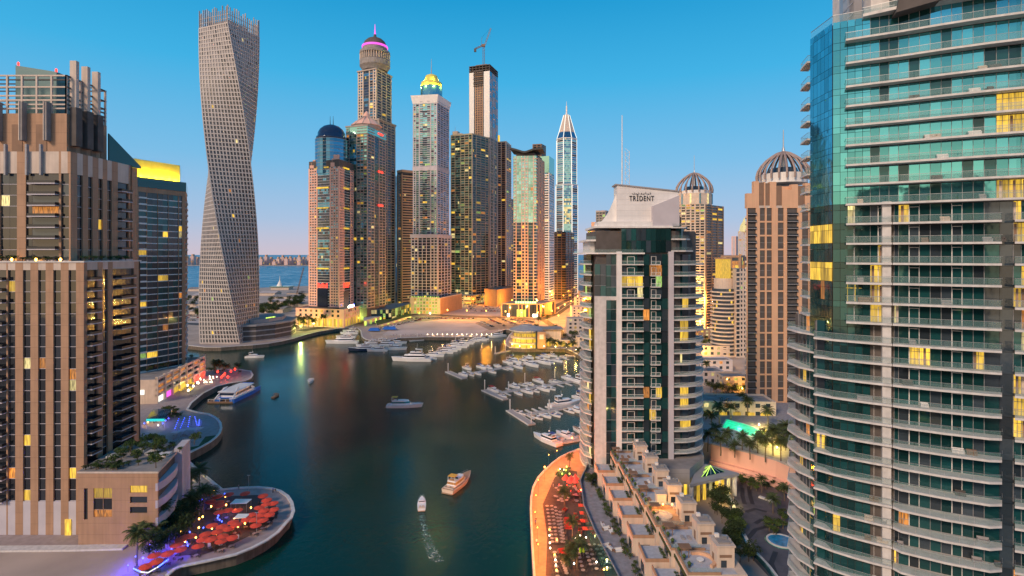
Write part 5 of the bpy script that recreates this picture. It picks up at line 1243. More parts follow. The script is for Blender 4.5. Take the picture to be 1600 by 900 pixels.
def make_tree(name, h, r, m, seed, n=420, s=.28):
    rnd = random.Random(seed); root = thing(name, 'x', 'tree')
    tr = MB(); tr.beam((0, 0, 0), (.1, 0, h * .55), .16, M['bark'], 6, .09)
    cr = MB()
    for k in range(7):
        a = rnd.uniform(0, 6.28); d = rnd.uniform(.15, .62) * r; cz = h * rnd.uniform(.55, .85); x, y = d * math.cos(a), d * math.sin(a)
        tr.beam((.08, 0, h * rnd.uniform(.3, .5)), (x, y, cz), .07, M['bark'], 4, .03)
        leaves(cr, x, y, cz, r * rnd.uniform(.38, .6), r * rnd.uniform(.38, .6), h * rnd.uniform(.14, .24), n // 7, s, m, rnd)
    tr.build('trunk', root); cr.build('crown', root); return root
def make_palm(name, h, seed, nf=34, fl=3.3):
    rnd = random.Random(seed); root = thing(name, 'x', 'palm tree'); tr = MB(); p = (0, 0, 0)
    for k in range(4):
        q = (math.sin(k * .6) * .12, math.cos(k) * .1, h * (k + 1) / 4); tr.beam(p, q, .24 - k * .02, M['bark'], 7, .22 - k * .02); p = q
    cr = MB(); top = Vector(p)
    for i in range(nf):
        a = i * 2.4 + rnd.uniform(-.2, .2); el = rnd.uniform(-.25, 1.15); L_ = fl * rnd.uniform(.85, 1.12); pos = top.copy(); d = Vector((math.cos(a) * math.cos(el), math.sin(a) * math.cos(el), math.sin(el))); st = L_ / 7
        for k in range(7):
            nx = pos + d * st; sd = d.cross(Vector((0, 0, 1))).normalized(); wd = .8 * math.sin((k + .8) / 7.6 * 3.0) + .08
            for sg in (-1, 1):
                for q in (0, .33, .66):
                    b0 = pos + d * st * q; b1 = pos + d * st * (q + .34); tip = b0 + sd * sg * wd + d * st * .8 - Vector((0, 0, wd * .45))
                    cr.poly([tuple(b0), tuple(b1), tuple(tip)], M['palmleaf'])
            pos = nx; d = (d - Vector((0, 0, .17 + .02 * k))).normalized()
    tr.build('trunk', root); cr.build('crown', root); return root
palms = [make_palm('date_palm', 6.5, 1), make_palm('date_palm', 5.2, 2), make_palm('date_palm', 8.0, 3)]
trees = [make_tree('leafy_tree', 6, 3.2, M['leaf'], 4), make_tree('leafy_tree', 4.5, 2.4, M['leaf2'], 5), make_tree('leafy_tree', 7.5, 4.0, M['leaf'], 6, 560)]
shrubs = [make_tree('round_shrub', 1.8, 1.3, M['leaf2'], 8, 200, .16), make_tree('round_shrub', 1.4, 1.1, M['leaf'], 9, 160, .16)]
for s_ in shrubs: s_['category'] = 'shrub'
used = set()
def place(protos, xy, z, label, group, sc=1.0, cat=None):
    p = random.choice(protos)
    if p.name in used: o = dup(p, label, (xy[0], xy[1], z), random.uniform(0, 6.28), sc * random.uniform(.85, 1.18), group)
    else:
        used.add(p.name); o = p; o.location = (xy[0], xy[1], z); o['label'] = label; o['group'] = group; o.scale = (sc,) * 3
    if cat: o['category'] = cat
    return o
def plant_px(protos, pts, z, label, group, sc=1.0):
    for px, py in pts: place(protos, G(px, py, z), z, label, group, sc)
def scatter(protos, quad, n, z, label, group, sc=1.0, seed=1):
    rnd = random.Random(seed); P = [G(*q, z) for q in quad]
    for _ in range(n):
        u, v = rnd.random(), rnd.random(); a = [P[0][k] * (1 - u) + P[1][k] * u for k in (0, 1)]; b = [P[3][k] * (1 - u) + P[2][k] * u for k in (0, 1)]
        place(protos, (a[0] * (1 - v) + b[0] * v, a[1] * (1 - v) + b[1] * v), z, label, group, sc)
# around the pool
PG = 'palms round the green lit pool'
plant_px(palms, [(1106, 706), (1118, 690), (1126, 712), (1136, 700), (1148, 715), (1160, 706), (1172, 718), (1184, 708), (1196, 722), (1208, 712), (1220, 726), (1234, 716), (1112, 672), (1124, 662), (1214, 690), (1228, 700), (1142, 656), (1168, 650), (1200, 668)], 10, 'date palm beside the green lit pool', PG, 1.0)
scatter(trees, [(1098, 660), (1150, 650), (1150, 640), (1102, 640)], 9, 9, 'dark leafy tree on the slope between the curved white tower and the pool', 'trees above the pool')
scatter(shrubs, [(1150, 748), (1240, 760), (1246, 775), (1165, 765)], 26, 3.2, 'low dark shrub in the bed below the curved pink wall', 'shrubs below the curved wall', 1.2)
plant_px(palms[:2], [(1208, 802), (1190, 770), (1226, 782)], 3.2, 'palm in the planted bed of the driveway', 'driveway palms', .8)
scatter(trees, [(1104, 772), (1134, 775), (1186, 884), (1150, 890)], 46, 3, 'dark tree between the villas and the curving driveway wall', 'trees behind the villas', .7, 14)
scatter(trees, [(1150, 690), (1245, 715), (1245, 690), (1205, 672)], 16, 10, 'dark tree below the pool palms', 'trees below the pool', .7, 15)
scatter(shrubs, [(1196, 818), (1226, 800), (1236, 826), (1206, 840)], 16, 3.2, 'shrub in the round bed beside the fountain pool', 'shrubs by the fountain', 1.2)
# near the restaurant rotunda
scatter(trees, [(856, 520), (905, 528), (908, 545), (862, 540)], 14, 3, 'dark tree behind the lit round restaurant', 'trees by the round restaurant', 1.1)
plant_px(palms, [(858, 545), (866, 548), (876, 549), (886, 551), (895, 555), (903, 560), (848, 500), (856, 506), (842, 512), (868, 520), (838, 524)], 3, 'palm on the quay beside the lit round restaurant', 'palms by the round restaurant', 1.2)
# garden between twisted and pink towers
plant_px(palms, [(440, 521), (450, 519), (458, 522), (466, 514), (474, 517), (482, 512), (490, 515), (498, 510), (506, 512), (515, 509), (524, 508), (534, 508)], 3, 'palm in the bright yellow lit garden before the pink podium', 'palms before the pink podium', 1.5)
scatter(trees, [(432, 512), (500, 510), (500, 505), (440, 503)], 20, 3, 'tree in the lit garden beside the twisted tower', 'trees before the pink podium', .9, 3)
scatter(trees, [(408, 500), (470, 480), (478, 466), (405, 478)], 60, 3, 'dark tree beyond the road behind the twisted tower', 'trees behind the twisted tower', 1.7, 4)
scatter(trees, [(292, 500), (312, 500), (312, 470), (292, 470)], 14, 3, 'dark tree on the flats left of the twisted tower', 'trees left of the twisted tower', 1.6, 5)
plant_px(palms, [(500 + i * 5.5, 471 + (i % 2)) for i in range(10)], 24, 'palm on the roof of the pink podium', 'palms on the pink podium', 1.0)
# left side
scatter(trees, [(212, 892), (262, 866), (318, 808), (292, 806)], 30, 3, 'dark tree between the blank podium and the red parasols', 'trees beside the red parasols', .85, 6)
plant_px(palms, [(250, 838), (262, 826), (286, 818), (296, 812), (306, 800), (318, 806), (330, 792), (232, 872), (222, 856), (300, 772), (312, 764), (290, 790), (276, 800), (214, 884), (244, 852)], 3, 'dark palm among the red parasols', 'palms among the red parasols', .9)
for i in range(46): place(shrubs + trees[1:2], (random.uniform(-118, -99), random.uniform(151, 170)), 23.5, 'shrub in the roof garden of the blank podium block', 'roof garden shrubs', .8)
for i in range(18): place(shrubs, (-117.6 + i * .95 if i < 10 else random.uniform(-119, -108), 150 + (i % 3) * .8), 23.5, 'shrub in the roof garden of the blank podium block', 'roof garden shrubs', .9)
scatter(shrubs, [(236, 664), (280, 655), (284, 640), (250, 640)], 30, 3, 'shrub in the garden before the parking podium', 'shrubs before the parking podium', 1.6, 7)
for i in range(26): place(trees[:2], (-206 - random.random() * 20 + i * .2, 296 + i * 2.1), 16, 'tree on the planted roof of the parking podium', 'trees on the parking podium', .5)
for i in range(30): place(shrubs, (-182 + i * 1.75, 156.6 + (i % 2) * .9), 81, 'shrub on the terrace ledge of the ribbed stone tower', 'ledge shrubs', .9)
for i in range(12): place(shrubs, (-124.2 - (i % 2) * 1.2, 158 + i * 1.7), 81, 'shrub on the terrace ledge of the ribbed stone tower', 'ledge shrubs', .9)

# ================================================================ PROMENADE, GARDENS, VILLAS
def solid(name, poly, z0, z1, m, mt=None, kind='structure'):
    b = MB(); b.prism(poly, z0, z1, rgb(m), rgb(mt) if mt else None); return tag(b.build(name), kind=kind)
M['garden_pave'] = mat('garden_paving', (.27, .25, .27), .8, .2, .8)
solid('garden_terrace', [(25.6, 116), (50.5, 112), (51.5, 150), (49.5, 176), (46.5, 176.5), (27, 192), (22.5, 178), (21.3, 160), (22.3, 145), (24, 130)], 3, 8, 'slab', 'garden_pave')
b = MB()
gp = [(25.6, 116), (24, 130), (22.3, 145), (21.3, 160), (22.5, 178), (27, 192)]
for a, c in zip(gp, gp[1:]):
    f = Fr(c, a); b.fbox(f, 0, f.l, .05, .2, 3, 9.2, M['t_c']); b.fbox(f, 0, f.l, .0, .3, 9.2, 9.35, M['metal'])
tag(b.build('glass_balustrade'), 'long curved blue glass balustrade edging the villa gardens above the promenade', 'balustrade')
def railing_row(name, label, pts, z, h, m='rail'):
    root = thing(name, label, 'railing', (*pts[0], z)); g, t = MB(), MB()
    for a, c in zip(pts, pts[1:]):
        f = Fr(a, c); g.fbox(f, 0, f.l, -.03, .03, z, z + h, rgb(m)); t.fbox(f, 0, f.l, -.06, .06, z + h, z + h + .07, M['metal'])
    g.build('glass_panel', root, off=(*pts[0], z)); t.build('handrail', root, off=(*pts[0], z)); return root
ordn = ['farthest', 'second', 'third', 'fourth', 'fifth', 'sixth', 'nearest']
M['roof_tiles'] = mat('pale_roof_tiles', (.42, .43, .48), .6, .12, 1.2)
TY = [179, 169, 159, 149, 138.5, 128, 118.5]; TX = [42, 42.8, 43.2, 43.8, 44.2, 44.8, 45.6]
for i, (x, y) in enumerate(zip(TX, TY)):
    T = Tower('terrace_villa', {0: 'farthest cream terrace villa, at the foot of the curved white tower', 4: 'cream terrace villa with an amber lit roof terrace', 6: 'nearest cream terrace villa, with a curved wooden bench on its roof'}.get(i, f'{ordn[i]} cream terrace villa counted from the curved white tower'), 'villa', (x, y, 8), 'row of cream terrace villas')
    C, C2 = M['cream'], M['tan']
    s = 5.0; x0 = x - 2.3
    T.m('wall').box(x - 8.8, x + 3.6, y - s, y + s - .3, 3.2, 16, C)         # main block
    T.m('roof_terrace').box(x - 8.4, x + 1.6, y - s + .3, y + s - .7, 15.6, 16.03, M['roof_tiles' if i != 4 else 'tan'])
    for (a0, a1, b0, b1) in ((x - 8.8, x - 8.5, y - s, y + s - .3), (x - 8.5, x - 1.9, y + s - .6, y + s - .3), (x - 8.5, x - 1.9, y - s, y - s + .25)):
        T.it('parapet').box(a0, a1, b0, b1, 16, 16.55, C2)
    T.m('terrace_railing').box(x - 8.75, x - 8.65, y - s, y + s - .3, 16.55, 17.5, M['rail']); T.m('terrace_railing').box(x - 8.5, x - 2, y - s + .05, y - s + .12, 16.55, 17.5, M['rail'])
    T.it('stair_tower').box(x - 1.8, x + 1.9, y - 2.4, y + 1.9, 3.2, 20.4, C)   # stair tower
    T.it('tower_cap').box(x - 2.0, x + 2.1, y - 2.6, y + 2.1, 20.4, 20.8, M['tan2']); T.it('tower_cap').box(x - 1.2, x + 1.3, y - 1.8, y + 1.3, 20.8, 21.1, M['roofm'])
    T.it('slot_window').box(x - 1.3, x + 1.3, y - 2.46, y - 2.41, 18.2, 18.8, M['brown']); T.it('slot_window').box(x - 1.0, x + .2, y - 2.46, y - 2.41, 16.1, 17.6, M['g_dark'])
    # lower wing stepping to the gardens
    T.m('lower_wing').box(x - 14.2, x - 8.8, y - 3.4, y + 3.8, 8, 12.4, C); T.m('lower_terrace').box(x - 13.9, x - 9.0, y - 3.1, y + 3.5, 12.3, 12.43, M['roof_tiles'])
    T.it('parapet').box(x - 14.2, x - 13.95, y - 3.4, y + 3.8, 12.4, 13.2, C2); T.it('parapet').box(x - 13.9, x - 8.8, y - 3.4, y - 3.2, 12.4, 13.2, C2)
    T.it('window').box(x - 14.25, x - 14.2, y - 2, y + 1, 8.6, 10.9, M['g_dark']); T.it('window').box(x - 12.5, x - 10, y - 3.46, y - 3.41, 8.6, 10.8, M['g_dark'])
    T.it('window').box(x - 7.5, x - 4.6, y - s - .05, y - s, 12.6, 14.8, M['g_win']); T.it('window').box(x - 8.86, x - 8.8, y - 2.5, y + .5, 13, 15, M['g_win'])
    # plant and furniture on the roofs
    rr_ = random.Random(i)
    T.it('air_conditioner').box(x - 1.2, x - .3, y + .4, y + 1.1, 21.1, 21.8, M['white']); T.it('air_conditioner').box(x + .2, x + 1.1, y - .9 + i * .1, y - .2 + i * .1, 21.1, 21.7, M['metal'])
    T.it('roof_pipe').beam((x + 1.4, y - 1.6, 21.1), (x + 1.4, y - 1.6, 21.9), .09, M['metal'], 6); T.it('tower_door').box(x - 1.86, x - 1.81, y - .6, y + .4, 16.05, 18.1, M['brown'])
    for k in range(3):
        ax, ay = x - 7.8 + rr_.random() * 4.6, y - 3.6 + rr_.random() * 4
        if i not in (4, 6): T.it('sun_bed').box(ax, ax + .7, ay, ay + 1.7, 16.04, 16.4, M[rr_.choice(['white', 'brown', 'grey'])])
        T.it('plant_pot').lathe(x - 8.1 + .2 * k, y + 3.6 - k * 2.9, [(.25, 16.04), (.35, 16.5)], M['dark'], 8); T.it('pot_plant').lathe(x - 8.1 + .2 * k, y + 3.6 - k * 2.9, [(.2, 16.5), (.5, 16.9), (.1, 17.4)], M['leaf2'], 7)
    T.it('planter').box(x - 9.0, x - 8.82, y - s, y + s - .3, 14.6, 15.3, M['leaf'])
    # timber pergola
    for a in (0, 1.6): T.it('pergola_post').box(x - 8.3 + a, x - 8.15 + a, y + 1.4, y + 1.55, 16.03, 18.5, M['brown'])
    for k in range(6): T.it('pergola_slat').box(x - 8.8, x - 6.2, y + .6 + k * .36, y + .8 + k * .36, 18.5, 18.65, M['brown'])
    if i == 6:
        for k in range(10):
            t0, t1 = R(-60 + k * 17), R(-60 + (k + 1) * 17); cx_, cy_ = x - 4.6, y
            T.it('curved_bench').prism([(cx_ + 2.6 * math.cos(t0), cy_ + 2.6 * math.sin(t0)), (cx_ + 3.3 * math.cos(t0), cy_ + 3.3 * math.sin(t0)), (cx_ + 3.3 * math.cos(t1), cy_ + 3.3 * math.sin(t1)), (cx_ + 2.6 * math.cos(t1), cy_ + 2.6 * math.sin(t1))], 16.04, 16.7, M['orange_stone'])
        T.it('round_table').lathe(x - 4.6, y, [(.2, 16.04), (.2, 16.5), (.8, 16.5), (.8, 16.6)], M['white'], 12)
    if i == 4:
        T.it('raised_pool').lathe(x - 5.6, y + .4, [(2.3, 16.04), (2.3, 16.5), (1.9, 16.5), (1.9, 16.3)], M['tan2'], 20)
    if i == 3: T.it('roof_hut').box(x - 4.9, x - 2.4, y - 3.2, y - .8, 16.04, 18.4, M['cream']); T.it('roof_hut').box(x - 5.1, x - 2.2, y - 3.4, y - .6, 18.4, 18.7, M['tan2'])
    T.done()
    if i == 4:
        for k in range(3):
            L0 = thing('wall_lamp', f'small amber lamp lighting the roof terrace of the amber lit villa, {["left", "middle", "right"][k]} of three', 'lamp', (x - 7 + k * 2.4, y + 4.2, 17.2))
            q = MB(); q.lathe(0, 0, [(.15, 0), (.2, .2), (.1, .35)], M['glow_o'], 8); q.build('lamp_glass', L0)
            q = MB(); q.box(-.08, .08, .1, .25, -.2, 0, M['black']); q.build('lamp_base', L0)
            li = bpy.data.objects.new('lamp_light', bpy.data.lights.new('lamp_light', 'POINT')); COL.objects.link(li); li.parent = L0; li.location = (0, -.5, 1.0); li.data.energy = 260; li.data.color = (1, .5, .12); li.data.shadow_soft_size = .3
    # hedges and garden furniture
    for k in range(7): place(shrubs, (x - 15.2 - (k % 2) * .8, y - 4.6 + k * 1.25), 8, 'clipped shrub in the villa gardens above the promenade', 'villa garden shrubs', .75)
    for k in range(6): place(shrubs, (x + 4.8 + (k % 2) * .9, y - 4 + k * 1.5), 8 if x < 60 else 3, 'shrub behind the cream villas', 'shrubs behind the villas', 1.0)
    for k in range(4): place(shrubs, (x - 9.6, y - 2.6 + k * 1.2), 12.43, 'shrub on a villa terrace', 'villa terrace shrubs', .6)
scatter(trees, [(925, 770), (945, 762), (940, 745), (915, 745)], 7, 8, 'dark tree in the corner of the villa gardens', 'villa garden trees', .5, 11)
def sofa(x, y, z, rz, label, m='white', group='outdoor sofas in the villa gardens'):
    r = thing('outdoor_sofa', label, 'sofa', (x, y, z), rz, group)
    a = MB(); a.box(-1, 1, -.4, .4, .12, .42, rgb(m)); a.build('seat', r); a = MB(); a.box(-1, 1, .4, .55, .12, .85, rgb(m)); a.build('backrest', r)
    for s in (-1, 1): a = MB(); a.box(s * 1.12 - .1, s * 1.12 + .1, -.4, .55, .1, .62, M['brown']); a.build('armrest', r)
    for s in ((-.9, -.3), (.9, -.3), (-.9, .3), (.9, .3)): a = MB(); a.box(s[0] - .04, s[0] + .04, s[1] - .04, s[1] + .04, 0, .12, M['black']); a.build('leg', r)
    return r
s0 = sofa(*G(948, 828, 8), 8, .3, 'white cushioned sofa in a villa garden above the promenade')
for px, py, rz in ((943, 822, 1.7), (955, 832, -1.4), (948, 855, .4), (955, 858, 2.0), (967, 862, .2)): dup(s0, 'white cushioned sofa in a villa garden above the promenade', (*G(px, py, 8), 8), rz)

# curved retaining wall, pool deck, canopy
deck = [G(a, b, 10) for a, b in ((1098, 690), (1143, 703), (1180, 712), (1215, 722), (1252, 738), (1275, 700), (1262, 630), (1165, 628), (1098, 628))]
solid('pool_deck', deck, 3, 10, 'cream', 'garden_pave')
cw = [G(a, b, 10) for a, b in ((1112, 697), (1143, 704.5), (1180, 713.5), (1215, 723.5), (1252, 740))]
T = Tower('curved_wall', 'long curved pink retaining wall below the pool deck', 'wall', (*cw[1], 3))
for a, c in zip(cw, cw[1:]):
    f = Fr(a, c); T.m('wall').fbox(f, 0, f.l, 0.02, .9, 3, 11, M['pinkstone']); T.m('coping').fbox(f, 0, f.l, -.1, 1.1, 11, 11.25, M['tan2'])
    T.m('raised_step').fbox(f, 0, f.l, .95, 2.4, 3, 5.2, M['pinkstone']); T.m('raised_step').fbox(f, 0, f.l, 2.45, 4.0, 3, 4.1, M['pinkstone'])
T.done()
T = Tower('swimming_pool', 'emerald green lit swimming pool among palms', 'pool', (*G(1160, 668, 10), 10)); px_ = [G(a, b, 10) for a, b in ((1128, 668), (1150, 672), (1172, 681), (1192, 684), (1196, 676), (1178, 668), (1160, 662), (1136, 656))]
M['poolg'] = emit('lit_pool_water', (.0, .85, .42), .75, .4, .25)
T.m('pool_water').prism(px_[:], 10.02, 10.14, M['poolg']); T.m('pool_rim').prism(inset(px_, -.7), 10.0, 10.1, M['slab']); T.done()
for n_, p in enumerate((G(1150, 664, 10), G(1180, 676, 10))):
    pass
T = Tower('entrance_canopy', 'triangular glass entrance canopy with a broad grey rim, lit from inside', 'canopy', (62, 171, 3))
c3 = [G(1078, 762, 9.5), G(1155, 744, 9.5), G(1092, 722, 10.5)]
T.m('canopy_rim').prism([c3[0], c3[1], c3[2]], 9.6, 10.5, M['grey']); i3 = inset([c3[0], c3[1], c3[2]], 2.6)
mid = (sum(p[0] for p in i3) / 3, sum(p[1] for p in i3) / 3)
for a, c in zip(i3, i3[1:] + i3[:1]):
    T.it('glass_roof').poly([(*a, 10.6), (*c, 10.6), (*mid, 12.6)], M['t_e']); 
    for k in range(6): t = k / 5; p = (a[0] + (c[0] - a[0]) * t, a[1] + (c[1] - a[1]) * t); T.it('roof_bar').beam((*p, 10.7), (*mid, 12.7), .1, M['glow_l'] if k % 2 else M['metal'], 4)
for k in range(9):
    t = k / 8; p = (c3[0][0] * (1 - t) + c3[1][0] * t - .6, c3[0][1] * (1 - t) + c3[1][1] * t + 2.4); T.it('facade_pane').box(p[0] - .5, p[0] + .5, p[1], p[1] + .1, 3.1, 9.5, M['lit'] if k % 3 != 1 else M['lit3'])
for t in (.05, .93): p = (c3[0][0] * (1 - t) + c3[1][0] * t, c3[0][1] * (1 - t) + c3[1][1] * t + 1); T.it('column').lathe(*p, [(.7, 3), (.7, 9.6)], M['slab'], 14)
T.done()
fc = G(1221, 846, 3); T = Tower('fountain_pool', 'round blue fountain pool with a pale rim on the dark driveway', 'pool', (*fc, 3))
M['poolb'] = mat('blue_pool_water', (.02, .22, .42), .08, .35, .8)
T.m('rim').lathe(*fc, [(3.9, 3.05), (3.9, 3.35), (3.4, 3.35), (3.4, 3.2)], M['slab'], 36); T.m('pool_water').lathe(*fc, [(3.4, 3.1), (3.4, 3.22), (.01, 3.221)], M['poolb'], 36); T.m('rim_strip').lathe(*fc, [(4.3, 3.03), (4.3, 3.08), (3.9, 3.09)], M['t_c'], 36); T.done()
b = MB(); f = Fr(G(1185, 778), G(1208, 786)); b.fbox(f, 0, f.l, -1.1, 0, 3.05, 3.5, M['slab']); tag(b.build('kerbed_island'), kind='structure')
b = MB()
for a, c in zip([(1128, 768), (1140, 790), (1148, 820), (1165, 855), (1195, 888), (1215, 915)], [(1140, 790), (1148, 820), (1165, 855), (1195, 888), (1215, 915), (1240, 950)]):
    f = Fr(G(*a), G(*c)); b.fbox(f, 0, f.l, -.3, .0, 3, 4.2, M['t_b']); b.fbox(f, 0, f.l, -1.6, -.32, 3, 3.5, M['slab'])
tag(b.build('ramp_balustrade'), 'curving blue edged low wall along the dark driveway', 'balustrade')

# houses and low blocks
def house(name, label, pc, w_, d_, z1, z0=3, W='tan2', lit=.12, rz=0.0, roofw='roofm', flood=None):
    fr0 = (math.cos(rz), math.sin(rz)); p0 = (pc[0], pc[1]); p1 = (pc[0] + fr0[0] * w_, pc[1] + fr0[1] * w_); n_ = (-fr0[1], fr0[0])
    P = [p0, p1, (p1[0] + n_[0] * d_, p1[1] + n_[1] * d_), (p0[0] + n_[0] * d_, p0[1] + n_[1] * d_)]
    T = Tower(name, label, 'house' if z1 < 20 else 'building', (*p0, z0)); nfl = max(1, round((z1 - z0) / 3.4)); core(T, P, z0, z1, 'dark', .35, roofw)
    for i in range(4):
        ln = (w_, d_)[i % 2]; k = max(2, int(ln / 4.5)); face(T, P[i], P[(i + 1) % 4], z0, (z1 - z0) / nfl, nfl, 'P1 ' + 'V1 P1.1 ' * k, W, 'g_dark', 'white', lit=lit)
    parapet(T, P, z1 - .1, z1 + .8, W)
    if flood:
        f = Fr(P[0], P[1])
        for k in range(5): T.it('lit_arch').fbox(f, f.l * (.08 + k * .18), f.l * (.18 + k * .18), .02, .15, z0, z0 + 3.4, M[flood])
    T.done(); return P
house('cream_house', 'cream house with amber lit ground floor behind the palms, beside the curved white tower', G(1093, 655, 8), 34, 14, 15.5, 8, 'cream', .5, -.05, flood='glow_y')
house('white_villa', 'white flat roofed villa at the foot of the round balcony tower', G(1130, 612, 4), 15, 12, 12, 3, 'tan2', .3)
house('white_villa', 'wide pale villa left of the white flat roofed one', G(1096, 600, 4), 14, 14, 11, 3, 'lav', .1)
house('white_villa', 'small pale villa with dark roof behind the wide pale villa', G(1099, 578, 4), 20, 12, 10, 3, 'lav', .15)
house('white_villa', 'low cream villa with lit rooms in front of the beige rib domed tower', G(1096, 556, 4), 22, 12, 11, 3, 'cream', .5)
house('orange_block', 'amber lit low block below the beige rib domed tower', G(1092, 530, 4), 20, 12, 12, 3, 'tan', .8)
scatter(trees, [(1096, 622), (1166, 640), (1166, 615), (1130, 600)], 18, 3, 'dark tree between the pale villas', 'trees between the pale villas', .9, 12)
scatter(trees, [(1096, 545), (1120, 545), (1120, 530), (1096, 530)], 8, 3, 'dark tree by the amber lit low block', 'trees by the amber block', .9, 13)
plant_px(palms, [(1112, 640), (1158, 643), (1103, 588), (1148, 640), (1122, 644)], 8, 'floodlit palm before the cream house', 'palms before the cream house', .9)
# white stepped flats left of the curved white tower, rotunda restaurant, quay arcade
for i, (a, b_, w_, d_, z1) in enumerate(((886, 522, 22, 16, 18), (893, 506, 26, 16, 22), (899, 490, 28, 16, 24), (905, 476, 26, 16, 24), (902, 545, 24, 12, 12))):
    house('white_flats', ['pale stepped block of flats nearest the palms of the round restaurant', 'second pale block of flats behind the curved white tower', 'third pale block of flats behind the curved white tower', 'farthest pale block of flats along the sodium lit road', 'low pale block on the quay between the palms and the curved white tower'][i], G(a, b_, 3), w_, d_, z1, 3, 'tan2', .2)
def rotunda():
    y = 462; x = XA(823, y); T = Tower('round_restaurant', 'round three tier restaurant glowing yellow on the quay, with a conical grey roof', 'restaurant', (x, y, 3)); y += 12
    for k, (r, m_) in enumerate(((13.5, 'glow_y'), (12.4, 'glow_y'), (11.0, 'lit'))):
        z = 3 + k * 4.6; T.it('storey_glazing').lathe(x, y, [(r, z + .1), (r, z + 3.2)], M[m_], 28); T.it('terrace_edge').lathe(x, y, [(r + 1.8, z + 3.2), (r + 1.8, z + 4.4)], M['cream' if k < 2 else 'grey'], 28)
        for q in range(16): t = q * 6.283 / 16; T.it('post').beam((x + (r + .9) * math.cos(t), y + (r + .9) * math.sin(t), z), (x + (r + .9) * math.cos(t), y + (r + .9) * math.sin(t), z + 3.2), .22, M['brown'], 4)
    T.m('roof').lathe(x, y, [(14.5, 17.2), (14.8, 17.9), (8, 20.4), (5.5, 20.8), (5.2, 21.6)], M['grey'], 28); T.m('roof_rim').lathe(x, y, [(14.9, 17.0), (15.0, 17.5)], M['white'], 28)
    T.m('lift_block').box(x + 9, x + 16, y - 14, y - 6, 3, 17, M['tan']); T.m('lift_block').box(x + 10.8, x + 14.2, y - 14.1, y - 14, 11, 15, M['slab']); T.m('lift_glazing').box(x + 7.4, x + 9, y - 14, y - 6, 3, 17.5, M['g_dark'])
    T.m('wing').box(x + 13, x + 30, y - 2, y + 14, 3, 17.5, M['cream']); T.m('wing_roof').box(x + 8, x + 32, y - 4, y + 16, 17.5, 18.2, M['roofm'])
    T.done()
rotunda()
house('quay_arcade', 'long low arcade of yellow lit restaurants right of the round one', G(850, 541, 3), 34, 10, 8, 3, 'cream', .9, -.1, flood='glow_y')
# long white marquee and green lawn strips by the road
for i, (q, z1, m_, lb) in enumerate((([(569, 510), (614, 497), (614, 490), (569, 500)], 9, 'tan2', 'long pale greenish tent like hall behind the bend of the quay'), ([(590, 512), (642, 497), (636, 492), (588, 505)], 5, 'grass', 'low green roofed hall in front of the pale hall'))):
    P = [G(a, b, 3) for a, b in q]; T = Tower('long_hall', lb, 'building', (*P[0], 3)); core(T, P, 3, z1, 'tan2', .02, 'lot')
    f = Fr(P[0], P[1]); 
    for k in range(12): T.it('wall_panel').fbox(f, f.l * (k + .15) / 12, f.l * (k + .85) / 12, .02, .2, 3.6, z1 - .8, M['glow_l' if k % 2 == i else 'tan2'])
    T.m('eaves').prism(inset(P, -.8), z1, z1 + .7, M['slab'], M['slab' if i == 0 else 'grass']); T.done()
for i, (a, b_) in enumerate(((585, 518), (607, 516))):
    P = G(a, b_, 3); T = Tower('blue_tent', ['smaller', 'larger'][i] + ' blue tarpaulin covered stall at the bend of the quay', 'tent', (*P, 3))
    T.m('cover').hexa([(P[0] - 6, P[1] - 4, 4.2), (P[0] + 6 + i * 3, P[1] - 4, 4.2), (P[0] + 6 + i * 3, P[1] + 4, 4.2), (P[0] - 6, P[1] + 4, 4.2), (P[0] - 4, P[1] - .5, 7), (P[0] + 4 + i * 3, P[1] - .5, 7), (P[0] + 4 + i * 3, P[1] + .5, 7), (P[0] - 4, P[1] + .5, 7)], M['blue_tarp'] if 'blue_tarp' in M else M.setdefault('blue_tarp', mat('blue_tarpaulin', (.02, .12, .45), .6)))
    for sx_ in (-5.8, 5.8 + i * 3):
        for sy_ in (-3.8, 3.8): T.it('post').beam((P[0] + sx_, P[1] + sy_, 3), (P[0] + sx_, P[1] + sy_, 4.3), .12, M['metal'], 5)
    T.done()
# far skyline across the water and low sheds on the near flats
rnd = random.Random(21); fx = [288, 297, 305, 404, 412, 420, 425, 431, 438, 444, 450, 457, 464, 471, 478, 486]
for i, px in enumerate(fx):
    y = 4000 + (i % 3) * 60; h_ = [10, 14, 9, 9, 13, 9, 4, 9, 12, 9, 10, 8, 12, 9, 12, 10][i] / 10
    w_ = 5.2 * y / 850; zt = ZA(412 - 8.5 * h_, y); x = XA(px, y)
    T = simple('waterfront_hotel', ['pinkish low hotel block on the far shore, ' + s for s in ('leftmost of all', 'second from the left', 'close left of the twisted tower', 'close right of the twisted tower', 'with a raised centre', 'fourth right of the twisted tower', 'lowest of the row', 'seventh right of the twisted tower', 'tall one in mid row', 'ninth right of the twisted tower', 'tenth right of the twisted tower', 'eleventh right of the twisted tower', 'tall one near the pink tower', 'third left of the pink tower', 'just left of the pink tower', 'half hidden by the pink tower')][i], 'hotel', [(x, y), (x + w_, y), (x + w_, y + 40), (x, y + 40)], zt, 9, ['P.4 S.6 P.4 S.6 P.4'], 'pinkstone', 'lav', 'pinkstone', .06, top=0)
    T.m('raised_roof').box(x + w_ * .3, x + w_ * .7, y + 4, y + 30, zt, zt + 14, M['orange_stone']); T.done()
sh = [(405, 462, 30), (425, 468, 46), (448, 462, 30), (418, 476, 50), (440, 480, 40), (412, 489, 26), (462, 476, 26), (466, 462, 20), (293, 455, 26), (300, 466, 26), (292, 480, 22), (303, 487, 16), (296, 492, 30)]
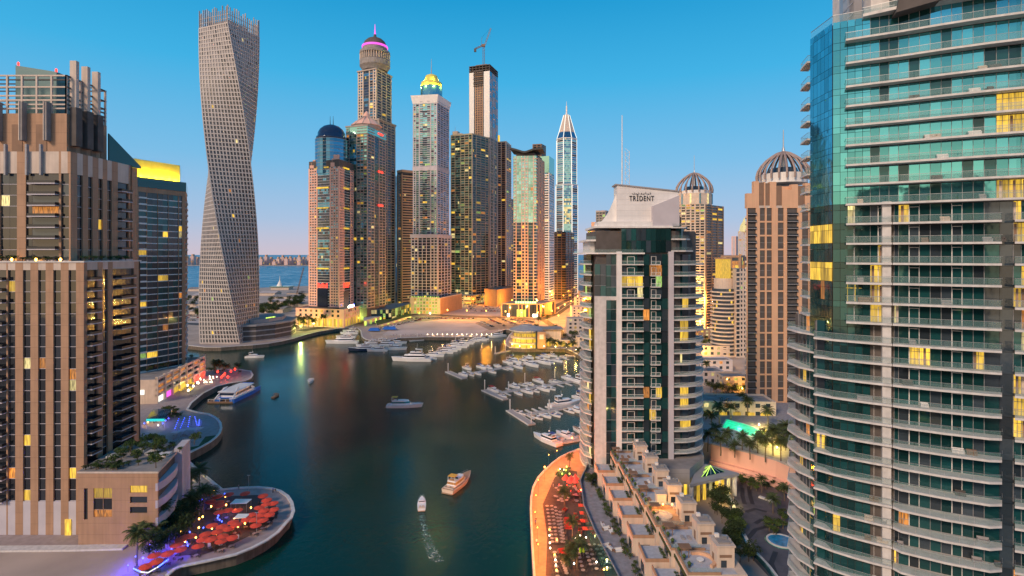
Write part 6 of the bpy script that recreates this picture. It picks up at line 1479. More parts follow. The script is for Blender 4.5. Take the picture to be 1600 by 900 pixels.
for i, (px, py, w_) in enumerate(sh):
    p = G(px, py); T = Tower('low_shed', f'low pale shed on the flats beyond the twisted tower', 'shed', (*p, 3), 'sheds on the flats')
    T.m('wall').box(p[0], p[0] + w_, p[1], p[1] + 30, 3, 8, M['tan2']); T.m('roof').hexa([(p[0] - 1, p[1] - 1, 8), (p[0] + w_ + 1, p[1] - 1, 8), (p[0] + w_ + 1, p[1] + 31, 8), (p[0] - 1, p[1] + 31, 8), (p[0] - 1, p[1] + 14, 11), (p[0] + w_ + 1, p[1] + 14, 11), (p[0] + w_ + 1, p[1] + 16, 11), (p[0] - 1, p[1] + 16, 11)], M['roofm' if i % 3 else 'lot']); T.done()
p = G(437, 453); T = Tower('green_hall', 'green roofed hall with a white cone on the shore', 'building', (*p, 3)); T.m('wall').box(p[0] - 20, p[0] + 20, p[1], p[1] + 25, 3, 9, M['tan2']); T.m('roof').box(p[0] - 22, p[0] + 22, p[1] - 2, p[1] + 27, 9, 11, M['g_green']); T.m('cone').lathe(p[0] - 4, p[1] + 10, [(7, 11), (1, 24), (.3, 34)], M['white'], 12); T.done()
T = Tower('leaning_crane', 'thin leaning crane jib silhouetted against the bay left of the pink tower', 'crane', (XA(462, 1000), 1000, 3))
a_, b_ = Vector((XA(462, 1000), 1000, 3)), Vector((XA(474.5, 1000), 1000, ZA(418, 1000)))
for o_ in ((-1, 0), (1, 0), (0, 1.4)): T.m('jib').beam(a_ + Vector((*o_, 0)), b_ + Vector((*o_, 0)), .35, M['brown'], 4)
for k in range(16): T.m('jib').beam(a_ + (b_ - a_) * (k / 16) + Vector((-1, 0, 0)), a_ + (b_ - a_) * ((k + 1) / 16) + Vector((1, 0, 0)), .25, M['brown'], 3)
T.m('carrier').box(a_.x - 6, a_.x + 4, 997, 1003, 3, 7, M['brown']); T.done()
# ================================================================ BOATS
M['gel'] = mat('white_hull', (.80, .79, .80), .25, .04, .6); M['gelb'] = mat('navy_hull', (.02, .035, .09), .2, .05, 1); M['gelc'] = mat('cream_hull', (.68, .56, .45), .3, .05, 1)
M['teak'] = mat('teak_deck', (.36, .22, .13), .7, .15, 3); M['canvas_b'] = mat('blue_canvas', (.02, .06, .25), .8, .1, 2); M['canvas_r'] = mat('red_canvas', (.4, .03, .02), .8, .1, 2); M['canvas_y'] = mat('yellow_canvas', (.8, .42, .06), .8, .1, 2)
def loft(mb, rings, m, cap=True):
    b = len(mb.v); n = len(rings[0]); k = mb.mi(rgb(m))
    for r in rings: mb.v += r
    for i in range(len(rings) - 1):
        for j in range(n):
            q = (j + 1) % n; o = b + i * n; mb.f.append((o + j, o + q, o + n + q, o + n + j)); mb.m.append(k)
    if cap:
        mb.f.append(tuple(b + j for j in range(n))[::-1]); mb.m.append(k); mb.f.append(tuple(b + (len(rings) - 1) * n + j for j in range(n))); mb.m.append(k)
def hull(L_, B, fb, m, deck):
    h, d = MB(), MB(); rings = []; top = []
    for i in range(11):
        t = i / 10; x = -L_ / 2 + L_ * t; wd = B / 2 * (1 if t < .45 else max(.03, math.cos((t - .45) / .55 * 1.52) ** .8)) * (.92 + .08 * min(1, t * 4)); z = fb * (.72 + .5 * max(0, t - .35)); x2 = x + (.10 * L_ * (t - .6) if t > .6 else 0)
        wl = wd * (.86 if t < .6 else .86 - (t - .6) * .9)
        rings.append([(x2, -wd, z), (x, -max(wl, .02), .02), (x, 0, -.45), (x, max(wl, .02), .02), (x2, wd, z)]); top.append((x2, wd, z))
    loft(h, rings, m)
    for a, c in zip(top, top[1:]): d.poly([(a[0], -a[1] * .9, a[2] + .01), (c[0], -c[1] * .9, c[2] + .01), (c[0], c[1] * .9, c[2] + .01), (a[0], a[1] * .9, a[2] + .01)], rgb(deck))
    return h, d
def cabin(x0, x1, wd, z0, h, rk0=.15, rk1=.6, m='gel', gl='g_navy'):
    """superstructure with raked ends; dark window band"""
    c, g = MB(), MB(); a0, a1 = x0 + rk0 * h, x1 - rk1 * h * 1.4
    def sec(z, s, e, w_): return [(s, -w_, z), (e - .22 * (x1 - x0), -w_, z), (e, -w_ * .55, z), (e, w_ * .55, z), (e - .22 * (x1 - x0), w_, z), (s, w_, z)]
    lv = [0, .32, .74, 1]; S_ = [sec(z0 + h * t, x0 + (a0 - x0) * t, x1 + (a1 - x1) * t, wd * (1 - .14 * t)) for t in lv]
    loft(c, S_[:2], m); loft(g, S_[1:3], gl); loft(c, S_[2:], m)
    return c, g
def boat(name, cat, L_, B, fb, hm='gel', deck='gel', cab=((-.25, .22, 1.5),), fly=False, top=None, mastz=0, cockpit=True, glow=None, rails=True):
    r = thing(name, 'x', cat); h, d = hull(L_, B, fb, hm, deck); h.build('hull', r); d.build('deck', r)
    z = fb * .8; x0r = None
    for k, (a, c, hh) in enumerate(cab):
        cb, g = cabin(a * L_, c * L_, B * (.36 - .05 * k), z, hh, gl=glow or 'g_navy'); o = cb.build('cabin', r); g.build('window_band', o); z += hh; x0r = a * L_
    if fly:
        f = MB(); a, c, hh = cab[-1]; f.box(a * L_, (a + .16) * L_, -B * .27, B * .27, z + 1.5, z + 1.62, rgb(top or 'gel'))
        for s in (-1, 1): f.box(a * L_ + .1, a * L_ + .3, s * B * .26 - .06, s * B * .26 + .06, z, z + 1.5, M['gel'])
        f.box((a + .15) * L_, (a + .17) * L_, -B * .24, B * .24, z, z + .6, M['g_dark']); f.box((a + .02) * L_, (a + .06) * L_, -B * .2, B * .2, z, z + .5, M['teak'])
        f.build('flybridge', r); z += 1.6
    elif top:
        f = MB(); f.box(-.42 * L_, -.05 * L_, -B * .36, B * .36, fb * .8 + 1.35, fb * .8 + 1.45, rgb(top)); 
        for sx_ in (-.4, -.07):
            for s in (-1, 1): f.beam((sx_ * L_, s * B * .34, fb * .7), (sx_ * L_, s * B * .34, fb * .8 + 1.4), .04, M['metal'], 4)
        f.build('canopy', r)
    if cockpit:
        f = MB(); f.box(-.46 * L_, -.42 * L_, -B * .36, B * .36, fb * .62, fb * .62 + .45, M['cream']); f.box(-.36 * L_, -.3 * L_, -B * .3, -B * .05, fb * .65, fb * .65 + .5, M['cream']); f.box(-.36 * L_, -.3 * L_, B * .05, B * .3, fb * .65, fb * .65 + .5, M['cream']); f.build('cockpit_seats' if 0 else 'cockpit_seat', r)
    f = MB(); f.box(-L_ * .54, -L_ * .495, -B * .4, B * .4, .15, .3, M['teak']); f.build('swim_platform', r)
    if mastz: f = MB(); f.beam((-.12 * L_, 0, z), (-.14 * L_, 0, z + mastz), .07, M['gel'], 5, .03); f.lathe(-.1 * L_, 0, [(.35, z + .1), (.42, z + .4), (.2, z + .7)], M['gel'], 10); f.build('mast', r)
    if rails:
        f = MB()
        for s in (-1, 1):
            pr = None
            for i in range(5): t = .55 + i * .1; wd = B / 2 * max(.03, math.cos((t - .45) / .55 * 1.52) ** .8) * .9; p = (-L_ / 2 + L_ * t + .06 * L_ * (t - .6), s * wd, fb * (.72 + .5 * (t - .35)) + .7); f.beam((p[0], p[1], p[2] - .7), p, .03, M['metal'], 3); (f.beam(pr, p, .03, M['metal'], 3) if pr else 0); pr = p
        f.build('bow_rail', r)
    return r
PB = {
 'mega': lambda: boat('motor_yacht', 'yacht', 27, 6.2, 2.9, cab=((-.34, .26, 2.3), (-.26, .1, 2.0)), fly=True, mastz=4),
 'megadark': lambda: boat('motor_yacht', 'yacht', 24, 5.8, 2.6, 'gelb', cab=((-.34, .24, 2.1), (-.26, .08, 1.8)), fly=True, mastz=3),
 'yacht': lambda: boat('motor_yacht', 'yacht', 17, 4.8, 2.2, cab=((-.3, .22, 1.7),), fly=True, mastz=2.5),
 'yachtb': lambda: boat('motor_yacht', 'yacht', 17, 4.8, 2.2, cab=((-.3, .22, 1.7),), fly=True, top='canvas_b', mastz=2.5),
 'cruiser': lambda: boat('cabin_cruiser', 'boat', 11.5, 3.6, 1.7, cab=((-.15, .28, 1.25),), mastz=1.6),
 'cruiserb': lambda: boat('cabin_cruiser', 'boat', 11.5, 3.6, 1.7, cab=((-.12, .26, 1.2),), top='canvas_b'),
 'cruiserr': lambda: boat('cabin_cruiser', 'boat', 11.5, 3.6, 1.7, cab=((-.12, .26, 1.2),), top='canvas_r'),
 'cruisert': lambda: boat('cabin_cruiser', 'boat', 12, 3.8, 1.8, deck='teak', cab=((-.14, .26, 1.3),), fly=True, top='gelc'),
 'speed': lambda: boat('speedboat', 'boat', 8.5, 2.8, 1.25, cab=((-.02, .2, .75),)),
 'speedd': lambda: boat('speedboat', 'boat', 8.5, 2.8, 1.25, 'gel', 'black', cab=((-.02, .2, .7),), rails=False),
 'speedb': lambda: boat('speedboat', 'boat', 8.5, 2.8, 1.25, 'gel', 'canvas_b', cab=((-.02, .2, .7),), rails=False),
}
DS = {'mega': 'big white motor yacht', 'megadark': 'dark hulled motor yacht', 'yacht': 'white flybridge yacht', 'yachtb': 'white yacht with a blue canopy', 'cruiser': 'white cabin cruiser', 'cruiserb': 'white cruiser with a blue canopy', 'cruiserr': 'white cruiser with a red canopy', 'cruisert': 'white cruiser with a teak deck', 'speed': 'small white speedboat', 'speedd': 'small speedboat with a black deck', 'speedb': 'small speedboat under a blue cover'}
BP = {}
def put(kind, px, py, hd, label, sc=1.0, group='boats moored in the marina'):
    x, y = G(px, py, 0)
    if kind not in BP: BP[kind] = o = PB[kind](); o.location = (x, y, 0); o.rotation_euler.z = hd; o.scale = (sc,) * 3; tag(o, label, group=group); return o
    return dup(BP[kind], label, (x, y, 0), hd, sc, group)
Z7 = lambda x, y: (560 + x / 3.461, 440 + y / 3.461)
ORD = ['first', 'second', 'third', 'fourth', 'fifth', 'sixth', 'seventh', 'eighth', 'ninth', 'tenth', 'eleventh', 'twelfth', 'thirteenth', 'fourteenth', 'fifteenth', 'sixteenth', 'seventeenth', 'eighteenth', 'nineteenth', 'twentieth']
def fleet(lst, where, hd, jit=.06):
    for i, (k, x, y, *r) in enumerate(lst):
        px, py = Z7(x, y); h = hd if not r else r[0]
        put(k, px, py + 1.0, h + random.uniform(-jit, jit), f'{DS[k]}, {ORD[i]} boat {where}', r[1] if len(r) > 1 else random.uniform(.9, 1.05))
HD = math.atan2(-.84, .55)
for i, (k, px, py, s) in enumerate((('mega', 535, 536.5, 1.08), ('yacht', 541, 528, 1.1), ('yacht', 546, 522, 1.05), ('yachtb', 549, 518.5, 1.0))): put(k, px, py, math.pi + .06, DS[k] + ', ' + ['largest', 'second', 'third', 'innermost'][i] + ' of four rafted at the quay bend', s)
for i, (k, px, py, s) in enumerate((('megadark', 566, 547.5, .95), ('yacht', 590, 549, 1.0), ('mega', 577, 542, .82), ('yachtb', 618, 546.5, 1.1), ('mega', 608, 541, .82), ('yacht', 600, 537.5, 1.0), ('yacht', 622, 537, .9))): put(k, px, py, (math.pi if i in (0, 1, 2) else 0) + .05, f'{DS[k]}, {ORD[i]} in the cluster left of the long pontoon', s)
put('mega', 644, 564, math.pi - .06, 'large white motor yacht with a radar dome, alone in front of the diagonal row', 1.12)
for i, (k, px, py) in enumerate((('yachtb', 664, 562), ('cruiserb', 672, 562), ('yacht', 679, 557), ('cruisert', 686, 552.5), ('yacht', 694, 552), ('yachtb', 701, 549), ('yacht', 707, 546.5), ('mega', 714, 543), ('yachtb', 720, 540.5), ('yacht', 727, 537.5), ('cruisert', 733, 535.5), ('cruiser', 741, 533.5), ('yacht', 748, 532.5), ('cruisert', 755, 531))): put(k, px, py, -.35, f'{DS[k]}, {ORD[i]} in the long diagonal row from its near end', {'mega': .72}.get(k, .95))
put('yacht', 776, 527, 3.7, 'white yacht with a long bow, alone by the quay left of the round restaurant', 1.2)
fleet([('cruisert', 590, 470), ('cruiser', 570, 505), ('speedd', 610, 504), ('cruiserb', 668, 465), ('speed', 648, 499), ('cruiser', 703, 468), ('speed', 727, 490), ('cruisert', 812, 438), ('speed', 822, 472), ('yachtb', 845, 436), ('cruiser', 866, 464), ('cruisert', 898, 425), ('yacht', 935, 452), ('cruiser', 925, 412), ('speedd', 755, 455)], 'on the far jetty from its left end', HD)
fleet([('yacht', 1003, 440), ('cruiser', 1035, 440), ('cruiserb', 1012, 405), ('cruisert', 1050, 402), ('cruiser', 1078, 430), ('cruiserb', 985, 415), ('speedd', 1110, 408)], 'in the group before the quay arcade', HD)
fleet([('cruiserr', 732, 590), ('speed', 782, 622), ('cruiser', 845, 570), ('speed', 868, 607), ('speedd', 893, 560), ('cruiser', 915, 598), ('speed', 928, 556), ('speedd', 958, 592), ('cruiserr', 975, 540), ('cruiser', 1003, 585), ('speedd', 1042, 580), ('speedd', 1060, 540), ('cruiser', 1135, 525), ('yacht', 1212, 548), ('cruiserb', 1235, 500)], 'on the second jetty from its left end', HD)
fleet([('speedd', 877, 713), ('speedd', 970, 737), ('speed', 1013, 728), ('speedb', 1065, 723), ('speedd', 1142, 702), ('yacht', 1118, 668, .42, 1.15), ('cruiser', 1178, 700), ('yachtb', 1215, 640), ('cruiserb', 1232, 590)], 'on the third jetty from its left end', HD)
fleet([('yachtb', 1018, 862, 2.25, .95), ('speed', 1068, 845, 2.25), ('cruiser', 1122, 838, 2.25), ('speedd', 1160, 835, 2.25), ('cruisert', 1215, 818, 2.25)], 'on the nearest jetty from its left end', 2.25)
# boats under way
PB['ferry'] = lambda: boat('tour_boat', 'boat', 18, 5, 2.0, cab=((-.36, .2, 2.1),), fly=True, top='canvas_y', glow=glass('aqua_glass', (.1, .5, .5), .5))
BP['ferry'] = f_ = PB['ferry'](); f_.location = (*G(632, 636, 0), 0); f_.rotation_euler.z = .02; tag(f_, 'white tour boat with a yellow top and aqua windows crossing mid channel'); f_.scale = (1.05,) * 3
PB['glowboat'] = lambda: boat('lit_motor_yacht', 'yacht', 16, 5.2, 2.1, 'gelc', 'teak', cab=((-.34, .2, 1.8),), glow='lit2', fly=True, top='canvas_y')
BP['glowboat'] = f_ = PB['glowboat'](); f_.location = (*G(717, 758, 0), 0); f_.rotation_euler.z = 1.15; tag(f_, 'cream motor yacht with amber lit cabin heading up the channel'); f_.scale = (1.0,) * 3
put('speed', 485, 597, -1.35, 'small white speedboat with a green deck light, alone in mid channel', 1.25, 'boats under way'); put('speed', 659, 790, 1.72, 'small white speedboat leaving a pale wake in the near channel', 1.0, 'boats under way')
put('yacht', 398, 559, .02, 'white cruiser passing the foot of the twisted tower', .85, 'boats under way')
r = thing('wooden_boat', 'small dark wooden boat alone in mid channel, right of the catamaran', 'boat', (*G(431, 620, 0), 0), 1.5); h, d = hull(7, 2.4, 1.0, 'brown', 'teak'); h.build('hull', r); d.build('deck', r)
q = MB(); q.box(-1.8, 1, -1, 1, 1.9, 2.0, M['brown']); [q.beam((a, b, .7), (a, b, 1.95), .06, M['dark'], 4) for a in (-1.7, .9) for b in (-.9, .9)]; q.build('canopy', r)
def catamaran():
    r = thing('catamaran_ferry', 'white and blue catamaran ferry moored at the left promenade', 'ferry', (*G(374, 619, 0), 0), math.pi / 2 - .05, None); M['cblue'] = mat('bright_blue_paint', (.02, .16, .62), .4, .05, 1)
    for s in (-1, 1):
        h = MB(); rings = []
        for i in range(9): t = i / 8; x = -15 + 31 * t; wd = 1.6 * (1 if t < .6 else max(.05, 1 - ((t - .6) / .4) ** 1.5)); rings.append([(x, s * 4.2 - wd, 2.3), (x, s * 4.2 - wd * .8, 0), (x, s * 4.2 + wd * .8, 0), (x, s * 4.2 + wd, 2.3)])
        loft(h, rings, 'cblue'); h.build('hull', r); e_ = MB(); e_.box(-15, 8, s * 4.2 - 1.62, s * 4.2 + 1.62, 2.3, 2.5, M['gel']); e_.build('hull_deck', r)
    b = MB(); b.box(-14, 10, -4.4, 4.4, 2.3, 2.7, M['cblue']); b.build('bridge_deck', r)
    c, g = cabin(-12.5, 12, 5.0, 2.7, 2.9, .1, 1.3); o = c.build('cabin', r); g.build('window_band', o)
    b = MB(); b.hexa([(-13.5, -5.2, 5.6), (9, -4.4, 5.6), (9, 4.4, 5.6), (-13.5, 5.2, 5.6), (-13, -4.8, 5.9), (6, -3.2, 6.3), (6, 3.2, 6.3), (-13, 4.8, 5.9)], M['gel']); b.build('roof', r)
    for s in (-1, 1): b = MB(); b.hexa([(-16, s * 5 - .25, 2.6), (-14.5, s * 5 - .25, 2.6), (-14.5, s * 5 + .25, 2.6), (-16, s * 5 + .25, 2.6), (-9, s * 3.8 - .25, 7.2), (-6, s * 3.4 - .25, 7.2), (-6, s * 3.4 + .25, 7.2), (-9, s * 3.8 + .25, 7.2)], M['gel']); b.build('roof_fin', r)
    b = MB(); b.box(5, 10, -3.2, 3.2, 5.2, 5.75, M['cblue']); b.build('wheelhouse_roof', r)
catamaran()
p = G(351, 628, 0); T = Tower('floating_dock', 'dark reddish floating dock at the stern of the catamaran', 'dock', (*p, 0)); T.m('pontoon').box(p[0] - 8, p[0] + 6, p[1] - 3, p[1] + 5, -.3, .9, M['brown'])
for k in range(5): T.it('post').box(p[0] - 7.8 + k * 3.2, p[0] - 7.6 + k * 3.2, p[1] - 2.8, p[1] - 2.6, .9, 2.2, M['white'])
T.m('handrail').box(p[0] - 7.8, p[0] + 5.2, p[1] - 2.78, p[1] - 2.62, 2.1, 2.2, M['white']); T.done()
a = G(357, 612, 0); b_ = G(392, 592, 3); T = Tower('gangway', 'long sloping gangway from the promenade to the catamaran', 'gangway', (*a, 0))
T.m('walkway').hexa([(a[0] - .8, a[1], 1), (a[0] + .8, a[1], 1), (b_[0] + .8, b_[1], 3.1), (b_[0] - .8, b_[1], 3.1), (a[0] - .8, a[1], 1.2), (a[0] + .8, a[1], 1.2), (b_[0] + .8, b_[1], 3.3), (b_[0] - .8, b_[1], 3.3)], M['teak'])
for s in (-.75, .75): T.m('handrail').beam((a[0] + s, a[1], 2.2), (b_[0] + s, b_[1], 4.3), .06, M['white'], 4)
T.done()
# wake foam behind the near speedboat
m, n, l, b = newmat('wake_foam'); M['foam'] = m; b.inputs['Base Color'].default_value = (.45, .68, .66, 1); b.inputs['Roughness'].default_value = .6
tcn = n.new('ShaderNodeTexCoord'); nz = n.new('ShaderNodeTexNoise'); nz.inputs['Scale'].default_value = .9; nz.inputs['Detail'].default_value = 7; nz.inputs['Distortion'].default_value = 2.2; l.new(tcn.outputs['Object'], nz.inputs[0])
mrn = n.new('ShaderNodeMapRange'); mrn.inputs[1].default_value = .50; mrn.inputs[2].default_value = .72; mrn.inputs[4].default_value = .55; l.new(nz.outputs[0], mrn.inputs[0]); l.new(mrn.outputs[0], b.inputs['Alpha'])
mb = MB(); cl = [G(a, b_, 0) for a, b_ in ((659, 797), (660, 810), (662, 824), (666, 838), (671, 852), (677, 864), (684, 878))]
for wd, z in ((.3, .02), (.5, .035), (.72, .05)):
    for i in range(len(cl) - 1):
        w0, w1 = wd * (1 + i * .3), wd * (1 + (i + 1) * .3); A_, B_ = cl[i], cl[i + 1]
        mb.poly([(B_[0] - w1, B_[1], z), (B_[0] + w1, B_[1], z), (A_[0] + w0, A_[1], z), (A_[0] - w0, A_[1], z)], M['foam'])
tag(mb.build('wake_foam'), 'broken pale foam of the wake behind the near speedboat', kind='stuff')
M['shadesheet'] = mat('painted_shade_sheet', (.06, .045, .045), .8, .2, 1)  # dark tone stands in for the shade beneath parasols and tables
land('parasol_shade_sheet', [G(180 + a / 4.5, 700 + b_ / 4.5) for a, b_ in ((420, 760), (420, 560), (560, 420), (620, 330), (760, 340), (1000, 330), (1120, 380), (1150, 460), (1080, 540), (960, 610), (800, 690), (620, 750))], 3.03, 'shadesheet')  # sheet added to paint the dark gaps beneath the parasols
land('table_shade_sheet', [G(820 + a / 4.286, 690 + b_ / 4.286) for a, b_ in ((140, 900), (150, 640), (120, 420), (200, 240), (290, 190), (350, 200), (352, 300), (375, 420), (420, 560), (490, 720), (560, 880), (540, 910))], 3.03, 'shadesheet')  # sheet added to darken the ground under the dining tables
# ---- jetties and piles
def jetty(name, label, pa, pb, w_, fingers=()):
    A, B_ = G(*pa, 0), G(*pb, 0); T = Tower(name, label, 'jetty', (*A, 0)); f = Fr(A, B_)
    T.m('walkway').fbox(f, 0, f.l, -w_ / 2, w_ / 2, -.2, .7, M['deckwood']); T.m('edge_beam').fbox(f, 0, f.l, w_ / 2, w_ / 2 + .2, .1, .82, M['slab']); T.m('edge_beam').fbox(f, 0, f.l, -w_ / 2 - .2, -w_ / 2, .1, .82, M['slab'])
    for t in fingers:
        for s in (-1, 1): T.it('finger_pontoon').fbox(f, f.l * t - .4, f.l * t + .4, min(s * w_ / 2 + s * .2, s * 8), max(s * w_ / 2 + s * .2, s * 8), -.1, .6, M['slab'])
    T.done()
fg = [k / 9 + .05 for k in range(9)]
jetty('jetty', 'far jetty with boats on both sides, left of the round restaurant', Z7(590, 503), Z7(1190, 400), 2.6, fg)
jetty('pontoon', 'bare slanting pontoon head at the left end of the far jetty', Z7(482, 490), Z7(572, 528), 3.6)
jetty('jetty', 'second jetty reaching left from the curved white tower', Z7(762, 606), Z7(1180, 540), 2.6, fg)
jetty('pontoon', 'bare pontoon head at the left end of the second jetty', Z7(678, 590), Z7(795, 642), 3.4)
jetty('jetty', 'third jetty with few boats', Z7(890, 727), Z7(1215, 672), 2.6, fg[:5])
jetty('pontoon', 'largest bare pontoon head, at the left end of the third jetty', Z7(815, 700), Z7(938, 778), 3.6)
jetty('jetty', 'nearest jetty beside the tip of the orange promenade', Z7(1055, 884), Z7(1235, 850), 2.6)
jetty('jetty', 'thin empty pontoon slanting below the round restaurant', Z7(740, 392), Z7(870, 366), 2.0)
jetty('jetty', 'empty straight pontoon along the quay left of the diagonal row', (640, 533.5), (674, 530.5), 2.2)
pz = [Z7(x, y) for x, y in ((485, 488), (683, 585), (812, 595), (820, 698), (1032, 700), (935, 772), (1062, 520), (1112, 478), (1124, 476), (740, 390), (795, 372), (1185, 385), (1217, 700), (900, 545))] + [(626, 532), (652, 531), (712, 533), (600, 552)]
pile0 = None
for i, (a, b_) in enumerate(pz):
    x, y = G(a, b_, 0)
    if not pile0:
        pile0 = thing('mooring_pile', 'white capped mooring pile standing at a jetty', 'mooring pile', (x, y, 0), 0, 'mooring piles'); q = MB(); q.lathe(0, 0, [(.28, -.5), (.28, 5.6)], M['slab'], 8); q.build('pile', pile0); q = MB(); q.lathe(0, 0, [(.3, 5.6), (.3, 5.8), (.02, 6.3)], M['white'], 8); q.build('cap', pile0)
    else: dup(pile0, 'white capped mooring pile standing at a jetty', (x, y, 0))

# ================================================================ TERRACE FURNITURE
M['red_cloth'] = mat('red_parasol_cloth', (.74, .07, .035), .8, .12, 2); M['white_cloth'] = mat('white_canvas', (.8, .78, .76), .8, .06, 1)
def parasol(rad, h, m, label, group):
    r = thing('parasol', label, 'parasol', (0, 0, 0), 0, group); b = MB(); n = 12; k = len(b.v)
    for i in range(n):
        t0, t1 = i / n * 6.283, (i + 1) / n * 6.283; P0, P1 = (rad * math.cos(t0), rad * math.sin(t0), h), (rad * math.cos(t1), rad * math.sin(t1), h)
        b.poly([P0, P1, (0, 0, h + .38)], rgb(m)); b.poly([(P0[0], P0[1], h - .12), (P1[0], P1[1], h - .12), P1, P0], rgb(m)); b.poly([(0, 0, h + .35), (P1[0], P1[1], h - .02), (P0[0], P0[1], h - .02)], rgb(m))
    b.build('canopy', r); b = MB(); b.beam((0, 0, 0), (0, 0, h + .5), .05, M['black'], 6); b.build('pole', r); b = MB(); b.lathe(0, 0, [(.35, 0), (.35, .1), (.08, .14)], M['dark'], 10); b.build('base', r); return r
def table_set(m='dark', ml='grey'):
    r = thing('dining_table', 'x', 'table', (0, 0, 0)); b = MB(); b.lathe(0, 0, [(.55, .7), (.55, .75)], rgb(ml), 10); b.build('table_top', r); b = MB(); b.beam((0, 0, 0), (0, 0, .7), .06, M['black'], 5); b.build('leg', r); return r
def chair_():
    r = thing('terrace_chair', 'x', 'chair', (0, 0, 0)); b = MB(); b.box(-.25, .25, -.25, .25, .38, .48, M['dark']); b.build('seat', r); b = MB(); b.box(-.25, .25, .2, .28, .48, .95, M['dark']); b.build('backrest', r)
    for a in (-1, 1):
        for c in (-1, 1): b = MB(); b.box(a * .2 - .03, a * .2 + .03, c * .2 - .03, c * .2 + .03, 0, .38, M['black']); b.build('leg', r)
    return r
Z5 = lambda x, y: (180 + x / 4.5, 700 + y / 4.5)
UM = [(610, 285), (640, 310), (665, 322), (720, 337), (800, 325), (915, 315), (1040, 333), (1065, 365), (1112, 385), (1062, 396), (1115, 428), (1010, 418), (1045, 440), (1028, 466), (1085, 466), (960, 465), (985, 500), (1040, 508), (925, 498), (985, 543), (860, 435), (828, 520), (848, 540), (790, 435), (735, 450), (730, 378), (668, 375), (727, 405), (535, 432), (480, 465), (440, 487), (680, 543), (750, 553), (792, 565), (715, 590), (635, 602), (750, 620), (675, 640), (820, 627), (740, 657), (618, 637), (525, 617), (490, 628), (460, 642), (430, 682), (455, 710), (578, 690), (370, 742), (275, 752), (290, 797), (215, 827)]
ul = 'round red parasol on the crowded round terrace at the near left'
u0 = parasol(1.55, 2.55, 'red_cloth', ul, 'red parasols on the round terrace'); tb = table_set(); ch = chair_(); first = True
tb0, ch0 = False, False
NCH = 0
def tset(x, y, z, tl, tg, n=3, rr=.95):
    global tb0, ch0, NCH
    if 'far tip' in tl or 'blue lit' in tl: n = 0
    NCH += n
    if NCH > 298: n = 0
    if tb0: dup(tb, tl, (x, y, z), 0, None, tg)
    else: tb.location = (x, y, z); tag(tb, tl, group=tg); tb0 = True
    for k in range(n):
        t = k * 6.283 / n + random.uniform(-.3, .3); q = (x + rr * math.cos(t), y + rr * math.sin(t), z)
        if ch0: dup(ch, 'dark chair at a small terrace table', q, t - math.pi / 2, None, 'terrace chairs')
        else: ch.location = q; tag(ch, 'dark chair at a small terrace table', group='terrace chairs'); ch0 = True
nch = 0
for i, (a, b_) in enumerate(UM):
    x, y = G(*Z5(a, b_), 5.7)
    if i == 0: u0.location = (x, y, 3.0)
    else: o = dup(u0, ul, (x, y, 3.0 + (i * 7 % 5) * .05), random.uniform(0, 6)); o.rotation_euler.x = random.uniform(-.05, .05); o.rotation_euler.y = random.uniform(-.05, .05)
    tset(x, y - .6, 3.0, 'small dark table under a red parasol', 'tables under the red parasols', 2)
def glowlamp(name, label, xy, z, m, col, en, group, h=.9, r=.16):
    o = thing(name, label, 'lamp', (*xy, z), 0, group); b = MB(); b.beam((0, 0, 0), (0, 0, h), .04, M['black'], 5); b.build('pole', o); b = MB(); b.lathe(0, 0, [(r * .6, h), (r, h + r), (r * .6, h + 2 * r)], rgb(m), 8); b.build('lamp_glass', o)
    if en: l = bpy.data.objects.new('lamp_light', bpy.data.lights.new('lamp_light', 'POINT')); COL.objects.link(l); l.parent = o; l.location = (0, 0, h + 2 * r + .25); l.data.energy = en; l.data.color = col; l.data.shadow_soft_size = .2
    return o
for i, (a, b_) in enumerate([(675, 440), (860, 405), (905, 412), (780, 430), (775, 370), (845, 470), (955, 450), (965, 540), (912, 562), (863, 585), (750, 580), (680, 598), (712, 638), (643, 655), (567, 662), (490, 690), (535, 455), (470, 490), (590, 530), (615, 515), (695, 325), (460, 620), (588, 592), (830, 545)]):
    glowlamp('table_lamp', 'small amber lamp among the red parasols', G(*Z5(a, b_), 3.8), 3, 'glow_o', (1, .45, .1), 90 if i % 2 else 0, 'amber lamps among the red parasols', 1.9, .22)
for i, (a, b_) in enumerate([(575, 375), (590, 385), (610, 375), (770, 335), (470, 400), (410, 480), (735, 520), (725, 490), (720, 505), (750, 530), (790, 460), (620, 575), (505, 680), (510, 700), (490, 730), (320, 650), (315, 680), (240, 690), (220, 660), (210, 640), (195, 790), (525, 605), (440, 440)]):
    glowlamp('blue_lamp', 'small blue party light among the red parasols', G(*Z5(a, b_), 3.8), 3, 'glow_b', (.06, .08, 1), 160 if i % 2 == 0 else 0, 'blue lights among the red parasols', 1.2, .18)
for i, (px, py) in enumerate(((200, 894), (222, 898), (246, 880), (268, 868), (262, 856), (236, 868), (212, 880))): glowlamp('blue_lamp', 'blue floodlight washing the paving by the lit bar', G(px, py, 3), 3, 'glow_b', (.06, .03, 1), 700, 'blue floodlights by the bar', 1.6, .14)
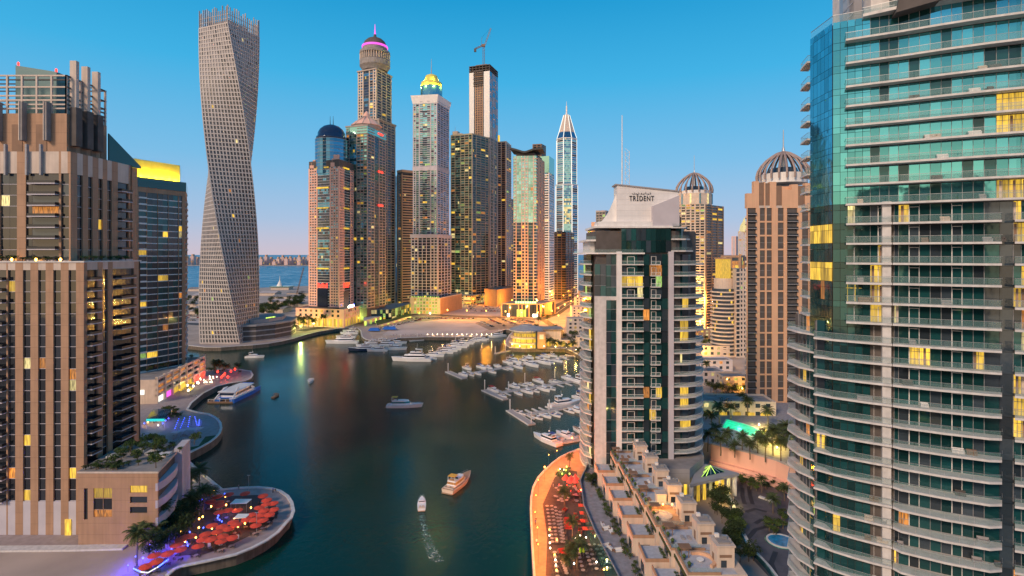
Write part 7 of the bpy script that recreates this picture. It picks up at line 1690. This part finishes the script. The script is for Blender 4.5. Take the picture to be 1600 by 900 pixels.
for i, (a, b_, w_, l_) in enumerate(((885, 373, 5.2, 3.4), (890, 476, 3.6, 2.8))):
    x, y = G(*Z5(a, b_), 5.8); T = Tower('white_awning', ['larger white canvas awning among the red parasols', 'smaller tilted white canvas awning among the red parasols'][i], 'awning', (x, y, 3)); T.m('canvas').hexa([(x - w_ / 2, y - l_ / 2, 5.6), (x + w_ / 2, y - l_ / 2, 5.8), (x + w_ / 2, y + l_ / 2, 5.6), (x - w_ / 2, y + l_ / 2, 5.6), (x - w_ / 2, y - l_ / 2, 5.7), (x + w_ / 2, y - l_ / 2, 5.9), (x + w_ / 2, y + l_ / 2, 5.72), (x - w_ / 2, y + l_ / 2, 5.72)], M['white_cloth'])
    for sx_ in (-1, 1):
        for sy_ in (-1, 1): T.it('post').beam((x + sx_ * w_ * .46, y + sy_ * l_ * .44, 3), (x + sx_ * w_ * .46, y + sy_ * l_ * .44, 5.6), .05, M['metal'], 5)
    T.done()
x, y = G(*Z5(235, 870), 4); T = Tower('lit_bar', 'curved bar counter outlined by a white and blue light strip', 'bar counter', (x, y, 3))
pb = [G(*Z5(a, b_), 4) for a, b_ in ((130, 838), (180, 862), (230, 868), (300, 828), (372, 775))]
for i, (a, c) in enumerate(zip(pb, pb[1:])): f = Fr(a, c); T.m('counter').fbox(f, 0, f.l, -.8, 0, 3, 4.1, M['dark']); T.it('light_strip').fbox(f, 0, f.l, .02, .14, 3.6, 3.85, M['edge_w' if 0 < i < 3 else 'glow_b'])
T.done()
# lamp posts along the round quays
def quay_lamp(): 
    o = thing('lamp_post', 'x', 'lamp post', (0, 0, 0)); b = MB(); b.beam((0, 0, 0), (0, 0, 6), .09, M['metal'], 6, .05); b.build('pole', o); b = MB(); b.box(-.5, .5, -.12, .12, 6, 6.12, M['metal']); b.build('lamp_head', o); return o
ql = quay_lamp(); ql.location = (*G(388.5, 771, 3), 3); tag(ql, 'thin unlit lamp post on the far rim of the round terrace')
for (px, py), lb in (((401, 834), 'thin unlit lamp post on the near rim of the round terrace'), ((333, 789), 'thin lamp post among the red parasols near the dark palms'), ((297, 752), 'thin lamp post by the pylon of the blank podium'), ((245, 848), 'thin lamp post in front of the dark trees'), ((341, 674), 'thin lamp post on the rim of the blue lit terrace')): dup(ql, lb, (*G(px, py, 3), 3))
glowlamp('lamp_post', 'yellow lit lamp on the path beside the blank podium', G(289, 747, 3), 3, 'glow_w', (1, .75, .3), 1500, None, 3.2, .3)
for px, py in ((371, 866 - 21), (327, 858)): T = Tower('menu_board', 'small pale menu board on the near edge of the round terrace, ' + ('left one' if px < 350 else 'right one'), 'board', (*G(px, py, 3), 3)); p = G(px, py, 3); T.m('panel').box(p[0] - .45, p[0] + .45, p[1], p[1] + .08, 3.5, 4.7, M['tan2']); T.m('stand').box(p[0] - .4, p[0] - .3, p[1] + .09, p[1] + .15, 3, 4.7, M['dark']); T.m('stand').box(p[0] + .3, p[0] + .4, p[1] + .09, p[1] + .15, 3, 4.7, M['dark']); T.done()

# blue lit terrace
Z9 = lambda x, y: (210 + x / 9, 620 + y / 9)
cb = None
for c_, (a0, b0, a1, b1) in enumerate(((570, 450, 625, 315), (650, 440, 705, 305), (755, 425, 780, 285), (880, 400, 850, 290), (905, 405, 915, 330))):
    for k in range(6):
        t = k / 5; xy = G(*Z9(a0 + (a1 - a0) * t, b0 + (b1 - b0) * t), 3.8)
        glowlamp('blue_lamp', 'tiny blue table light on the blue lit terrace', xy, 3, 'glow_b', (.1, .12, 1), 60 if k % 3 == 0 else 0, 'blue table lights', .9, .13)
        tset(xy[0] + 1.2, xy[1], 3.0, 'small dark table on the blue lit terrace', 'tables on the blue lit terrace', 2)
for i, (a, b_) in enumerate(((585, 500), (672, 478), (765, 460), (850, 460), (905, 448))):
    x, y = G(*Z9(a, b_), 5); T = Tower('square_parasol', 'square pale blue parasol on the blue lit terrace, ' + ORD[i] + ' from the left', 'parasol', (x, y, 3)); T.m('canopy').hexa([(x - 1.6, y - 1.6, 5.2), (x + 1.6, y - 1.6, 5.2), (x + 1.6, y + 1.6, 5.2), (x - 1.6, y + 1.6, 5.2), (x - .1, y - .1, 5.8), (x + .1, y - .1, 5.8), (x + .1, y + .1, 5.8), (x - .1, y + .1, 5.8)], M['g_blue' if 0 else 'lav']); T.m('pole').beam((x, y, 3), (x, y, 5.3), .06, M['metal'], 5); T.done()
for i in range(26): xy = G(*Z9(random.uniform(540, 860), random.uniform(540, 660)), 3); tset(*xy, 3.0, 'small dark table on the blue lit terrace', 'tables on the blue lit terrace', 2)
x, y = G(*Z9(350, 240), 7); T = Tower('teal_awning', 'wide blue grey awning with a teal lit edge before the parking podium', 'awning', (x, y, 3)); P = [G(*Z9(*q), 7) for q in ((170, 320), (425, 318), (520, 185), (265, 180))]; T.m('roof').prism(P, 7, 7.4, M['g_blue']); T.it('lit_edge').fbox(Fr(P[0], P[1]), 0, Fr(P[0], P[1]).l, .02, .2, 6.2, 7.3, emit('teal_edge', (.02, .6, .6), 1.0))
for p in P: T.it('post').beam((*p, 3), (*p, 7), .12, M['metal'], 5)
T.done()
for i, (a, b_, m_, c_) in enumerate(((230, 360, 'glow_w', (1, .75, .3)), (300, 345, 'glow_l', (.6, 1, .3)), (370, 355, 'glow_w', (1, .8, .3)), (335, 430, 'glow_w', (1, .85, .5)), (190, 385, 'glow_o', (1, .5, .1)), (440, 360, 'glow_b', (.1, .1, 1)), (400, 400, 'glow_b', (.1, .1, 1)), (480, 330, 'glow_b', (.3, .1, 1)), (140, 400, 'glow_b', (.1, .1, 1)), (520, 230, 'glow_o', (1, .3, .1)))): glowlamp('garden_lamp', 'garden lamp near the blue grey awning', G(*Z9(a, b_), 3.5), 3, m_, c_, 160, 'garden lamps near the awning', 1.2, .22)
land('lawn', [G(*Z9(*q), 3) for q in ((700, 720), (900, 690), (1000, 560), (1150, 540), (1090, 620), (930, 700), (720, 780))], 3.03, 'grass')
# dark garden steps in the bay
# lit restaurant cubes, red terrace at the far tip
Z6 = lambda x, y: (180 + x / 4.09, 520 + y / 4.09)
rnd = random.Random(9)
for i in range(30):
    xy = G(*Z6(rnd.uniform(390, 545), rnd.uniform(330, 388)), 3.6); glowlamp('lantern', 'round yellow lantern before the parking podium', xy, 3, 'glow_y' if i % 3 else 'glow_w', (1, .7, .15), 600 if i % 5 == 0 else 0, 'yellow lanterns before the parking podium', 1.6, .5)
for i in range(16): glowlamp('lantern', 'small amber lantern on the path to the red lit tip', G(*Z6(rnd.uniform(540, 650), rnd.uniform(285, 325)), 3.6), 3, 'glow_w', (1, .7, .4), 200 if i % 4 == 0 else 0, 'amber lanterns on the path', 1.2, .25)
for i, (a, b_) in enumerate(((690, 290), (655, 265), (740, 262), (765, 250), (720, 300), (680, 300), (700, 280))): glowlamp('red_lantern', 'glowing red lantern on the far tip of the left promenade', G(*Z6(a, b_), 4), 3, 'glow_r', (1, .05, .02), 500, 'red lanterns on the far tip', 2.0, .7)
for i in range(60): xy = G(*Z6(rnd.uniform(600, 830), rnd.uniform(250, 310)), 3); (tset(*xy, 3.0, 'small dark table on the red lit far tip', 'tables on the red lit tip', 2) if 245 < 1 or True else 0)
for i in range(16): place(palms[:2] if i % 3 == 0 else shrubs, G(*Z6(rnd.uniform(590, 800), rnd.uniform(240, 262)), 3), 3, 'plant on the red lit far tip', 'plants on the red lit tip', 1.0 if i % 3 == 0 else 1.3)
# ---- orange promenade
Z4 = lambda x, y: (820 + x / 4.286, 690 + y / 4.286)
OL = [(317, 60), (133, 270), (150, 210), (120, 400), (110, 520), (105, 640), (115, 760), (120, 870), (230, 140), (60, 470)]
for i, (a, b_) in enumerate([(317, 60), (133, 270), (90, 360), (75, 470), (70, 590), (85, 700), (90, 820), (215, 150), (395, 60), (160, 180)]): 
    glowlamp('street_lamp', 'sodium street lamp on the orange lit promenade', G(*Z4(a, b_), 3), 3, 'glow_o', (1, .19, .01), 4200, 'street lamps on the orange promenade', 5.0, .22 if i < 2 else .12)
for i, (a, b_) in enumerate([(165, 610), (165, 650), (168, 700), (215, 680), (170, 735), (405, 555), (430, 610), (370, 650), (410, 665), (465, 690), (490, 720), (340, 670), (200, 780), (205, 815), (208, 850), (213, 885), (330, 840), (480, 830), (530, 880), (550, 850), (260, 205), (280, 185), (235, 200)]):
    glowlamp('terrace_lamp', 'small bright lamp among the tables of the orange promenade', G(*Z4(a, b_), 3.8), 3, 'glow_w' if i % 3 else 'glow_o', (1, .42, .08), 70, 'small lamps of the orange promenade', 1.5, .2)
for i, (a, b_) in enumerate([(245, 195), (270, 210), (225, 225), (290, 190), (255, 225)]): place(shrubs, G(*Z4(a, b_), 4), 3, 'brightly lit bush near the red tent', 'lit bushes by the red tent', 1.3)
for i in range(4): glowlamp('green_spot', 'white green spotlight in the bush near the red tent', G(*Z4(225 + i * 25, 200 + (i % 2) * 25), 4.4), 3, 'glow_l', (.8, 1, .4), 300, 'spotlights in the bush', 1.6, .3)
x, y = G(*Z4(312, 262), 5); T = Tower('red_tent', 'glowing red peaked tent on the orange promenade', 'tent', (x, y, 3)); M['redtent'] = emit('glowing_red_cloth', (1, .025, .01), 1.1, .35, .5)
for dx, dy, r_ in ((0, 0, 1.7), (-1.9, .9, 1.4), (1.5, 1.3, 1.5), (-.8, -1.5, 1.2), (1.1, -1.4, 1.2)): T.it('peak').lathe(x + dx, y + dy, [(r_, 5.2), (r_ * .55, 5.9), (.1, 6.9)], M['redtent'], 10)
for dx, dy in ((-2.6, 0), (2.4, 0), (0, 2.4), (0, -2.4)): T.it('post').beam((x + dx, y + dy, 3), (x + dx, y + dy, 5.3), .08, M['dark'], 5)
T.done()
for i in range(6): glowlamp('red_lamp', 'red lamp beside the glowing red tent', G(*Z4(230 + i * 26, 310 + (i * 37 % 70)), 3.5), 3, 'glow_r', (1, .05, .02), 120, 'red lamps by the red tent', 1.4, .2)
sd0 = sofa(*G(*Z4(350, 520), 3), 3, 1.5, 'dark red lounge sofa on the orange promenade', 'canvas_r', 'lounge sofas on the orange promenade')
for a, b_, rz in ((365, 545, 1.5), (285, 530, 0), (288, 560, 0), (290, 585, 0), (370, 600, 1.4), (270, 465, 1), (375, 620, 1.4), (250, 740, .3), (275, 765, .3), (340, 500, 1.5)): dup(sd0, 'dark red lounge sofa on the orange promenade', (*G(*Z4(a, b_), 3), 3), rz)
for c_, (a0, b0, a1, b1) in enumerate(((150, 430, 185, 670), (180, 430, 215, 670), (205, 440, 250, 670), (235, 470, 260, 670), (200, 740, 220, 900), (400, 700, 440, 820), (430, 690, 480, 850), (350, 720, 390, 860), (250, 800, 280, 880))):
    n_ = 11 if c_ < 4 else 6
    for k in range(n_): t = k / (n_ - 1); tset(*G(*Z4(a0 + (a1 - a0) * t, b0 + (b1 - b0) * t), 3.7), 3.0, 'small pale topped table on the orange promenade', 'tables on the orange promenade', 2, .85)
for i in range(34): tset(*G(*Z4(random.uniform(200, 350), random.uniform(290, 400)), 3.7), 3.0, 'small pale topped table on the orange promenade', 'tables on the orange promenade', 2, .8)
for i, (a, b_, s) in enumerate(((350, 860, 1.0), (265, 430, .75), (320, 640, .6), (300, 165, .6), (415, 80, .55), (290, 880, .7))): place(palms[:2], G(*Z4(a, b_), 3), 3, 'date palm growing among the tables of the orange promenade', 'palms of the orange promenade', s)
for i in range(4): x, y = G(*Z4(378 + i * 9, 430 + i * 52), 5); T = Tower('red_parasol', 'small square red parasol by the blue balustrade, ' + ORD[i] + ' from the far end', 'parasol', (x, y, 3)); T.m('canopy').hexa([(x - .9, y - 1, 5.2), (x + .9, y - 1, 5.2), (x + .9, y + 1, 5.2), (x - .9, y + 1, 5.2), (x - .1, y - .1, 5.6), (x + .1, y - .1, 5.6), (x + .1, y + .1, 5.6), (x - .1, y + .1, 5.6)], M['red_cloth']); T.m('pole').beam((x, y, 3), (x, y, 5.3), .05, M['black'], 5); T.done()
for i in range(2): x, y = G(*Z4(372 + i * 22, 730), 4.5); T = Tower('folded_parasol', 'folded lime green parasol on the orange promenade, ' + ('left' if i == 0 else 'right') + ' one of two', 'parasol', (x, y, 3)); T.m('folded_canopy').lathe(x, y, [(.12, 3.9), (.38, 4.2), (.3, 5), (.04, 5.8)], mat('lime_cloth', (.35, .7, .05), .8), 8); T.m('pole').beam((x, y, 3), (x, y, 5.9), .05, M['metal'], 5); T.done()
x, y = G(*Z4(455, 90), 6); T = Tower('lit_stair_block', 'amber lit slab wall at the head of the promenade steps', 'wall', (x, y, 3)); T.m('lit_panel').box(x - .8, x + .7, y, y + .3, 3, 10.5, M['lit2']); T.m('frame').box(x - 1.0, x - .82, y - .1, y + .4, 3, 10.7, M['slab']); T.m('frame').box(x + .72, x + .9, y - .1, y + .4, 3, 10.7, M['slab'])
for k in range(12): T.it('stair_tread').box(x + 1.1, x + 4.5, y - .5 + k * .5, y + k * .5, 3 + k * .4, 3.2 + k * .4, M['slab'])
T.done()
# sodium lit road
rl = [G(px, py, 3) for px, py in ((700, 496), (730, 496.5), (760, 497), (790, 498), (815, 500), (840, 500), (862, 497), (872, 492), (882, 486), (892, 480), (902, 472), (916, 465), (930, 458), (950, 450), (872, 505), (884, 512), (800, 478), (740, 477), (880, 470), (895, 462))]
for i, xy in enumerate(rl): glowlamp('street_lamp', 'sodium street lamp along the road behind the round restaurant', (xy[0], xy[1] - 5), 3, 'glow_o', (1, .36, .03), 60000, 'street lamps along the sodium lit road', 9, .6)
for i, (px, py) in enumerate(((462, 505), (480, 506), (497, 507), (513, 506), (530, 503), (545, 499), (560, 495), (575, 490), (450, 515), (470, 519), (490, 514), (505, 511), (440, 508), (655, 497), (672, 497), (560, 505), (585, 498), (600, 493), (622, 490), (700, 478))):
    glowlamp('garden_floodlight', 'bright yellow green floodlight in the garden before the pink podium' if px < 640 else 'bright floodlight before the pale podium block', G(px, py, 3), 3, 'glow_l' if i % 2 else 'glow_w', (.75, 1, .2) if i % 2 else (1, .65, .12), 17000, 'floodlights before the podiums', 5, .8)
for i in range(14): xy = bank[20 + i if 20 + i < len(bank) else -1]; t = i / 13; px = 668 + 100 * t; xy = G(px, 524.5, 3); glowlamp('bollard_lamp', 'small bright lamp on the quay edge behind the diagonal row of boats', xy, 3, 'glow_w', (1, .6, .25), 500 if i % 2 else 0, 'quay edge lamps', 1.0, .35)
for i, (px, py) in enumerate(((830, 548), (850, 547), (868, 548), (885, 549), (900, 553), (812, 547), (800, 544))): glowlamp('quay_lamp', 'yellow quay lamp at the foot of the round restaurant', G(px, py, 3), 3, 'glow_w', (1, .55, .06), 3000, 'quay lamps by the round restaurant', 3, .35)
for i, (px, py) in enumerate(((1110, 640), (1152, 644), (1125, 648), (1166, 636))): glowlamp('palm_uplight', 'yellow uplight under the palms before the cream house', G(px, py, 8), 8, 'glow_y', (1, .6, .05), 5000, 'uplights before the cream house', .6, .25)
for i, (px, py) in enumerate(((1196, 690), (1214, 704), (1224, 694), (1186, 668))): glowlamp('garden_lamp', 'yellow garden lamp under the pool palms', G(px, py, 10), 10, 'glow_w', (1, .7, .12), 2600, 'garden lamps by the pool', 1.0, .3)
for i, (px, py) in enumerate(((1155, 668), (1180, 678))): glowlamp('pool_light', 'green light at the edge of the lit swimming pool', G(px, py, 10), 10.2, 'glow_g', (.1, 1, .5), 900, 'green pool lights', .4, .12)
for i, (px, py) in enumerate(((1092, 752), (1120, 755), (1142, 790))): glowlamp('path_lamp', 'yellow path lamp by the entrance canopy', G(px, py, 3), 3, 'glow_w', (1, .75, .2), 700, 'path lamps by the canopy', 1.2, .12)

# ================================================================ CARS
def make_car(m):
    r = thing('parked_car', 'x', 'car'); b = MB(); S_ = [[(x, -.86 * w_, .35), (x, .86 * w_, .35), (x, .86 * w_, z), (x, -.86 * w_, z)] for x, z, w_ in ((-2.2, .75, .92), (-2.0, .95, 1), (0, .98, 1), (1.4, .92, 1), (2.15, .7, .9))]; loft(b, S_, m); b.build('body', r)
    b = MB(); loft(b, [[(x, -.74, .96), (x, .74, .96), (x, .66, z), (x, -.66, z)] for x, z in ((-1.7, 1.0), (-1.2, 1.42), (.3, 1.45), (1.0, 1.0))], 'g_win'); b.build('cabin', r)
    for x in (-1.35, 1.35):
        for y in (-.82, .82): b = MB(); b.beam((x, y - .1, .32), (x, y + .1, .32), .32, M['black'], 8); b.build('wheel', r)
    return r
cars = {}
CC = {'white': 'gel', 'silver': mat('silver_paint', (.45, .46, .48), .3, .03, metal=.6), 'black': mat('black_paint', (.02, .02, .025), .25, .03), 'dark red': mat('red_paint', (.3, .02, .02), .3, .03), 'sand coloured': mat('sand_paint', (.45, .36, .25), .35, .03)}
def car(c, x, y, rz, where):
    if c not in cars: cars[c] = o = make_car(CC[c]); o.location = (x, y, 3.09); o.rotation_euler.z = rz; tag(o, f'{c} car parked {where}', group=f'cars parked {where}'); return
    dup(cars[c], f'{c} car parked {where}', (x, y, 3.09), rz, None, f'cars parked {where}')
rnd = random.Random(31); cl = list(CC)
for r_, (a, c, n_) in enumerate((((752, 503), (772, 512), 9), ((764, 499), (790, 510.5), 12), ((778, 497.5), (808, 508.5), 13), ((792, 498), (824, 507), 12), ((806, 498.5), (836, 505), 10))):
    A, B_ = G(*a), G(*c); h = math.atan2(B_[1] - A[1], B_[0] - A[0])
    for k in range(n_):
        t = k / n_; x, y = A[0] + (B_[0] - A[0]) * t, A[1] + (B_[1] - A[1]) * t
        if rnd.random() < .93: car(rnd.choice(cl), x + rnd.uniform(-.2, .2), y, h + math.pi / 2, 'in the lot beside the round restaurant')
for k in range(34): A = G(634 + k * 3.3, 498.2 + .3 * math.sin(k)); car(rnd.choice(cl), A[0], A[1], 1.5 + rnd.uniform(-.1, .1), 'in the line before the pale podium block') if rnd.random() < .85 else None
for r_ in range(4):
    for k in range(11):
        A = G(727 + k * 5 + r_ * 2, 476 + r_ * 3.6)
        if rnd.random() < .8: car(rnd.choice(cl), A[0], A[1], .3 + rnd.uniform(-.1, .1), 'on the far sandy lot')
for k in range(12): A = G(596 + k * 5.4, 511 - k * 1.25 + 3); car(rnd.choice(cl), A[0], A[1], .5, 'beside the long pale hall')
for k in range(13): A = G(296 + (k % 5) * 3.6, 493 + (k // 5) * 4); car(rnd.choice(cl), A[0], A[1], .2, 'on the flats left of the twisted tower')
# ================================================================ PEOPLE
def person(m1, m2):
    r = thing('person', 'x', 'person'); b = MB(); 
    for s in (-1, 1): loft(b, [[(s * .09 - w_, o_ - w_, z), (s * .09 + w_, o_ - w_, z), (s * .09 + w_, o_ + w_, z), (s * .09 - w_, o_ + w_, z)] for z, w_, o_ in ((0, .05, s * .14), (.45, .06, s * .07), (.88, .09, 0))], m2)
    b.build('trousers', r); b = MB(); loft(b, [[(-a, -c, z), (a, -c, z), (a, c, z), (-a, c, z)] for z, a, c in ((.86, .16, .1), (1.1, .15, .1), (1.38, .22, .12), (1.46, .1, .07))], m1)
    for s in (-1, 1): b.beam((s * .23, 0, 1.4), (s * .27, s * .1, 1.08), .05, rgb(m1), 5, .045); b.beam((s * .27, s * .1, 1.08), (s * .26, s * .2, .84), .04, M['pinkstone'], 5, .03)
    b.build('shirt', r); b = MB(); b.lathe(0, 0, [(.05, 1.44), (.055, 1.52), (.085, 1.58), (.1, 1.66), (.09, 1.74), (.03, 1.79)], M['pinkstone'], 8); b.build('head', r); b = MB(); b.lathe(0, .015, [(.104, 1.66), (.1, 1.75), (.04, 1.81)], M['black'], 8); b.build('hair', r); return r
pp = [person('white', 'dark'), person('canvas_b', 'black'), person('dark', 'grey')]; pd = ['person in a white shirt', 'person in a blue shirt', 'person in dark clothes']
pe = [(*Z4(80, 690), 0, 'walking on the orange promenade'), (*Z4(70, 560), 1, 'at the water side of the orange promenade'), (*Z4(75, 545), 2, 'by the water edge of the orange promenade'), (*Z4(190, 300), 2, 'standing near the red tent'), (*Z5(1110, 315), 1, 'on the rim of the round terrace'), (*Z5(1125, 318), 2, 'on the rim of the round terrace'), (*Z5(868, 295), 2, 'on the far rim of the round terrace'), (*Z6(520, 415), 0, 'on the path before the parking podium'), (*Z6(490, 420), 2, 'on the path before the parking podium')] + [(612 + i * 4.2 + rnd.uniform(-1, 1), 525.3 - (i % 3) * .5, i % 3, 'in the line strolling along the far quay') for i in range(36)]
us = set()
for px, py, k, w_ in pe:
    x, y = G(px, py, 3)
    if k in us: dup(pp[k], f'{pd[k]} {w_}', (x, y, 3.02), rnd.uniform(0, 6), None, 'people on the promenades')
    else: us.add(k); pp[k].location = (x, y, 3.02); tag(pp[k], f'{pd[k]} {w_}', group='people on the promenades')

for i, (px, py) in enumerate(((1100, 560), (1122, 572), (1108, 592), (1140, 600), (1160, 622), (1098, 632), (1112, 545), (1106, 520))): glowlamp('street_lamp', 'amber street lamp in the lanes between the pale villas', G(px, py, 3), 3, 'glow_o', (1, .5, .08), 7000, 'street lamps between the pale villas', 5, .3)
